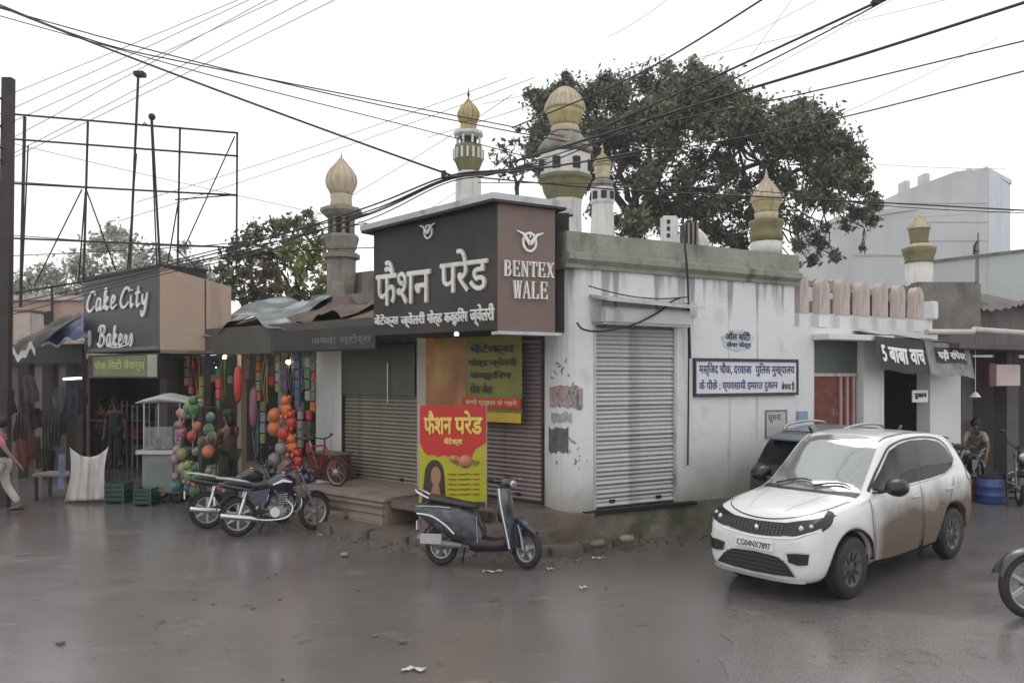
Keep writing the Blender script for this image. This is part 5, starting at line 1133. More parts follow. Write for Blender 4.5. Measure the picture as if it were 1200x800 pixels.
# thin rack carrying the balls
xr0,xr1=SL(202,-1.9),SL(252,-1.9); t=thing('ball_rack','thin wire rack holding the coloured balls beside the cart','rack',(xr0,-1.9,0),FL)
for x in (xr0,(xr0+xr1)/2,xr1):
    g=MB(); g.tube([(x,-1.88,0),(x,-1.88,FL.z(225,474,-1.9))],.012,5); g.build('upright',M_dark,t)
for py in (476,502,524,545,566):
    g=MB(); z=FL.z(225,py,-1.9); g.tube([(xr0,-1.88,z),(xr1,-1.88,z)],.009,5); g.build('crossbar',M_dark,t)

# --- bakery sign box
k0=(-6.35,13.8); fc=Fr(k0,(.78,-.62)); c0_=fc.s(98); zc0,zc1=2.66,4.17
bk=thing('bakery','bakery with a black sign box, beige parapet and dark open front','shop',(c0_,0,0),fc)
g=MB(); g.box(c0_,0,0,.9,zc0,zc1); g.build('sign_box',mat('sign_nearblack',(.022,.021,.026),.45,var=.2),bk)
g=MB(); g.box(c0_-.03,.03,-.03,.92,zc1,zc1+.04); g.build('top_trim',M_dark,bk)
g=MB(); g.box(c0_+.02,-.02,-.012,-.001,zc0+.02,zc0+.08); g.build('bottom_trim',rgb('trim_grey',(.12,.12,.13)),bk)
fcr=Fr(k0,(.877,.48)); r_=fcr.s(271)
tbk=lambda v:(lambda q:(q[0],q[1],v[2]))(toF(fc,fcr.world(v[0],v[1])[:2]))
g=MB(); g.add([(0,0,zc0),(r_,0,zc0),(r_,0,zc1-.30),(0,0,zc1),(0,.25,zc0),(r_,.25,zc0),(r_,.25,zc1-.30),(0,.25,zc1)],[(0,1,2,3),(4,5,6,7),(0,1,5,4),(1,2,6,5),(2,3,7,6),(3,0,4,7)]); g.v=[tbk(v) for v in g.v]; g.build('beige_parapet',M_beige,bk)
g=MB(); g.box(r_*.62,r_*.635,-.012,-.001,zc0+.3,zc1-.2); g.v=[tbk(v) for v in g.v]; g.build('seam_pipe',M_dark,bk)
g=MB(); g.box(.02,r_+.3,-.25,.24,zc0-.06,zc0-.003); g.v=[tbk(v) for v in g.v]; g.build('slab_edge',M_conc,bk)
# cursive letters drawn as strokes in a unit cell
CUR={'C':[[(.95,.78),(.80,.97),(.5,.92),(.22,.6),(.12,.28),(.3,.04),(.62,.04),(.9,.25)]],
 'B':[[(.42,.98),(.34,.5),(.22,.02)],[(.10,.72),(.25,.93),(.55,1.0),(.80,.88),(.72,.62),(.42,.52)],[(.42,.52),(.75,.46),(.82,.22),(.58,.02),(.28,.02),(.05,.15)]],
 'a':[[(.75,.52),(.5,.62),(.22,.45),(.15,.15),(.35,.02),(.6,.18),(.78,.55)],[(.78,.58),(.72,.2),(.80,.03),(1.0,.12)]],
 'k':[[(.1,.1),(.4,.7),(.5,1.0),(.35,1.0),(.25,.5),(.2,.02)],[(.25,.3),(.6,.6),(.7,.5),(.35,.3)],[(.35,.3),(.65,.02),(.95,.12)]],
 'e':[[(.1,.25),(.55,.32),(.72,.5),(.5,.64),(.25,.42),(.25,.12),(.5,.0),(.95,.18)]],
 'i':[[(.3,.6),(.25,.15),(.42,.02),(.75,.15)],[(.38,.80),(.42,.88)]],
 't':[[(.55,1.0),(.4,.5),(.35,.12),(.52,.02),(.85,.15)],[(.15,.66),(.8,.70)]],
 'y':[[(.15,.62),(.15,.3),(.35,.12),(.65,.3),(.8,.6)],[(.85,.64),(.7,.1),(.45,-.4),(.15,-.42),(.1,-.2)]],
 'r':[[(.1,.2),(.35,.65),(.4,.5),(.7,.55),(.6,.2),(.7,.03),(.95,.12)]],
 's':[[(.1,.15),(.5,.7),(.65,.3),(.5,.03),(.2,.05)]]}
def cursive(txt,px0,px1,py0a,py1a,py0b,py1b,par,wd,m=M_lettw,widths=None):
    n=len(txt); tot=sum(widths); acc=0
    for i,ch in enumerate(txt):
        a=px0+(px1-px0)*acc/tot; b=px0+(px1-px0)*(acc+widths[i])/tot; acc+=widths[i]; u=(a+b)/2; u=(u-px0)/(px1-px0)
        x0,x1=fc.s(a),fc.s(b); pm=(a+b)/2; z1=fc.z(pm,py0a+(py0b-py0a)*u); z0=fc.z(pm,py1a+(py1b-py1a)*u); mb=MB()
        for q,pts in enumerate(CUR[ch]):
            P=spl([(x0+(p[0]*.98+.10*p[1])*(x1-x0),z0+p[1]*(z1-z0)) for p in pts],5); nP=len(P)
            mb.ribbon([(p.x,p.y) for p in P],[wd*(.6+.6*sin(pi*min(1,max(0,(k+1)/(nP+1))))) for k in range(nP)],-.03-.004*q,-.004)
        mb.build('letter',m,par)
cursive('Cake',102,138,343,366,338,361,bk,.05,widths=[1.3,1,1,1])
cursive('City',141,175,338,361,334,358,bk,.05,widths=[1.4,.7,.9,1])
cursive('Bakers',115,158,381,406,386,405,bk,.038,widths=[1.5,1,1,.9,.9,.9])
g=MB(); P=spl([(fc.s(127),fc.z(127,406)),(fc.s(140),fc.z(140,407)),(fc.s(152),fc.z(152,403))],6); g.ribbon([(p.x,p.y) for p in P],.02,-.03,-.004); g.build('underline',M_lettw,bk)
g=MB(); xq=fc.s(106); zq=fc.z(106,397); kk=14/F; g.prism([(xq+4*kk*cos(2*pi*i/16)*1.1,zq+11*kk*sin(2*pi*i/16)) for i in range(16)],-.03,-.004,'y'); g.build('whisk_emblem',rgb('emblem_grey',(.45,.46,.47)),bk)
# green light-box below
zg0,zg1=fc.z(140,443,-.05),fc.z(140,415,-.05); ga,gb=fc.s(103,-.05),fc.s(185,-.05)
t=thing('green_light_box','olive green strip sign with pale letters hanging below the bakery sign box','sign',(ga,-.05,zg0),fc)
g=MB(); g.bbox(ga,gb,-.05,.15,zg0,zg1,.01); g.build('box',M_dark,t)
gs=fc.s(172,-.05)
g=MB(); g.box(ga+.25,gs,-.056,-.051,zg0+.04,zg1-.04); g.build('green_panel',mat('panel_olivegreen',(.12,.15,.035),.45,var=.25,vs=4),t)
g=MB(); g.box(gs+.02,gb-.02,-.056,-.051,zg0+.03,zg1-.03); g.build('pale_panel',mat('panel_pale',(.30,.33,.26),.5,var=.2),t)
g=MB(); text(g,'केक िसटी बेकर्स',ga+.32,gs-.05,zg0+.12,zg1-.10,-.062,-.057,bold=.03); g.build('lettering',rgb('letter_yellowish',(.36,.38,.14)),t)
# dark bakery interior and back wall
bi0,bi1=SL(70,.8),SL(238,.3)
g=MB(); 
def box_fl(a,b,y0,y1,z0,z1):
    q=[FL.world(a,y0),FL.world(b,y0),FL.world(b,y1),FL.world(a,y1)]; q=[toF(fc,p[:2]) for p in q]; g.prism(q,z0,z1)
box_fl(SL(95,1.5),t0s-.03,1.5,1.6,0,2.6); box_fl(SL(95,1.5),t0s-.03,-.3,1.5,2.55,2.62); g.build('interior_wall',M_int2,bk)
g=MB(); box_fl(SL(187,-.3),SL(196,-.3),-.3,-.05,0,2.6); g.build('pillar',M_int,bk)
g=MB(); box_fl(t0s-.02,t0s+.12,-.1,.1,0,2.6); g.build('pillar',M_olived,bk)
# steel racks and goods inside bakery
for i,px in enumerate((132,146,158,172,186)):
    x=SL(px,.3); t=thing('steel_rack',f'thin grey steel display rack, number {["one behind the white sheet","two behind the sheet edge","three left of the cart","four behind the cart glass","five right of the cart"][i]}'.replace('number ',''),'rack',(x,.3,0),FL)
    for dx in (-.13,.13):
        g=MB(); g.tube([(x+dx,.3,0),(x+dx,.3,1.5+.1*(i%2))],.014,5); g.build('upright',M_alloy,t)
    for z in (.3,.7,1.1,1.45):
        g=MB(); g.box(x-.12,x+.12,.28,.5,z,z+.025); g.build('shelf',M_oldg,t)
    for z,c in ((.33,names[(i*3)%13]),(.73,names[(i*4+5)%13]),(1.13,names[(i*7+2)%13])):
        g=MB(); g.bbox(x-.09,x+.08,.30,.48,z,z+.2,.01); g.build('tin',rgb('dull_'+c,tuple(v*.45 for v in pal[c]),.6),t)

# --- glass topped food cart
X0,Y0=G(166,590); X1,_=G(212,590); Yc=Y0
ct=thing('food_cart','grey green food cart with a glass case and pale canopy beside the coloured balls','cart',((X0+X1)/2,Yc,0))
M_cart=mat('cart_paint',(.20,.225,.21),.45,metal=.2,var=.15,vs=3,stain=(.10,.09,.07),sfac=.6,sscale=(3,3,1.5),sth=.55)
def zc(py): return HC+(HZ-py)/F*Yc
g=MB(); g.bbox(X0,X1,Yc,Yc+.6,.18,zc(532),.02); g.build('cabinet',M_cart,ct)
g=MB(); g.bbox(X0-.08,X1+.08,Yc-.06,Yc+.66,zc(532)+.002,zc(527),.01); g.build('counter_top',M_alloy,ct)
g=MB(); g.loft([(X0-.08,zc(472),.02,.38,Yc+.3),(X0+.05,zc(470),.05,.42,Yc+.3),((X0+X1)/2,zc(467),.09,.42,Yc+.3),(X1+.02,zc(470),.05,.42,Yc+.3),(X1+.12,zc(472),.02,.38,Yc+.3)],16); g.build('canopy',mat('cart_canopy',(.36,.37,.37),.5,var=.15),ct)
for xx in (X0+.03,X1-.03):
    for yy in (Yc+.03,Yc+.57):
        g=MB(); g.tube([(xx,yy,zc(527)),(xx,yy,zc(471))],.016,6); g.build('post',M_alloy,ct)
M_gl=mat('case_glass',(.75,.8,.8),.05,trans=.9,var=.02)
g=MB(); g.box(X0+.05,X1-.05,Yc+.02,Yc+.03,zc(526),zc(500)); g.build('glass_front',M_gl,ct)
for i,c in enumerate(('brown','cream','silver')):
    g=MB(); x=X0+.16+i*.2; g.lathe([(.06,0),(.07,.05),(.07,.16),(.04,.2)],12,(x,Yc+.25,zc(527))); g.build('jar',rgb('dull_'+c,tuple(v*.5 for v in pal[c])),ct)
for xx in (X0+.12,X1-.12):
    for yy in (Yc+.08,Yc+.5):
        g=MB(); g.torus((xx,yy,.13),.10,.03,16,6,'y'); g.lathe([(.03,-.03),(.03,.03)],8,(xx,yy,.13),ax='y'); g.build('wheel',M_black,ct)
g=MB(); g.box(X0+.06,X1-.06,Yc-.004,Yc+.0-.001,.26,zc(540)); g.build('door_panel',mat('cart_paint2',(.17,.20,.185),.4,metal=.2,var=.15),ct)
def crate(px,py,w_,h_,c,label):
    X,Y=G(px,py); t=thing('plastic_crate',label,'crate',(X,Y,0)); m=rgb('crate_'+c,{'green':(.02,.075,.05),'grey':(.2,.2,.2)}[c],.5,var=.2)
    g=MB(); g.box(X-w_/2,X+w_/2,Y,Y+.02,0,.04); g.box(X-w_/2,X+w_/2,Y,Y+.3,0,.03); g.build('base',m,t)
    for i in range(4):
        z=.05+i*h_/4.2
        for (a,b,c_,d) in ((X-w_/2,X+w_/2,Y,Y+.018),(X-w_/2,X+w_/2,Y+.29,Y+.308),(X-w_/2,X-w_/2+.018,Y+.019,Y+.289),(X+w_/2-.018,X+w_/2,Y+.019,Y+.289)):
            g=MB(); g.box(a,b,c_,d,z,z+h_/6); g.build('slat',m,t)
    for a in (X-w_/2,X+w_/2-.03):
        for b in (Y-.006,Y+.285):
            g=MB(); g.box(a-.004,a+.03,b,b+.03,0,h_); g.build('corner_post',m,t)
    g=MB(); g.box(X-w_/2+.03,X+w_/2-.03,Y+.03,Y+.27,.04,h_*.8); g.build('contents',M_dark,t)
crate(134,590,.34,.34,'green','green plastic crate between the white sheet and the food cart')
crate(167,593,.30,.28,'green','green plastic crate under the left corner of the food cart')
# white woven sheet hung up like a screen
Ys=G(100,588)[1]
def sp_(px,py,dy=0): return W(px,py,Ys+dy)
t=thing('hanging_sheet','grubby white woven sheet tied up by its two upper corners in front of the bakery','sheet',(sp_(101,588).x,Ys,0))
def shf(u,v):
    px=(75+50*u) if v<.5 else 0
    l=76+(82-76)*v+ (4*sin(v*pi)); r=125+(127-125)*v-4*sin(v*pi); top=535-11*(abs(2*u-1)**2.2)*(1.1 if u>.5 else 1); bot=587-2*u
    px=l+(r-l)*u; py=bot+(top-bot)*v
    p=sp_(px,py,.05*sin(u*11+v*2)*(.4+.6*v)+.03*sin(u*23)+.12*(1-v)*-1); return p
g=MB(); g.quadgrid(shf,26,14); o=g.build('cloth',M_sheet,t)
sol=o.modifiers.new('thick','SOLIDIFY'); sol.thickness=.006
for px in (82,127):
    g=MB(); p=sp_(px,525 if px<100 else 527,.1); g.tube([(p.x,p.y+.02,0),(p.x,p.y+.02,p.z+.03)],.016,6); g.build('stake',M_dark,t)
g=MB(); g.quadgrid(lambda u,v:W(67+8*u+2*v,572-40*v,Ys+.15+.03*sin(u*5+v*7)),4,8); g.build('hanging_cloth',mat('cloth_paleblue',(.17,.21,.30),.8,var=.2),label='pale blue cloth hanging beside the left edge of the white sheet',cat='cloth')

# --- far left stalls
FS=Fr(W(99,440,15.7)[:2],(.95,-.30)); S0,S1=FS.s(-90),-.0
lf=thing('left_stalls','dark open stalls under tarpaulin awnings left of the bakery','shop',(S1,0,0),FS)
w=MB(); w.box(S0,FS.s(97,1.8),1.8,1.9,0,2.95); w.box(S0,FS.s(97,1.8),.0,1.79,2.75,2.85); w.build('back_wall',M_int2,lf)
for px in (50,22,78): 
    x=FS.s(px,.2); g=MB(); g.box(x-.1,x+.1,.1,.35,0,2.74); g.build('pillar',M_int if px!=50 else mat('post_dim',(.16,.13,.12),.8),lf)
g=MB(); g.box(S0,S1,-.06,-.005,2.45,2.85); g.build('fascia_board',M_dark,lf)
Yp=20; t=thing('pink_house','pale pink flat house wall behind the left stalls','building',(W(55,400,Yp).x,Yp,0))
g=MB(); a=W(-60,352,Yp); b=W(105,347,Yp); g.box(a.x,b.x,Yp,Yp+4,0,a.z); g.build('wall',mat('pink_wall',(.46,.31,.26),.85,var=.08,stain=(.3,.2,.18),sfac=.4,sscale=(2,2,.5),sth=.55),t)
g=MB(); g.box(a.x-.1,b.x+.1,Yp-.1,Yp+4.1,a.z,a.z+.12); g.build('coping',M_pinkw,t)
g=MB(); p=W(45,376,Yp); g.box(p.x-.25,p.x+.35,Yp-.05,Yp-.001,p.z-.1,p.z+.25); g.build('window',M_hole,t)
g=MB(); p=W(61,360,Yp-.1); g.tube([(p.x,p.y,p.z-.6),(p.x,p.y,p.z+.5)],.03,6); g.build('drain_pipe',M_dark,t)
Yq=18; t=thing('roof_tank','dull brown square roof tank behind the brown tarpaulin','water tank',tuple(W(26,385,Yq)))
g=MB(); a=W(16,385,Yq);b=W(37,365,Yq); g.bbox(a.x,b.x,Yq,Yq+.5,a.z-.3,b.z,.03); g.build('tank',M_pinkw,t); g=MB(); g.bbox(a.x-.03,b.x+.03,Yq-.03,Yq+.53,b.z+.001,b.z+.05,.01); g.build('lid',M_conc,t)
def awn(label,pa,pb,pya,pyb,Y,matr,edge,seed,drop):
    a=W(pa,pya,Y);b=W(pb,pyb,Y); r=random.Random(seed); ph=[r.uniform(0,6) for _ in range(4)]
    t=thing('tarpaulin_awning',label,'awning',((a.x+b.x)/2,Y,a.z))
    def fn(u,v,o=0):
        p=a.lerp(b,u); return (p.x,p.y+1.6*v,p.z+.75*v**.8+.07*sin(u*9+ph[0])*sin(v*5+ph[1])+.05*sin(u*19+ph[2])+o)
    g=MB(); g.quadgrid(fn,18,7); g.quadgrid(lambda u,v:fn(u,v,-.03),18,7); g.build('sheet',matr,t)
    g=MB(); g.quadgrid(lambda u,v:(lambda p:(p[0],p[1]-.02,p[2]-.0-drop*v))(fn(u,0)),18,2); g.build('hem',edge,t)
    g=MB(); g.tube([fn(u/8,0,-.02) for u in range(9)],.02,5); g.build('edge_pole',M_dark,t)
M_hem=mat('hem_pale',(.50,.50,.50),.6,var=.15)
awn('blue tarpaulin awning with a white hem left of the bakery sign',42,100,402,397,15.5,M_tarpb,M_hem,4,.05)
awn('brown sagging tarpaulin awning beside the utility pole',11,42,414,405,14.6,M_tarpbr,M_hem,5,.14)
p=W(84,444,15.8); t=thing('tube_light','lit white tube light in the dark stall left of the bakery','lamp',tuple(p)); g=MB(); g.tube([(p.x-.17,p.y,p.z),(p.x+.2,p.y,p.z+.02)],.024,8); g.build('tube',mat('tube_lit',(.9,.9,.9),.4,emit=(.95,.98,1),es=2.5),t); g=MB(); g.box(p.x-.2,p.x+.22,p.y+.025,p.y+.06,p.z-.02,p.z+.04); g.build('fitting',M_dark,t)
# clutter of garments and bundles in the stalls
rg=random.Random(9)
it=[(35,455,16,'pink','shirt'),(30,470,14,'purple','shirt'),(42,490,12,'brown','shirt'),(58,500,20,'cream','cloth'),(66,505,22,'green','cloth'),(72,495,16,'teal','cloth'),(38,520,22,'red','cloth'),(45,530,24,'cream','cloth'),(54,535,22,'green','cloth'),(60,540,18,'brown','cloth'),(22,500,20,'purple','cloth'),(85,470,16,'blue','shirt'),(92,460,14,'brown','shirt'),(25,530,16,'red','shirt'),(14,470,18,'brown','cloth'),(72,465,12,'silver','shirt')]
wh=['top left','below the pink one','near the middle post','right of the middle post','between post and sheet','above the pale blue cloth','low behind the walker','low left of the post','at the foot of the post','low right of the post','beside the utility pole','left of the tube light','under the tube light','lowest at the left','just right of the utility pole','just left of the tube light']
for i,(px,py,h_,c,kd) in enumerate(it):
    wide=kd=='shirt'; kd='cloth'; h_*=1.25 if wide else 1
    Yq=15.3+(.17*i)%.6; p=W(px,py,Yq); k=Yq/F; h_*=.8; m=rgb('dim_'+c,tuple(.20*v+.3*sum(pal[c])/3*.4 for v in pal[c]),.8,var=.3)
    if kd=='shirt':
        g=MB(); w_=.11; hh=h_*k
        g.prism([(p.x-w_,p.z-hh),(p.x+w_,p.z-hh),(p.x+w_*.95,p.z+hh*.5),(p.x+w_*1.6,p.z-hh*.1),(p.x+w_*1.9,p.z+hh*.2),(p.x+w_*.8,p.z+hh),(p.x+.04,p.z+hh*.9),(p.x-.04,p.z+hh*.9),(p.x-w_*.8,p.z+hh),(p.x-w_*1.9,p.z+hh*.2),(p.x-w_*1.6,p.z-hh*.1),(p.x-w_*.95,p.z+hh*.5)],Yq-.03,Yq+.03,'y')
    else:
        g=MB(); w_=.17 if wide else .09; hh=h_*k; g.quadgrid(lambda u,v:(p.x+w_*(2*u-1)*(1-.25*v*v)+.02*sin(v*5+i),Yq+.05*sin(u*15+i+v*2)*(1.2-v),p.z+hh*(2*v-1)-.05*(2*u-1)**2*v+.025*sin(u*8+i)*(1-v)),14,6)
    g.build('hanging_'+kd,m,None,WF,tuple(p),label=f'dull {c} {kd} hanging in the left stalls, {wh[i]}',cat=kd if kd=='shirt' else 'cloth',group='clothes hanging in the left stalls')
# low table in stall
X,Y=G(48,590); t=thing('stall_table','low dark table with a cloth at the foot of the left stalls','table',(X,Y+.4,0))
g=MB(); g.bbox(X-.35,X+.45,Y+.3,Y+.8,.42,.47,.01); g.build('tabletop',M_conc,t)
for a in (-.3,.4):
    for b in (.35,.75):
        g=MB(); g.box(X+a-.02,X+a+.02,Y+b-.02,Y+b+.02,0,.42); g.build('leg',M_dark,t)
# red child's cycle handled below
# low bench by white pillar (red brown box with things)
x=SL(384,-.45); t=thing('wooden_box','red brown wooden box standing at the foot of the white shop pillar','box',(x,-.45,.475),FL)
g=MB(); g.bbox(SL(366,-.45),SL(398,-.45),-.55,-.2,.476,.476+.42,.02); g.build('body',mat('wood_redbrown',(.14,.055,.04),.5,var=.25),t)
g=MB(); g.bbox(SL(365,-.45),SL(399,-.45),-.57,-.18,.897,.93,.01); g.build('lid',M_conc,t)
# ================================================================== VEHICLES
M_white=mat('car_white',(.66,.67,.66),.28,var=.02,coat=.6)
def carpaint(name,c,low_brown=None):
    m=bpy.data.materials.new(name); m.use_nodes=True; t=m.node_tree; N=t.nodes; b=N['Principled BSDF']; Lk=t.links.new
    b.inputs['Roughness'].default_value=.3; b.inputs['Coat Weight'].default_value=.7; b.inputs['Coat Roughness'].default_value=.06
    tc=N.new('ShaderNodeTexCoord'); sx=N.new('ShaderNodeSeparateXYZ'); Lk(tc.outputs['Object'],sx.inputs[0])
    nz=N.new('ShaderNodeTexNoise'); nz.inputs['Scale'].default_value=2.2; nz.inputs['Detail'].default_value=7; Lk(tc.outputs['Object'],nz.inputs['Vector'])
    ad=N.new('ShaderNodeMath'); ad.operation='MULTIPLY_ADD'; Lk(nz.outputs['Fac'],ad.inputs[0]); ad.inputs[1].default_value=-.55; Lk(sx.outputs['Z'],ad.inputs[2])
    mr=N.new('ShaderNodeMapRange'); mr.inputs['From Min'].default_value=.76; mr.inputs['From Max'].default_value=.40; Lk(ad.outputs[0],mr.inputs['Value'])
    # browner towards the bottom, only behind the front wheel (x<.75)
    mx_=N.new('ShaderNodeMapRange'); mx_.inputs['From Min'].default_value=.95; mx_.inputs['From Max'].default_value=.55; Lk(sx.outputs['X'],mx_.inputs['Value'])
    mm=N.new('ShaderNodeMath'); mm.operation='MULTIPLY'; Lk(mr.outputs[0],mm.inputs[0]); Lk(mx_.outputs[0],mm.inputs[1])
    m2=N.new('ShaderNodeMath'); m2.operation='MULTIPLY'; Lk(mm.outputs[0],m2.inputs[0]); m2.inputs[1].default_value=.95 if low_brown else 0
    mix=N.new('ShaderNodeMix'); mix.data_type='RGBA'; Lk(m2.outputs[0],mix.inputs['Factor']); mix.inputs['A'].default_value=col4(c); mix.inputs['B'].default_value=col4(low_brown or c)
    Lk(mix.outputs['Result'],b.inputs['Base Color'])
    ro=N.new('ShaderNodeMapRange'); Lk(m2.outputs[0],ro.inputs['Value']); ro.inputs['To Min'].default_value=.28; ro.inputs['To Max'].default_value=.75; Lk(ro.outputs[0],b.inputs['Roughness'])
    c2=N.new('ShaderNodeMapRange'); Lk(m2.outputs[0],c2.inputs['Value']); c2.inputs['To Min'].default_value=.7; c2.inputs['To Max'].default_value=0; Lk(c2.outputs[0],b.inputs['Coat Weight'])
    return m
M_glassd=mat('glass_dark',(.012,.013,.015),.06,var=.02,spec=.25)
M_wind=mat('windscreen',(.30,.32,.32),.08,metal=.55,var=.04,coat=1)
M_trim=mat('car_trim',(.012,.012,.013),.35,var=.1)
M_lens=mat('lamp_lens',(.5,.52,.55),.1,metal=.6,var=.1,coat=1)
M_tail=mat('tail_lamp',(.25,.01,.01),.2,coat=1)
def smooth_interp(keys,x):
    ks=keys
    if x<=ks[0][0]: return ks[0][1:]
    for i in range(len(ks)-1):
        if x<=ks[i+1][0]:
            a,b=ks[i],ks[i+1]; p=ks[max(i-1,0)]; n=ks[min(i+2,len(ks)-1)]; t=(x-a[0])/(b[0]-a[0]); out=[]
            for j in range(1,len(a)):
                h=b[0]-a[0]
                def sl(u,v,w):  # monotone tangent
                    d1=(v[j]-u[j])/(v[0]-u[0]) if v[0]>u[0] else 0; d2=(w[j]-v[j])/(w[0]-v[0]) if w[0]>v[0] else 0
                    return 0 if d1*d2<=0 else 2*d1*d2/(d1+d2)
                m0=sl(p,a,b) if i>0 else (b[j]-a[j])/h; m1=sl(a,b,n) if i+2<len(ks) else (b[j]-a[j])/h
                out.append((2*t**3-3*t*t+1)*a[j]+(t**3-2*t*t+t)*h*m0+(-2*t**3+3*t*t)*b[j]+(t**3-t*t)*h*m1)
            return out
    return ks[-1][1:]
#  x, zb, w, zs, wr, ze, zt
CARK=[(-1.80,.42,.58,.86,.48,.92,.95),(-1.76,.30,.68,.92,.54,1.00,1.04),(-1.66,.24,.725,.97,.555,1.13,1.18),(-1.45,.22,.745,1.0,.55,1.36,1.41),(-1.2,.21,.75,1.0,.575,1.455,1.495),(-.8,.20,.755,.985,.59,1.50,1.54),(-.35,.19,.76,.97,.60,1.52,1.56),(.05,.19,.76,.955,.595,1.495,1.535),(.22,.19,.76,.95,.57,1.44,1.49),(.55,.19,.76,.94,.60,1.17,1.24),(.82,.19,.758,.925,.63,.965,1.03),(.92,.19,.755,.915,.63,.94,.995),(1.15,.20,.75,.885,.63,.915,.965),(1.45,.20,.735,.83,.62,.865,.91),(1.62,.19,.70,.78,.60,.805,.845),(1.72,.20,.645,.70,.55,.72,.75),(1.775,.26,.56,.58,.47,.60,.62)]
AX=(1.13,-1.13); RW=.30; ARC=.365
def car_body():
    xs=[]; x=-1.80
    N=110
    xs=[-1.80+3.575*i/N for i in range(N+1)]
    rows=[]
    for x in xs:
        zb,w,zs,wr,ze,zt=smooth_interp(CARK,x)
        za=zb
        for a in AX:
            d=abs(x-a)
            if d<ARC: za=max(za,RW+sqrt(ARC*ARC-d*d)*1.0)
        z2=max(zb+.07,za); z3=max(zb+.40*(zs-zb),za+.035)
        fl=.012*(1 if za>zb else 0)
        rows.append([(0,za if za>zb else zb),(w*.80,za if za>zb else zb),(w*.955+fl,z2),(w+fl*.8,z3),(w*.995,(z3*.35+(zs-.05)*.65)),(w*.975,zs-.03),(w*.945,zs),(w*.60+wr*.40,zs+(ze-zs)*.40),(w*.28+wr*.72,zs+(ze-zs)*.76),(wr,ze),(wr*.93,ze+(zt-ze)*.35),(wr*.7,ze+(zt-ze)*.72),(wr*.35,ze+(zt-ze)*.95),(0,zt)])
    m=len(rows[0]); mb=MB(); vs=[];full=2*m-2
    for x,r in zip(xs,rows):
        ring=[(x,y,z) for y,z in r]+[(x,-y,z) for y,z in r[-2:0:-1]]; vs+=ring
    fs=[]
    n=len(rows[0])*2-2
    for i in range(len(xs)-1):
        for k in range(n): fs.append((i*n+k,i*n+(k+1)%n,(i+1)*n+(k+1)%n,(i+1)*n+k))
    fs.append(tuple(range(n))); fs.append(tuple(range((len(xs)-1)*n,len(xs)*n))[::-1])
    mb.add(vs,fs,0,True); mb.sm[-1]=mb.sm[-2]=False
    return mb
def bvh_of(mb): return BVHTree.FromPolygons([Vector(v) for v in mb.v],mb.f)
def patch(bvh,top,bot,axis,side,nc=16,nr=5,off=.004,thick=None):
    """region between polylines top and bot (2-D), projected on the body. axis 'y': (x,z) from the side; 'x': (y,z) from front(+1)/rear; 'z': (x,y) from above"""
    def L(pl,u):
        d=[0]
        for a,b in zip(pl[:-1],pl[1:]): d.append(d[-1]+(Vector(b)-Vector(a)).length)
        s=u*d[-1]
        for i in range(len(pl)-1):
            if s<=d[i+1]+1e-9: t=(s-d[i])/max(1e-9,d[i+1]-d[i]); return Vector(pl[i]).lerp(Vector(pl[i+1]),t)
        return Vector(pl[-1])
    mb=MB(); last=None
    def fn(u,v):
        nonlocal last
        p=L(bot,u).lerp(L(top,u),v)
        if axis=='y': o=Vector((p.x,side*3,p.y)); d=Vector((0,-side,0))
        elif axis=='x': o=Vector((side*4,p.x,p.y)); d=Vector((-side,0,0))
        else: o=Vector((p.x,p.y,4)); d=Vector((0,0,-1))
        h,nn,i,dist=bvh.ray_cast(o,d)
        if h is None: 
            h,nn,i,dist=bvh.find_nearest(o+d*( (3 if axis=='y' else 4)-.7))
        if nn.dot(d)>0: nn=-nn
        return h+nn*off
    mb.quadgrid(fn,nc,nr); return mb
def line_patch(bvh,pts,axis,side,w_=.007,off=.003,n=6):
    P=spl(pts,n) if len(pts)>2 else [Vector(pts[0]).lerp(Vector(pts[1]),i/12) for i in range(13)]
    top=[];bot=[]
    for i,p in enumerate(P):
        d=(P[min(i+1,len(P)-1)]-P[max(i-1,0)]).normalized(); nn=Vector((-d.y,d.x)); top.append(tuple(p+nn*w_/2)); bot.append(tuple(p-nn*w_/2))
    return patch(bvh,top,bot,axis,side,max(12,len(P)),1,off)
def wheel(par,x,y,side,R=RW,wd=.17,steer=0,style='cap',bm=None):
    g=MB(); prof=[(R*.62,-wd*.46),(R*.93,-wd*.5),(R*.99,-wd*.36),(R,-wd*.15),(R,wd*.15),(R*.99,wd*.36),(R*.93,wd*.5),(R*.62,wd*.46)]
    g.lathe(prof,36,(0,0,0),ax='y',cap=False)
    for i in range(36):
        a=2*pi*i/36; g.box(-.006,.006,-wd*.35,wd*.35,R-.004,R+.004); g.xf(Matrix.Rotation(a,4,'Y'),len(g.v)-8)
    M_=Matrix.Translation((x,y,R))@Matrix.Rotation(steer,4,'Z'); 
    g.xf(M_); w=g.build('wheel',M_black,par)
    g=MB(); s=side
    g.lathe([(1e-4,s*wd*.30),(R*.14,s*wd*.33),(R*.16,s*wd*.28),(R*.5,s*wd*.36),(R*.63,s*wd*.44),(R*.66,s*wd*.47),(R*.62,s*wd*.1)],30,(0,0,0),ax='y',cap=False)
    g.xf(M_); g.build('rim',mat('rim_muddy',(.17,.155,.14),.55,metal=.4,var=.3),w)
    for k in range(9):
        g=MB(); a=2*pi*k/9; g.box(-R*.055,R*.055,min(s*wd*.36,s*wd*.42),max(s*wd*.36,s*wd*.42),R*.22,R*.56); g.xf(M_@Matrix.Rotation(a,4,'Y')); g.build('rim_slot',M_trim,w)
    return w
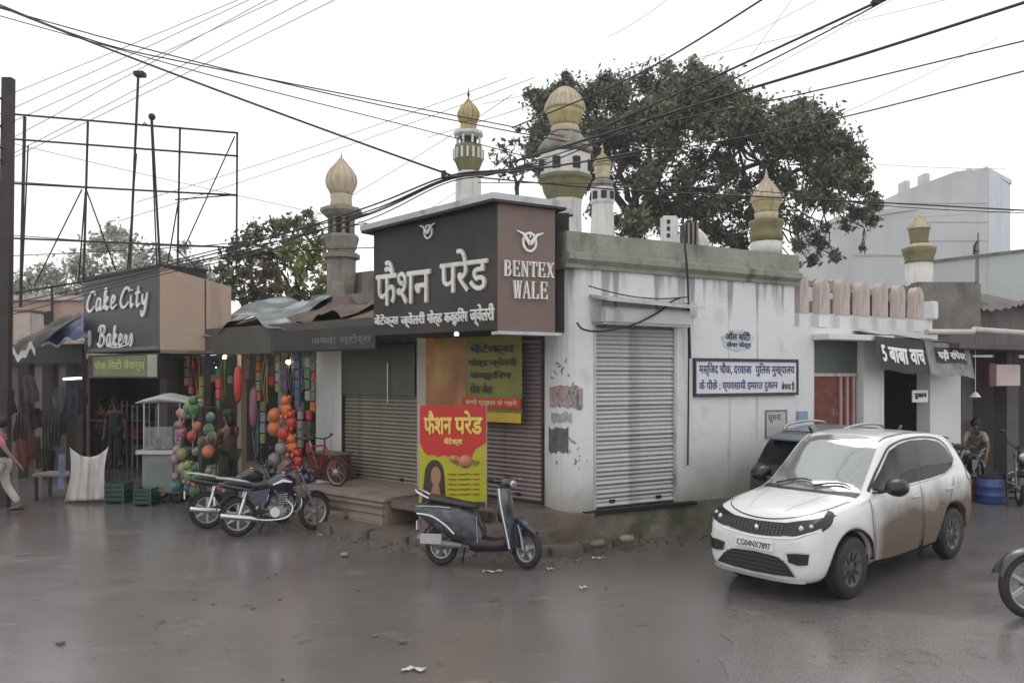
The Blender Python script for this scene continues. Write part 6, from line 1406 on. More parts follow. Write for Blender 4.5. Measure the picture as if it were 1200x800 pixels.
def make_car(name,label,paint,loc,rz,scale=(1,1,1),steer=0,rails=False,lens=True,roofm=None,wind=None):
    car=bpy.data.objects.new(name,None); COL.objects.link(car); tag(car,label,'car')
    body=car_body(); bv=bvh_of(body); bo=body.build('body',paint,car); 
    sub=bo.modifiers.new('s','SUBSURF'); sub.levels=1; sub.render_levels=1
    def P(nm,mb,m,par=car,sol=.0):
        o=mb.build(nm,m,par)
        if sol: s_=o.modifiers.new('t','SOLIDIFY'); s_.thickness=sol; s_.offset=-1
        return o
    # glass: windscreen, rear window
    P('windscreen',patch(bv,[(.22,-.50),(.15,-.3),(.125,0),(.15,.3),(.22,.50)],[(.80,-.60),(.93,-.3),(.955,0),(.93,.3),(.80,.60)],'z',1,18,10,.006),wind or M_wind)
    P('windscreen_border',patch(bv,[(.255,-.51),(.18,-.3),(.16,0),(.18,.3),(.255,.51)],[(.22,-.50),(.15,-.3),(.125,0),(.15,.3),(.22,.50)],'z',1,18,1,.0045),M_trim)
    P('cowl',patch(bv,[(.80,-.62),(.93,-.31),(.955,0),(.93,.31),(.80,.62)],[(.90,-.62),(1.0,-.3),(1.02,0),(1.0,.3),(.90,.62)],'z',1,18,2,.004),M_trim)
    P('rear_window',patch(bv,[(-.5,1.42),(0,1.45),(.5,1.42)],[(-.56,1.07),(0,1.06),(.56,1.07)],'x',-1,14,6,.006),M_glassd)
    for y0 in (-.42,.08):                              # wipers
        g=MB(); pts=[]
        for i in range(7):
            t_=i/6; px=.90-.10*sin(t_*2.2)-.015; py=y0+.42*t_; h,nn,_,_=bv.ray_cast(Vector((px,py,4)),Vector((0,0,-1))); pts.append(h+Vector((0,0,.028)))
        g.tube(pts,[.012,.011,.01,.009,.009,.008,.006],6); P('wiper',g,M_trim)
    g=MB(); h1=bv.ray_cast(Vector((.45,-.42,4)),Vector((0,0,-1)))[0]; h2=bv.ray_cast(Vector((.62,-.05,4)),Vector((0,0,-1)))[0]
    for sd in (1,-1):
        # side glazing
        P('front_side_window',patch(bv,[(.66,1.04),(.42,1.20),(.20,1.375),(.02,1.44),(-.22,1.465),(-.27,1.465)],[(.66,1.005),(.40,1.005),(.1,1.005),(-.27,1.015)],'y',sd,20,7,.006),M_glassd)
        P('rear_side_window',patch(bv,[(-.33,1.465),(-.65,1.455),(-.95,1.41),(-1.12,1.32),(-1.22,1.19)],[(-.33,1.015),(-.6,1.02),(-.95,1.04),(-1.16,1.10),(-1.22,1.15)],'y',sd,20,7,.006),M_glassd)
        P('window_pillar',patch(bv,[(-.27,1.465),(-.33,1.465)],[(-.27,1.01),(-.33,1.015)],'y',sd,2,7,.005),M_trim)
        P('window_surround',line_patch(bv,[(.72,1.0),(.45,1.215),(.2,1.405),(0,1.468),(-.3,1.49),(-.65,1.482),(-.98,1.435),(-1.17,1.33),(-1.26,1.17)],'y',sd,.02,.004),M_trim)
        P('beltline_trim',line_patch(bv,[(.70,.985),(.2,.985),(-.4,.995),(-.9,1.02),(-1.24,1.11)],'y',sd,.018,.008),M_chrome)
        P('roof_channel',line_patch(bv,[(.30,-0.0+sd*.47),(-.3,sd*.52),(-1.1,sd*.50)],'z',1,.02,.006),M_trim)
        # doors, 3 mm proud, with handles
        d1=P('door',patch(bv,[(.76,.93),(.3,.94),(-.25,.955)],[(.70,.30),(.3,.27),(-.25,.27)],'y',sd,14,8,.003),paint)
        d2=P('door',patch(bv,[(-.35,.957),(-.8,.965),(-1.12,.985)],[(-.35,.27),(-.68,.27),(-.80,.50)],'y',sd,12,8,.003),paint)
        for L_ in ([(.79,.93),(.775,.6),(.72,.28)],[(-.30,.96),(-.295,.6),(-.30,.26)],[(-1.17,1.0),(-1.0,.72),(-.74,.30)],[(.72,.26),(0,.25),(-.75,.26)]):
            P('panel_gap',line_patch(bv,L_,'y',sd,.010,.0045),M_trim)
        P('side_crease',line_patch(bv,[(.7,.78),(0,.80),(-.7,.84),(-1.4,.90)],'y',sd,.012,.007),paint)
        for hx,par in ((-.14,d1),(-.98,d2)):
            h=bv.ray_cast(Vector((hx,sd*3,.86)),Vector((0,-sd,0)))[0]; g=MB(); g.loft([(hx-.09,.86,.008,.010,h.y+sd*.012),(hx-.06,.86,.014,.018,h.y+sd*.02),(hx+.06,.86,.014,.018,h.y+sd*.02),(hx+.09,.86,.008,.010,h.y+sd*.012)],8); P('handle',g,paint,par)
        P('sill_trim',patch(bv,[(.74,.285),(0,.27),(-.74,.285)],[(.74,.22),(0,.215),(-.74,.22)],'y',sd,14,2,.006),M_trim)
        # mirror
        g=MB(); g.loft([(.47,1.04,.02,.03,sd*.90),(.50,1.05,.085,.12,sd*.905),(.57,1.05,.095,.13,sd*.905),(.64,1.045,.06,.09,sd*.90),(.67,1.04,.015,.03,sd*.895)],14); o=P('mirror',g,M_trim); g=MB(); g.tube([(.58,sd*.70,.985),(.58,sd*.80,1.01)],.022,8); P('mirror_arm',g,M_trim,o)
        # headlight, swept back
        P('headlight',patch(bv,[(.34,.775),(.46,.80),(.60,.825),(.70,.85)] if sd>0 else [(-.34,.775),(-.46,.80),(-.60,.825),(-.70,.85)],[(.34,.665),(.46,.67),(.60,.70),(.70,.765)] if sd>0 else [(-.34,.665),(-.46,.67),(-.60,.70),(-.70,.765)],'x',1,14,6,.008),M_trim)
        lp=MB()
        for (yy,zz,rr) in ((.52,.742,.034),(.61,.765,.028)):
            h=bv.ray_cast(Vector((4,sd*yy,zz)),Vector((-1,0,0)))[0]; lp.ball((h.x+.0,h.y,h.z),rr,12,0,(.6,1,1))
        P('headlamp_lens',lp,M_lens)
        P('headlamp_side',patch(bv,[(1.60,.80),(1.50,.845),(1.38,.885)],[(1.60,.72),(1.50,.765),(1.38,.868)],'y',sd,10,4,.007),M_trim)
        # fog lamp recess
        s_=sd; P('fog_lamp_recess',patch(bv,[(s_*.40,.50),(s_*.52,.52),(s_*.63,.52)],[(s_*.42,.42),(s_*.52,.41),(s_*.62,.42)],'x',1,8,3,.006),M_trim)
        P('bumper_crease',line_patch(bv,[(s_*.36,.48),(s_*.40,.53),(s_*.66,.555)],'x',1,.02,.010),paint)
        # tail lamp
        P('tail_lamp',patch(bv,[(-1.60,1.10),(-1.66,1.12),(-1.72,1.06)],[(-1.55,.93),(-1.66,.88),(-1.74,.90)],'y',sd,8,4,.007),M_tail)
        # arch lips
        for a in AX: P('wheel_arch',line_patch(bv,[(a+(ARC+.014)*cos(radians(q)),RW+(ARC+.014)*sin(radians(q))) for q in range(-2,183,15)],'y',sd,.022,.005,2),M_trim)
    # grille band, number plate, lower intake, splitter
    P('grille',patch(bv,[(-.36,.775),(-.18,.765),(0,.762),(.18,.765),(.36,.775)],[(-.36,.665),(-.18,.640),(0,.632),(.18,.640),(.36,.665)],'x',1,18,4,.007),M_trim)
    P('grille_chrome',line_patch(bv,[(-.68,.735),(-.46,.655),(-.2,.628),(0,.622),(.2,.628),(.46,.655),(.68,.735)],'x',1,.013,.010),M_chrome)
    lat=MB()
    for i in range(-7,8):
        q=patch(bv,[(i*.045-.012,.755),(i*.045+.0,.755)],[(i*.045-.012,.645),(i*.045,.645)],'x',1,1,3,.012); lat.add(q.v,q.f)
    P('grille_bars',lat,mat('grille_grey',(.06,.06,.062),.4))
    P('badge',MB().lathe([(.0,.0),(.036,.0),(.036,.012),(0,.014)],16,(bv.ray_cast(Vector((4,0,.70)),Vector((-1,0,0)))[0].x+.008,0,.70),ax='x'),M_chrome)
    P('lower_intake',patch(bv,[(-.40,.40),(-.30,.455),(0,.47),(.30,.455),(.40,.40)],[(-.50,.295),(-.25,.275),(0,.27),(.25,.275),(.50,.295)],'x',1,16,4,.007),M_trim)
    il=MB()
    for z in (.31,.35,.39,.43):
        q=line_patch(bv,[(-.38,z),(0,z+.004),(.38,z)],'x',1,.008,.014); il.add(q.v,q.f)
    P('intake_bars',il,mat('grille_grey',(.06,.06,.062),.4))
    P('splitter',line_patch(bv,[(-.58,.255),(-.3,.235),(0,.23),(.3,.235),(.58,.255)],'x',1,.03,.014),paint)
    xf_=bv.ray_cast(Vector((4,0,.54)),Vector((-1,0,0)))[0].x+.012
    g=MB(); g.box(xf_-.03,xf_+.012,-.24,.24,.50,.585); pl_=P('number_plate',g,M_lettw)
    if lens:
        g=MB(); text(g,'CG04NX7897',-.215,.215,.512,.572,0,.004,bold=.005); g.v=[(xf_+.017-v[1],v[0],v[2]) for v in g.v]; P('plate_lettering',g,M_inkb,pl_)
    P('bonnet_gap',line_patch(bv,[(1.02,.63),(1.35,.60),(1.56,.5),(1.66,.3),(1.69,0),(1.66,-.3),(1.56,-.5),(1.35,-.60),(1.02,-.63)],'z',1,.009,.003),M_trim)
    for s_ in (-.28,.28): P('bonnet_crease',line_patch(bv,[(1.0,s_*1.3),(1.3,s_*1.15),(1.6,s_*.8)],'z',1,.014,.006),paint)
    g=MB(); z=bv.ray_cast(Vector((-1.1,0,4)),Vector((0,0,-1)))[0].z; g.loft([(-1.12,z,.012,.03),(-1.16,z+.03,.035,.012),(-1.20,z+.045,.02,.006)],8); P('aerial',g,M_trim)
    g=MB(); g.loft([(-1.62,1.40,.012,.46),(-1.50,1.43,.022,.50),(-1.36,1.452,.012,.5)],16); P('spoiler',g,roofm or paint)
    if roofm: P('roof_panel',patch(bv,[(.10,-.46),(-.2,-.50),(-1.2,-.48)],[(.10,.46),(-.2,.50),(-1.2,.48)],'z',1,14,10,.006),roofm)
    if rails:
        for sd in (1,-1):
            g=MB(); g.tube(spl([(.1,sd*.5,1.54),(.0,sd*.5,1.58),(-.5,sd*.51,1.605),(-1.0,sd*.5,1.565),(-1.1,sd*.5,1.50)],4),.02,6); P('roof_rail',g,M_alloy)
    # underside
    g=MB(); g.box(-1.5,1.5,-.55,.55,.20,.34); P('underbody',g,M_black)
    for x in AX:
        for sd in (1,-1):
            g=MB(); g.quadgrid(lambda u,v:(x+(ARC+.005)*cos(pi*u),sd*(.35+.34*v),RW-.02+(ARC+.005)*sin(pi*u)),16,1); g.quadgrid(lambda u,v:(x+ARC*v*cos(pi*u),sd*.36,RW-.02+ARC*v*sin(pi*u)),16,1); P('wheel_well',g,M_black)
    for x in AX:
        for sd in (1,-1): wheel(car,x,sd*.66,sd,steer=steer if x>0 else 0)
    car.location=loc; car.rotation_euler=(0,0,rz); car.scale=scale
    return car
# the white hatchback
hd=Vector((-.76,-.65)).normalized()
fw=Vector(G(998,700)); lw=Vector((-hd.y,hd.x))      # left side of the car (driver sees right); near side faces the camera's right
SXc,SYc=1.14,.86
near=-1 if False else 1
ctr=Vector((3.33,7.62))-hd*1.13*SXc
side=Vector((hd.y,-hd.x))                           # car's right-hand side direction
left=Vector((-hd.y,hd.x))
ctr=ctr-left*(.66*SYc)
car=make_car('hatchback_car','white hatchback with brown lower sides turning at the junction in front of the whitewashed wall',carpaint('paint_white',(.70,.71,.70),(.125,.078,.042)),(ctr.x,ctr.y,0),atan2(hd.y,hd.x),(SXc,SYc,1.0),steer=.05)
# the dark car parked behind it
hd2=Vector((.80,.60)).normalized(); 
dk=make_car('hatchback_car','dark grey car with grey blue roof mostly hidden behind the white hatchback',carpaint('paint_grey',(.03,.033,.037)),(4.78,10.82,0),atan2(hd2.y,hd2.x),(.86,.86,.97),rails=True,lens=False,roofm=rgb('roof_paleblue',(.12,.145,.165),.35,coat=.3),wind=mat('windscreen_dim',(.10,.12,.12),.08,metal=.4,coat=1))

# ------------------------------------------------------------------ motorcycle
M_navy=mat('tank_navy',(.014,.016,.055),.25,var=.1,coat=.8); M_seat=mat('seat_vinyl',(.035,.035,.038),.5,var=.2); M_silv=mat('engine_alloy',(.32,.32,.33),.4,metal=.6,var=.2)
def spoked(par,x,R,tyre=.045,steer=0,piv=None,alloy=True,y=0,nsp=6,rimm=None):
    M_=Matrix.Identity(4)
    if steer: M_=Matrix.Translation((x,y,0))@Matrix.Rotation(steer,4,'Z')@Matrix.Translation((-x,-y,0))
    g=MB(); g.torus((x,y,R),R-tyre,tyre,36,10,'y'); g.xf(M_); w=g.build('wheel',M_black,par)
    g=MB(); g.torus((x,y,R),R-tyre*1.75,tyre*.42,32,8,'y',0,1.6); g.xf(M_); g.build('rim',rimm or M_alloy,w)
    g=MB(); g.lathe([(.02,-.06),(.055,-.05),(.06,0),(.055,.05),(.02,.06)],14,(x,y,R),ax='y'); g.xf(M_); g.build('hub',M_silv,w)
    if alloy:
        for k in range(nsp):
            g=MB(); a=2*pi*k/nsp; g.add([(-.022,-.015,.04),(.022,-.015,.04),(.014,-.012,R-tyre*1.8),(-.014,-.012,R-tyre*1.8),(-.022,.015,.04),(.022,.015,.04),(.014,.012,R-tyre*1.8),(-.014,.012,R-tyre*1.8)],[(0,1,2,3),(4,5,6,7),(0,1,5,4),(1,2,6,5),(2,3,7,6),(3,0,4,7)])
            g.xf(M_@Matrix.Translation((x,y,R))@Matrix.Rotation(a,4,'Y')); g.build('spoke',rimm or M_alloy,w)
    else:
        g=MB()
        for k in range(nsp):
            a=2*pi*k/nsp; g.tube([(x+.03*cos(a+.6),y+(.03 if k%2 else -.03),R+.03*sin(a+.6)),(x+(R-tyre*1.8)*cos(a),y,R+(R-tyre*1.8)*sin(a))],.0035,4)
        g.xf(M_); g.build('spokes',M_alloy,w)
    return w
def make_moto(label,paint,acc,steer=.35,wb=1.20,R=.29,name='motorcycle'):
    t=bpy.data.objects.new(name,None); COL.objects.link(t); tag(t,label,'motorcycle','motorcycles parked in front of the toy shop')
    xf,xr=wb/2,-wb/2
    def P(nm,g,m,par=t): return g.build(nm,m,par)
    spoked(t,xr,R,.05); spoked(t,xf,R,.045,steer=steer)
    Mf=Matrix.Translation((xf-.05,0,0))@Matrix.Rotation(steer,4,'Z')@Matrix.Translation((-(xf-.05),0,0))
    for s_ in (-1,1):
        g=MB(); g.tube([(xf,s_*.075,R),(xf-.16,s_*.075,R+.32)],.022,8); g.tube([(xf-.16,s_*.075,R+.32),(xf-.28,s_*.075,R+.60)],.016,8); g.xf(Mf); P('fork_leg',g,M_silv)
    g=MB(); g.quadgrid(lambda u,v:(xf+(R+.035)*cos(radians(20+120*u)),.075*(2*v-1),R+(R+.035)*sin(radians(20+120*u))-.03*(2*v-1)**2),14,4); g.xf(Mf); P('front_mudguard',g,paint)
    g=MB(); g.tube([(xf-.30,-.33,R+.70),(xf-.28,-.20,R+.74),(xf-.26,-.07,R+.64),(xf-.26,.07,R+.64),(xf-.28,.20,R+.74),(xf-.30,.33,R+.70)],.012,8); g.xf(Mf); hb=P('handlebar',g,M_dark)
    for s_ in (-1,1):
        g=MB(); g.tube([(xf-.29,s_*.22,R+.735),(xf-.31,s_*.35,R+.695)],.018,8); g.xf(Mf); P('grip',g,M_black,hb)
        g=MB(); g.tube([(xf-.28,s_*.20,R+.74),(xf-.26,s_*.30,R+.90)],.006,5); g.xf(Mf); P('mirror_stem',g,M_dark,hb)
        g=MB(); g.ball((xf-.25,s_*.32,R+.93),.055,10,0,(.35,1,.7)); g.xf(Mf); P('mirror',g,M_trim,hb)
    g=MB(); g.loft([(xf-.22,R+.53,.06,.05),(xf-.17,R+.53,.095,.085),(xf-.10,R+.53,.09,.08),(xf-.075,R+.53,.07,.06)],14); g.xf(Mf); hl=P('headlamp',g,paint)
    g=MB(); g.ball((xf-.085,0,R+.53),.072,12,0,(.35,1,1)); g.xf(Mf); P('lens',g,M_lens,hl)
    g=MB(); g.loft([(xf-.30,R+.62,.02,.06),(xf-.22,R+.66,.045,.085),(xf-.15,R+.64,.03,.07)],12); g.xf(Mf); P('visor',g,paint)
    # tank
    P('fuel_tank',MB().loft([(xf-.30,.74,.05,.05),(xf-.36,.77,.09,.11),(xf-.50,.79,.12,.145),(xf-.62,.77,.115,.14),(xf-.72,.735,.08,.10),(xf-.77,.72,.04,.06)],18),paint)
    g=MB(); g.lathe([(.0,.01),(.035,.01),(.04,0)],12,(xf-.48,0,.905)); P('filler_cap',g,M_chrome)
    for s_ in (-1,1):
        g=MB(); g.ribbon([(xf-.38,.77),(xf-.52,.80),(xf-.68,.745)],[.02,.05,.02],s_*.150-.004,s_*.150+.004); P('tank_stripe',g,acc)
    P('seat',MB().loft([(xf-.70,.74,.02,.08),(xf-.78,.745,.045,.12),(xf-.95,.735,.045,.135),(xf-1.05,.765,.05,.13),(xf-1.30,.80,.045,.11),(xf-1.40,.80,.02,.07)],16),M_seat)
    P('tail_cowl',MB().loft([(xf-1.0,.68,.03,.10),(xf-1.2,.72,.05,.11),(xf-1.42,.77,.045,.08),(xf-1.50,.79,.02,.05)],14),paint)
    for s_ in (-1,1):
        g=MB(); g.prism([(xf-.72,.69),(xf-.98,.66),(xf-1.12,.70),(xf-.98,.50),(xf-.78,.48)],s_*.105-.015,s_*.105+.015,'y'); P('side_panel',g,paint)
        g=MB(); g.tube(spl([(xf-1.05,s_*.13,.80),(xf-1.35,s_*.13,.86),(xf-1.52,s_*.08,.88)],4),.011,6); P('grab_rail',g,M_alloy)
        g=MB(); g.tube([(xr,s_*.10,R+.02),(xr+.12,s_*.12,.66)],.018,8); g.tube([(xr+.02,s_*.102,R+.06),(xr+.09,s_*.115,.56)],.036,10); P('rear_shock',g,M_chrome)
        g=MB(); g.tube([(xr,s_*.085,R),(-.05,s_*.08,.36)],.02,8); P('swing_arm',g,M_dark)
        g=MB(); g.ball((xr-.22,s_*.14,.70),.03,8,0,(1,.8,.8)); P('indicator',g,rgb('amber',(.4,.14,.02)))
    P('tail_lamp',MB().bbox(xr-.32,xr-.27,-.06,.06,.72,.78,.012),M_tail)
    g=MB(); g.quadgrid(lambda u,v:(xr+(R+.05)*cos(radians(95+85*u)),.08*(2*v-1),R+(R+.05)*sin(radians(95+85*u))),12,3); P('rear_mudguard',g,M_dark)
    g=MB(); g.bbox(xr-.36,xr-.345,-.09,.09,.48,.60,.004); P('number_plate',g,M_lettw)
    for s_ in (-1,1):
        g=MB(); g.tube(spl([(xf-.29,s_*.21,R+.735),(xf-.16,s_*.12,R+.70),(xf-.20,s_*.05,R+.48),(xf-.32,s_*.03,R+.42)],5),.004,4); P('brake_cable',g,M_black)
    # frame, engine, exhaust
    g=MB(); g.tube([(xf-.30,0,R+.52),(.12,0,.40),(.0,0,.24),(-.25,0,.26),(-.30,0,.62),(xf-.34,0,.74)],.02,8); P('frame',g,M_dark)
    g=MB(); g.bbox(-.18,.14,-.10,.10,.26,.42,.04); g.build('engine',M_silv,t)
    g=MB(); g.lathe([(.075,.0),(.08,.05),(.075,.055)],16,(-.05,.10,.33),ax='y'); g.lathe([(.075,.0),(.08,-.05),(.075,-.055)],16,(-.05,-.10,.33),ax='y'); P('engine_cover',g,M_chrome)
    for i in range(5):
        g=MB(); g.bbox(.0,.16,-.085,.085,.44+.034*i,.458+.034*i,.004); P('cooling_fin',g,M_silv)
    g=MB(); g.bbox(.03,.13,-.06,.06,.42,.61,.01); P('cylinder',g,M_dark)
    g=MB(); g.tube(spl([(.14,-.05,.50),(.24,-.08,.38),(.14,-.12,.24),(-.15,-.15,.22),(-.35,-.16,.25)],5),.020,8); P('exhaust_pipe',g,M_chrome)
    g=MB(); g.tube([(-.30,-.165,.24),(-.42,-.17,.27),(-.88,-.175,.34)],[.025,.045,.042],12); P('silencer',g,M_chrome)
    g=MB(); g.tube([(-.05,.13,.20),(-.08,.26,.19)],.014,6); g.tube([(-.05,-.13,.20),(-.08,-.26,.19)],.014,6); P('foot_peg',g,M_black)
    g=MB(); g.tube([(-.12,.10,.24),(-.25,.26,.01)],.014,6); P('side_stand',g,M_dark)
    g=MB(); g.tube(spl([(xf-.30,-.02,.56),(xf-.24,-.20,.50),(xf-.28,-.22,.36),(xf-.38,-.05,.30)],5),.011,6); g.tube(spl([(xf-.30,.02,.56),(xf-.24,.20,.50),(xf-.28,.22,.36),(xf-.38,.05,.30)],5),.011,6); P('crash_guard',g,M_chrome)
    return t
mo=make_moto('navy blue motorcycle with white tank graphic parked nearest the road outside the toy shop',M_navy,M_lettw)
s_=.90; rear=Vector(G(279,628)); hdm=Vector((.90,.43)).normalized(); cm=rear+hdm*.60*.86
mo.location=(cm.x,cm.y,0); mo.rotation_euler=(radians(-3),0,atan2(hdm.y,hdm.x)); mo.scale=(.86,.9,.92)
m2=make_moto('black motorcycle half hidden behind the navy one',mat('tank_black',(.02,.022,.022),.3,coat=.6),M_dark,steer=.1)
rear=Vector(G(243,619)); c2=rear+hdm*.60*.86; m2.location=(c2.x,c2.y,0); m2.rotation_euler=(radians(-4),0,atan2(hdm.y,hdm.x)); m2.scale=(.86,.9,.92)
m3=make_moto('motorcycle cut off by the right edge of the frame, only its front wheel showing',mat('tank_dark3',(.03,.03,.035),.3,coat=.6),M_dark,steer=-.2)
m3['group']='motorcycle at the right edge'; fwp=Vector(G(1207,724)); h3=Vector((-.95,-.30)).normalized(); c3=fwp-h3*.60; m3.location=(c3.x,c3.y,0); m3.rotation_euler=(radians(2),0,atan2(h3.y,h3.x)); m3.scale=(1,1,1.04)

# ------------------------------------------------------------------ scooter
def make_scooter():
    t=bpy.data.objects.new('scooter',None); COL.objects.link(t); tag(t,'grey blue scooter with white trim lines parked in front of the standing banner','scooter')
    M_sc=mat('scooter_paint',(.03,.036,.045),.3,var=.25,vs=9,coat=.5,stain=(.12,.14,.17),sfac=.5,sscale=(9,9,9),sth=.5)
    def P(nm,g,m,par=t): return g.build(nm,m,par)
    wb=1.18; xf,xr=.62,-.56; R=.235; st=-.45
    spoked(t,xr,R,.05,nsp=5); 
    spoked(t,xf,R,.048,steer=st,nsp=5)
    Mf=Matrix.Translation((xf-.08,0,0))@Matrix.Rotation(st,4,'Z')@Matrix.Translation((-(xf-.08),0,0))
    g=MB(); g.loft([(-.94,.66,.02,.05),(-.88,.66,.07,.12),(-.70,.61,.14,.175),(-.45,.54,.20,.19),(-.25,.49,.22,.185),(-.06,.43,.21,.17),(.03,.35,.12,.14)],20,e=3); P('rear_body',g,M_sc)
    g=MB(); g.loft([(-.80,.80,.02,.08),(-.72,.80,.05,.13),(-.45,.765,.045,.145),(-.25,.735,.04,.135),(-.12,.72,.04,.11),(-.06,.70,.02,.07)],18); P('seat',g,M_seat)
    g=MB(); g.tube(spl([(-.72,-.12,.80),(-.86,-.12,.86),(-.95,0,.90),(-.86,.12,.86),(-.72,.12,.80)],5),.016,8); P('grab_rail',g,M_chrome)
    g=MB(); g.loft([(-.14,.30,.10,.15),(-.05,.28,.09,.17),(.20,.27,.07,.17),(.38,.30,.09,.15),(.46,.36,.08,.10)],14,e=4); P('floorboard',g,M_trim)
    # apron (leg shield)
    def apr(u,v,d=0):
        z=.26+.68*v; w_=.25-.04*abs(v-.5)-(.07*max(0,v-.8)/.2); y=w_*(2*u-1); x=.50-.17*v-.10*(2*u-1)**2+.02+d; return (x,y,z)
    g=MB(); g.quadgrid(lambda u,v:apr(u,v,.03),14,10); g.quadgrid(lambda u,v:apr(u,v,-.02),14,10)
    g.quadgrid(lambda u,v:apr(0,u,.03-.05*v),10,1); g.quadgrid(lambda u,v:apr(1,u,.03-.05*v),10,1); P('leg_shield',g,M_sc)
    g=MB(); g.loft([(.29,.62,.12,.10),(.24,.64,.10,.09),(.22,.64,.04,.05)],12); P('glove_box',g,M_trim)
    for s_ in (-1,1):
        g=MB(); g.tube([Vector(apr(0 if s_<0 else 1,q/8,.01))+Vector((0,s_*.004,0)) for q in range(9)],.009,6); P('shield_trim',g,M_lettw)
        g=MB(); g.tube(spl([(-.88,s_*.13,.62),(-.66,s_*.178,.60),(-.46,s_*.187,.50),(-.34,s_*.185,.40)],5),.011,6); P('body_trim',g,M_lettw)
        g=MB(); g.tube(spl([(-.90,s_*.09,.70),(-.70,s_*.155,.71),(-.40,s_*.165,.70)],5),.009,6); P('seat_trim',g,M_alloy)
        g=MB(); g.tube(spl([(.46,s_*.08,.30),(.44,s_*.10,.60),(.34,s_*.09,.90)],5),.007,6); P('front_trim',g,M_lettw)
    g=MB(); g.loft([(xf-.18,.52,.05,.06),(xf-.08,.55,.06,.075),(xf+.05,.51,.05,.07),(xf+.17,.42,.03,.045)],12); g.xf(Mf); P('front_mudguard',g,M_sc)
    for s_ in (-1,1):
        g=MB(); g.tube([(xf,s_*.065,R),(xf-.04,s_*.065,R+.16),(xf-.10,s_*.05,R+.28)],.022,8); g.xf(Mf); P('fork_leg',g,M_silv)
    g=MB(); g.loft([(.40,.98,.04,.07),(.36,1.0,.065,.11),(.30,1.0,.07,.14),(.24,.985,.045,.12),(.20,.97,.02,.06)],14); g.xf(Mf); P('handlebar_cowl',g,M_sc)
    g=MB(); g.ball((.395,0,.98),.06,12,0,(.35,1.25,.8)); g.xf(Mf); P('headlamp',g,M_lens)
    g=MB(); g.tube([(.24,-.33,1.03),(.27,-.12,1.0),(.27,.12,1.0),(.24,.33,1.03)],.013,8); g.xf(Mf); hb=P('handlebar',g,M_dark)
    for s_ in (-1,1):
        g=MB(); g.tube([(.25,s_*.22,1.015),(.235,s_*.35,1.035)],.019,8); g.xf(Mf); P('grip',g,M_black,hb)
        g=MB(); g.tube([(.24,s_*.20,1.03),(.32,s_*.30,1.03)],.006,5); g.xf(Mf); P('brake_lever',g,M_alloy,hb)
    P('tail_lamp',MB().bbox(-.95,-.90,-.07,.07,.62,.69,.015),M_tail)
    g=MB(); g.bbox(-.55,-.15,.02,.13,.22,.36,.03); P('engine',g,M_silv)
    g=MB(); g.tube([(-.25,-.13,.26),(-.55,-.15,.28),(-.85,-.16,.34)],[.03,.05,.045],10); P('silencer',g,mat('silencer_grey',(.22,.23,.22),.5,metal=.4,var=.2))
    g=MB(); g.bbox(-.80,-.50,-.225,-.205,.28,.40,.008); P('heat_shield',g,M_alloy)
    g=MB(); g.quadgrid(lambda u,v:(xr+(R+.05)*cos(radians(80+95*u)),.07*(2*v-1),R+(R+.05)*sin(radians(80+95*u))),10,3); P('rear_mudguard',g,M_dark)
    g=MB(); g.bbox(-.90,-.885,-.09,.09,.42,.53,.004); P('number_plate',g,M_lettw)
    g=MB(); g.tube([(-.25,.12,.24),(-.33,.24,.01)],.012,6); P('stand',g,M_dark)
    g=MB(); g.tube([(-.02,-.16,.30),(-.04,-.17,.62)],.008,5); P('side_bar',g,M_alloy)
    return t
sc_o=make_scooter(); ra=Vector(G(513,665)); fa=Vector(G(619,663)); h_=(fa-ra).normalized(); h_=Vector((.985,-.17)).normalized()
cc=(ra+fa)/2; sc_o.location=(cc.x-.02,cc.y,0); sc_o.rotation_euler=(radians(-4),0,atan2(h_.y,h_.x)); sc_o.scale=(.85,.95,.97)

# ------------------------------------------------------------------ bicycles
def make_cycle(label,paint,R=.32,L=1.0,basket=False):
    t=bpy.data.objects.new('bicycle',None); COL.objects.link(t); tag(t,label,'bicycle'); xf,xr=L/2,-L/2
    def P(nm,g,m,par=t): return g.build(nm,m,par)
    for x in (xr,xf): spoked(t,x,R,.02,alloy=False,nsp=16)
    g=MB(); bb=(-.06,0,R-.04); hd_=(xf-.22,0,R+.42); se=(-.20,0,R+.38)
    for a,b in ((bb,hd_),(bb,se),(se,hd_),(se,(xr,.0,R)),(bb,(xr,0,R))): g.tube([a,b],.016,6)
    g.tube([hd_,(xf,0,R)],.014,6); P('frame',g,paint)
    g=MB(); g.loft([(-.34,R+.50,.02,.09),(-.26,R+.51,.03,.09),(-.12,R+.51,.015,.03)],10); P('saddle',g,M_seat)
    g=MB(); g.tube([se,(-.24,0,R+.49)],.013,6); P('seat_post',g,M_alloy)
    g=MB(); g.tube(spl([(xf-.36,-.26,R+.55),(xf-.24,-.2,R+.56),(xf-.22,0,R+.52),(xf-.24,.2,R+.56),(xf-.36,.26,R+.55)],4),.011,6); g.tube([hd_,(xf-.22,0,R+.52)],.012,6); P('handlebar',g,M_dark)
    for x in (xr,xf):
        g=MB(); g.quadgrid(lambda u,v:(x+(R+.025)*cos(radians(30+140*u)),.025*(2*v-1),R+(R+.025)*sin(radians(30+140*u))),12,2); P('mudguard',g,paint)
    g=MB(); g.lathe([(.08,-.005),(.08,.005)],16,(bb[0],-.03,bb[2]),ax='y'); g.tube([(bb[0],-.05,bb[2]),(bb[0]+.13,-.06,bb[2]-.08)],.01,5); g.tube([(bb[0],.05,bb[2]),(bb[0]-.13,.06,bb[2]+.08)],.01,5); P('crank',g,M_dark)
    if basket:
        g=MB(); g.bbox(xf-.12,xf+.14,-.13,.13,R+.38,R+.56,.02); P('basket',paint,g) if False else g.build('basket',M_dark,t)
    return t
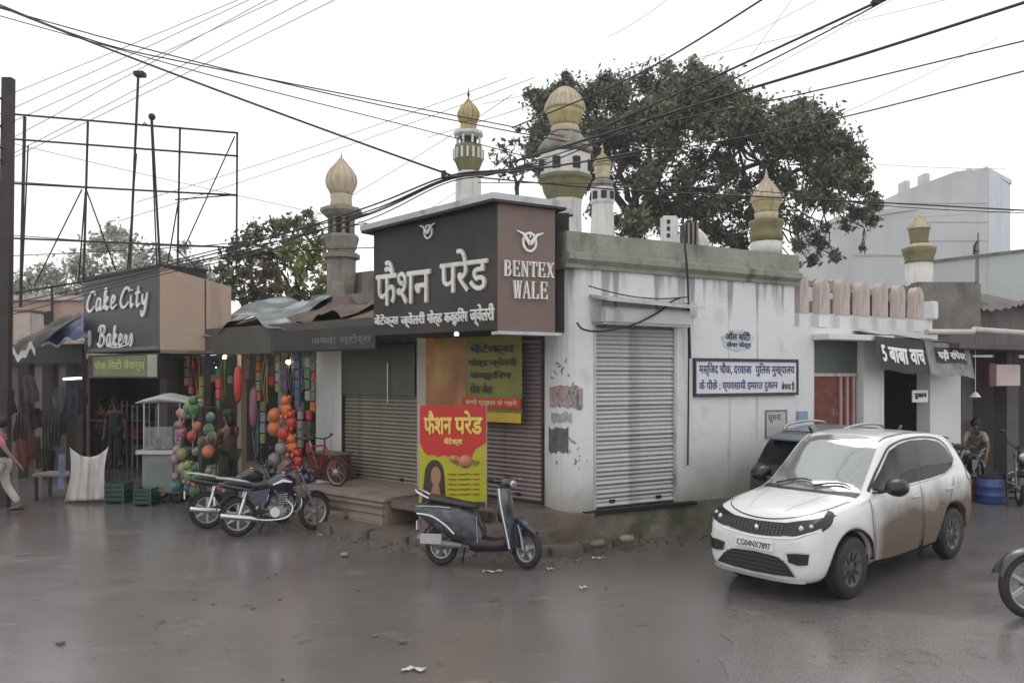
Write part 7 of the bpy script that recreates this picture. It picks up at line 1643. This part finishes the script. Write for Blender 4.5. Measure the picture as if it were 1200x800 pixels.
b1=make_cycle('small red bicycle leaning by the white shop pillar',rgb('cycle_red',(.28,.03,.025),.4),.22,.62)
p=FL.world(FL.s(378,-.85),-.85,.475); b1.location=p; b1.rotation_euler=(radians(4),0,FL.ang+.15)
m4=make_moto('dark motorcycle parked in the shade under the right shops',mat('tank_black'),M_dark,steer=.2)
m4['group']='motorcycle at the right shops'; X,Y=G(1190,588); m4.location=(X+.15,Y+.1,0); m4.rotation_euler=(radians(-4),0,radians(-125)); m4.scale=(.95,.95,1)
m5=make_moto('dark motorcycle behind the rear of the white car',mat('tank_black'),M_dark,steer=-.2)
m5['group']='motorcycle at the right shops'; X,Y=G(1126,583); m5.location=(X+.1,Y+.2,0); m5.rotation_euler=(radians(-4),0,radians(-140)); m5.scale=(.95,.95,1)

# ------------------------------------------------------------------ people
def skin_mesh(name,pts,edges,mats,par,sub=2,root=0,xf=None):
    me=bpy.data.meshes.new('tmp'); me.from_pydata([p[:3] for p in pts],edges,[]); o=bpy.data.objects.new('tmp',me); COL.objects.link(o)
    m=o.modifiers.new('skin','SKIN'); m.use_smooth_shade=True; m.branch_smoothing=.6
    sk=me.skin_vertices[0].data
    for i,p in enumerate(pts):
        r=p[3]; sk[i].radius=r if isinstance(r,tuple) else (r,r); sk[i].use_root=(i==root)
    s=o.modifiers.new('sub','SUBSURF'); s.levels=sub; s.render_levels=sub
    bpy.context.view_layer.update(); dg=bpy.context.evaluated_depsgraph_get(); nm=bpy.data.meshes.new_from_object(o.evaluated_get(dg)); bpy.data.objects.remove(o)
    nm.name=name; nm.materials.clear()
    for q in mats: nm.materials.append(q)
    for p in nm.polygons: p.use_smooth=True; p.material_index=0
    r=bpy.data.objects.new(name,nm); COL.objects.link(r); r.parent=par; return r
def person(label,loc,rz,shirt,legs,H=1.65,pose=None,long_hair=False,dress=False,vest=None):
    """joints in metres for a 1.65 m adult facing +x; pose overrides joints"""
    J={'pel':(0,0,.92),'wai':(0,0,1.05),'che':(.0,0,1.25),'nck':(0,0,1.40),'hd0':(.01,0,1.47),
       'shl':(0,.17,1.36),'shr':(0,-.17,1.36),'ell':(-.02,.22,1.09),'elr':(-.02,-.22,1.09),'wrl':(.05,.23,.86),'wrr':(.05,-.23,.86),
       'hil':(0,.09,.90),'hir':(0,-.09,.90),'knl':(.02,.10,.50),'knr':(.02,-.10,.50),'anl':(0,.10,.09),'anr':(0,-.10,.09)}
    if pose: J.update(pose)
    t=bpy.data.objects.new('person',None); COL.objects.link(t); tag(t,label,'person'); t.location=loc; t.rotation_euler=(0,0,rz); k=H/1.65; t.scale=(k,k,k)
    V=Vector; P=[];E=[]
    def add(p,r,par=None):
        P.append((*p,r)); 
        if par is not None: E.append((par,len(P)-1))
        return len(P)-1
    pe=add(J['pel'],(.12,.15)); wa=add(J['wai'],(.10,.125),pe); ch=add(J['che'],(.115,.155),wa); nk=add(J['nck'],(.05,.05),ch); hb=add(J['hd0'],(.055,.05),nk)
    hd=V(J['hd0'])+V((.015,0,.085)); h1=add(hd,(.095,.078),hb); ht=add(hd+V((0,0,.085)),(.07,.06),h1); ns=add(hd+V((.10,0,-.012)),(.012,.012),h1)
    for s_,sh,el,wr in ((1,'shl','ell','wrl'),(-1,'shr','elr','wrr')):
        a=add(J[sh],.055,ch); b=add(J[el],.040,a); c=add(J[wr],.026,b)
        d=(V(J[wr])-V(J[el])).normalized(); pm=V(J[wr])+d*.06; q=add(pm,(.024,.030),c)
        sd=V((0,0,1)).cross(d); sd=sd.normalized() if sd.length>.2 else V((1,0,0))
        for i in range(4):
            o_=sd*(.024-.016*i); l=(.075,.085,.08,.062)[i]; f1=add(pm+o_+d*.035,.0095,q); f2=add(pm+o_+d*(.035+l*.5)+V((.006,0,-.004)),.0085,f1); add(pm+o_*.9+d*(.035+l)+V((.016,0,-.012)),.007,f2)
        f1=add(pm-d*.02+sd*.04,.010,q); add(pm+d*.02+sd*.055,.008,f1)
    for s_,hi,kn,an in ((1,'hil','knl','anl'),(-1,'hir','knr','anr')):
        a=add(J[hi],.085,pe); b=add(J[kn],.055,a); c=add(J[an],.036,b); d=add(V(J[an])+V((.06,0,-.055)),(.04,.03),c); add(V(J[an])+V((.15,0,-.065)),(.035,.022),d)
    body=skin_mesh('body',P,E,[M_skin],t,2)
    # shirt
    P=[];E=[]; pe=add(V(J['pel'])+V((0,0,.0)),(.135,.165)); wa=add(J['wai'],(.118,.145),pe); ch=add(J['che'],(.13,.17),wa); nk=add(V(J['che']).lerp(V(J['nck']),.75),(.075,.09),ch)
    for sh,el in (('shl','ell'),('shr','elr')): a=add(J[sh],.068,ch); add(V(J[sh]).lerp(V(J[el]),.75),.056,a)
    skin_mesh('shirt',P,E,[shirt],t,2)
    if vest:
        P=[];E=[]; pe=add(V(J['pel'])+V((0,0,.04)),(.15,.18)); wa=add(J['wai'],(.135,.165),pe); ch=add(J['che'],(.15,.185),wa); add(V(J['che']).lerp(V(J['nck']),.45),(.11,.14),ch); skin_mesh('waistcoat',P,E,[vest],t,2)
    P=[];E=[]; pe=add(V(J['pel'])+V((0,0,.03)),(.13,.16))
    for hi,kn,an in (('hil','knl','anl'),('hir','knr','anr')): a=add(J[hi],.10,pe); b=add(J[kn],.072 if not dress else .10,a); add(V(J[kn]).lerp(V(J[an]),.88),.062 if not dress else .11,b)
    skin_mesh('trousers' if not dress else 'skirt',P,E,[legs],t,2)
    g=MB(); g.ball(tuple(hd+V((-.018,0,.055))),.108,16,0,(1.0,.86,.95)); 
    if long_hair: g.ball(tuple(hd+V((-.07,0,-.04))),.085,12,0,(.8,1.0,1.5)); g.ball(tuple(hd+V((-.10,0,-.2))),.05,10,0,(.7,1,2.0))
    hair=g.build('hair',M_hair,t)
    for s_ in (1,-1):
        g=MB(); g.ball(tuple(hd+V((.082,s_*.03,.012))),.011,8); g.build('eye',M_hair,t)
        g=MB(); g.ball(tuple(hd+V((.0,s_*.082,-.005))),.022,8,0,(.8,.4,1.3)); g.build('ear',M_skin,t)
    g=MB(); g.ball(tuple(hd+V((.082,0,-.048))),.018,8,0,(.5,1.3,.35)); g.build('mouth',rgb('lips',(.16,.05,.04)),t)
    for an in ('anl','anr'):
        g=MB(); a=V(J[an]); g.loft([(a.x-.07,a.z-.065,.02,.035,a.y),(a.x,a.z-.055,.035,.045,a.y),(a.x+.12,a.z-.065,.025,.05,a.y),(a.x+.20,a.z-.075,.012,.03,a.y)],10); g.build('sandal',M_dark,t)
    return t
X,Y=G(3,603)
person('person in pink sleeves, dark waistcoat and white trousers at the far left edge',(X-.02,Y,0),radians(200),mat('cloth_darkpink',(.38,.13,.20),.8,var=.2),mat('cloth_white',(.50,.47,.45),.85,var=.12,bump=.3,bs=15),1.50,
  dict(ell=(-.14,.25,1.12),wrl=(-.30,.25,.92),elr=(.10,-.24,1.10),wrr=(.22,-.22,.95),knl=(.14,.10,.50),anl=(.10,.10,.10),knr=(-.05,-.10,.50),anr=(-.26,-.10,.14)),vest=rgb('cloth_black',(.025,.025,.03),.8))
X,Y=FL.world(FL.s(268,-1.5),-1.5)[:2]
person('woman with long dark hair in a brown dress standing in front of the toy shop',(X,Y,.0),radians(160),mat('cloth_brown',(.09,.05,.045),.8,var=.3),mat('cloth_green',(.04,.05,.03),.8,var=.3),1.60,
  dict(ell=(.10,.20,1.12),wrl=(.30,.14,1.10),elr=(.08,-.22,1.12),wrr=(.28,-.16,1.05)),long_hair=True,dress=True)
p=FL.world(FL.s(104,-.4),-.1)
person('man in a maroon shirt behind the white sheet in the bakery front',(p[0],p[1],0),radians(250),rgb('cloth_maroon',(.12,.02,.025),.8),rgb('cloth_dim',(.04,.04,.045),.8),1.62,dict(ell=(.10,.24,1.12),wrl=(.26,.10,1.15),elr=(.10,-.24,1.12),wrr=(.26,-.08,1.12)))
p=FL.world(FL.s(140,.1),-.0)
person('man in a dark grey shirt standing inside the bakery right of the sheet',(p[0],p[1],0),radians(280),rgb('cloth_charcoal',(.05,.05,.055),.8),rgb('cloth_dim',(.04,.04,.045),.8),1.64)
p=FL.world(FL.s(41,-.1),-.1)
person('person in a dark green top standing in the left stalls near the middle post',(p[0],p[1],0),radians(260),rgb('cloth_dkgreen',(.03,.06,.04),.8),rgb('cloth_dim',(.04,.04,.045),.8),1.60)
p=Vector(G(1171,583)); 
person('man in a pale shirt bending over behind the motorcycle in the right shops',(p.x-.05,p.y+.75,0),radians(250),rgb('cloth_pale',(.34,.32,.29),.8),rgb('cloth_dim',(.04,.04,.045),.8),1.50,
  dict(wai=(.06,0,1.03),che=(.20,0,1.18),nck=(.32,0,1.27),hd0=(.37,0,1.31),shl=(.28,.17,1.24),shr=(.28,-.17,1.24),ell=(.36,.22,.98),elr=(.36,-.22,.98),wrl=(.50,.16,.80),wrr=(.50,-.16,.80)))
# thin mist in the wet air
g=MB(); g.box(-70,90,-8,75,-1.2,26); hz_=g.build('haze',[],kind='stuff')
hm=bpy.data.materials.new('haze'); hm.use_nodes=True; hn=hm.node_tree; hn.nodes.clear(); ho=hn.nodes.new('ShaderNodeOutputMaterial'); hv=hn.nodes.new('ShaderNodeVolumePrincipled'); hv.inputs['Color'].default_value=(.92,.93,.95,1); hv.inputs['Density'].default_value=.0013; hv.inputs['Anisotropy'].default_value=.2; hn.links.new(hv.outputs[0],ho.inputs['Volume']); hz_.data.materials.append(hm)
print('verts',sum(len(o.data.vertices) for o in bpy.data.objects if o.type=='MESH'))
for o in bpy.data.objects:
    if '_b' in o: del o['_b']
    if o.type=='MESH' and o.parent is None and 'kind' not in o and 'label' not in o: print('UNLABELLED',o.name)
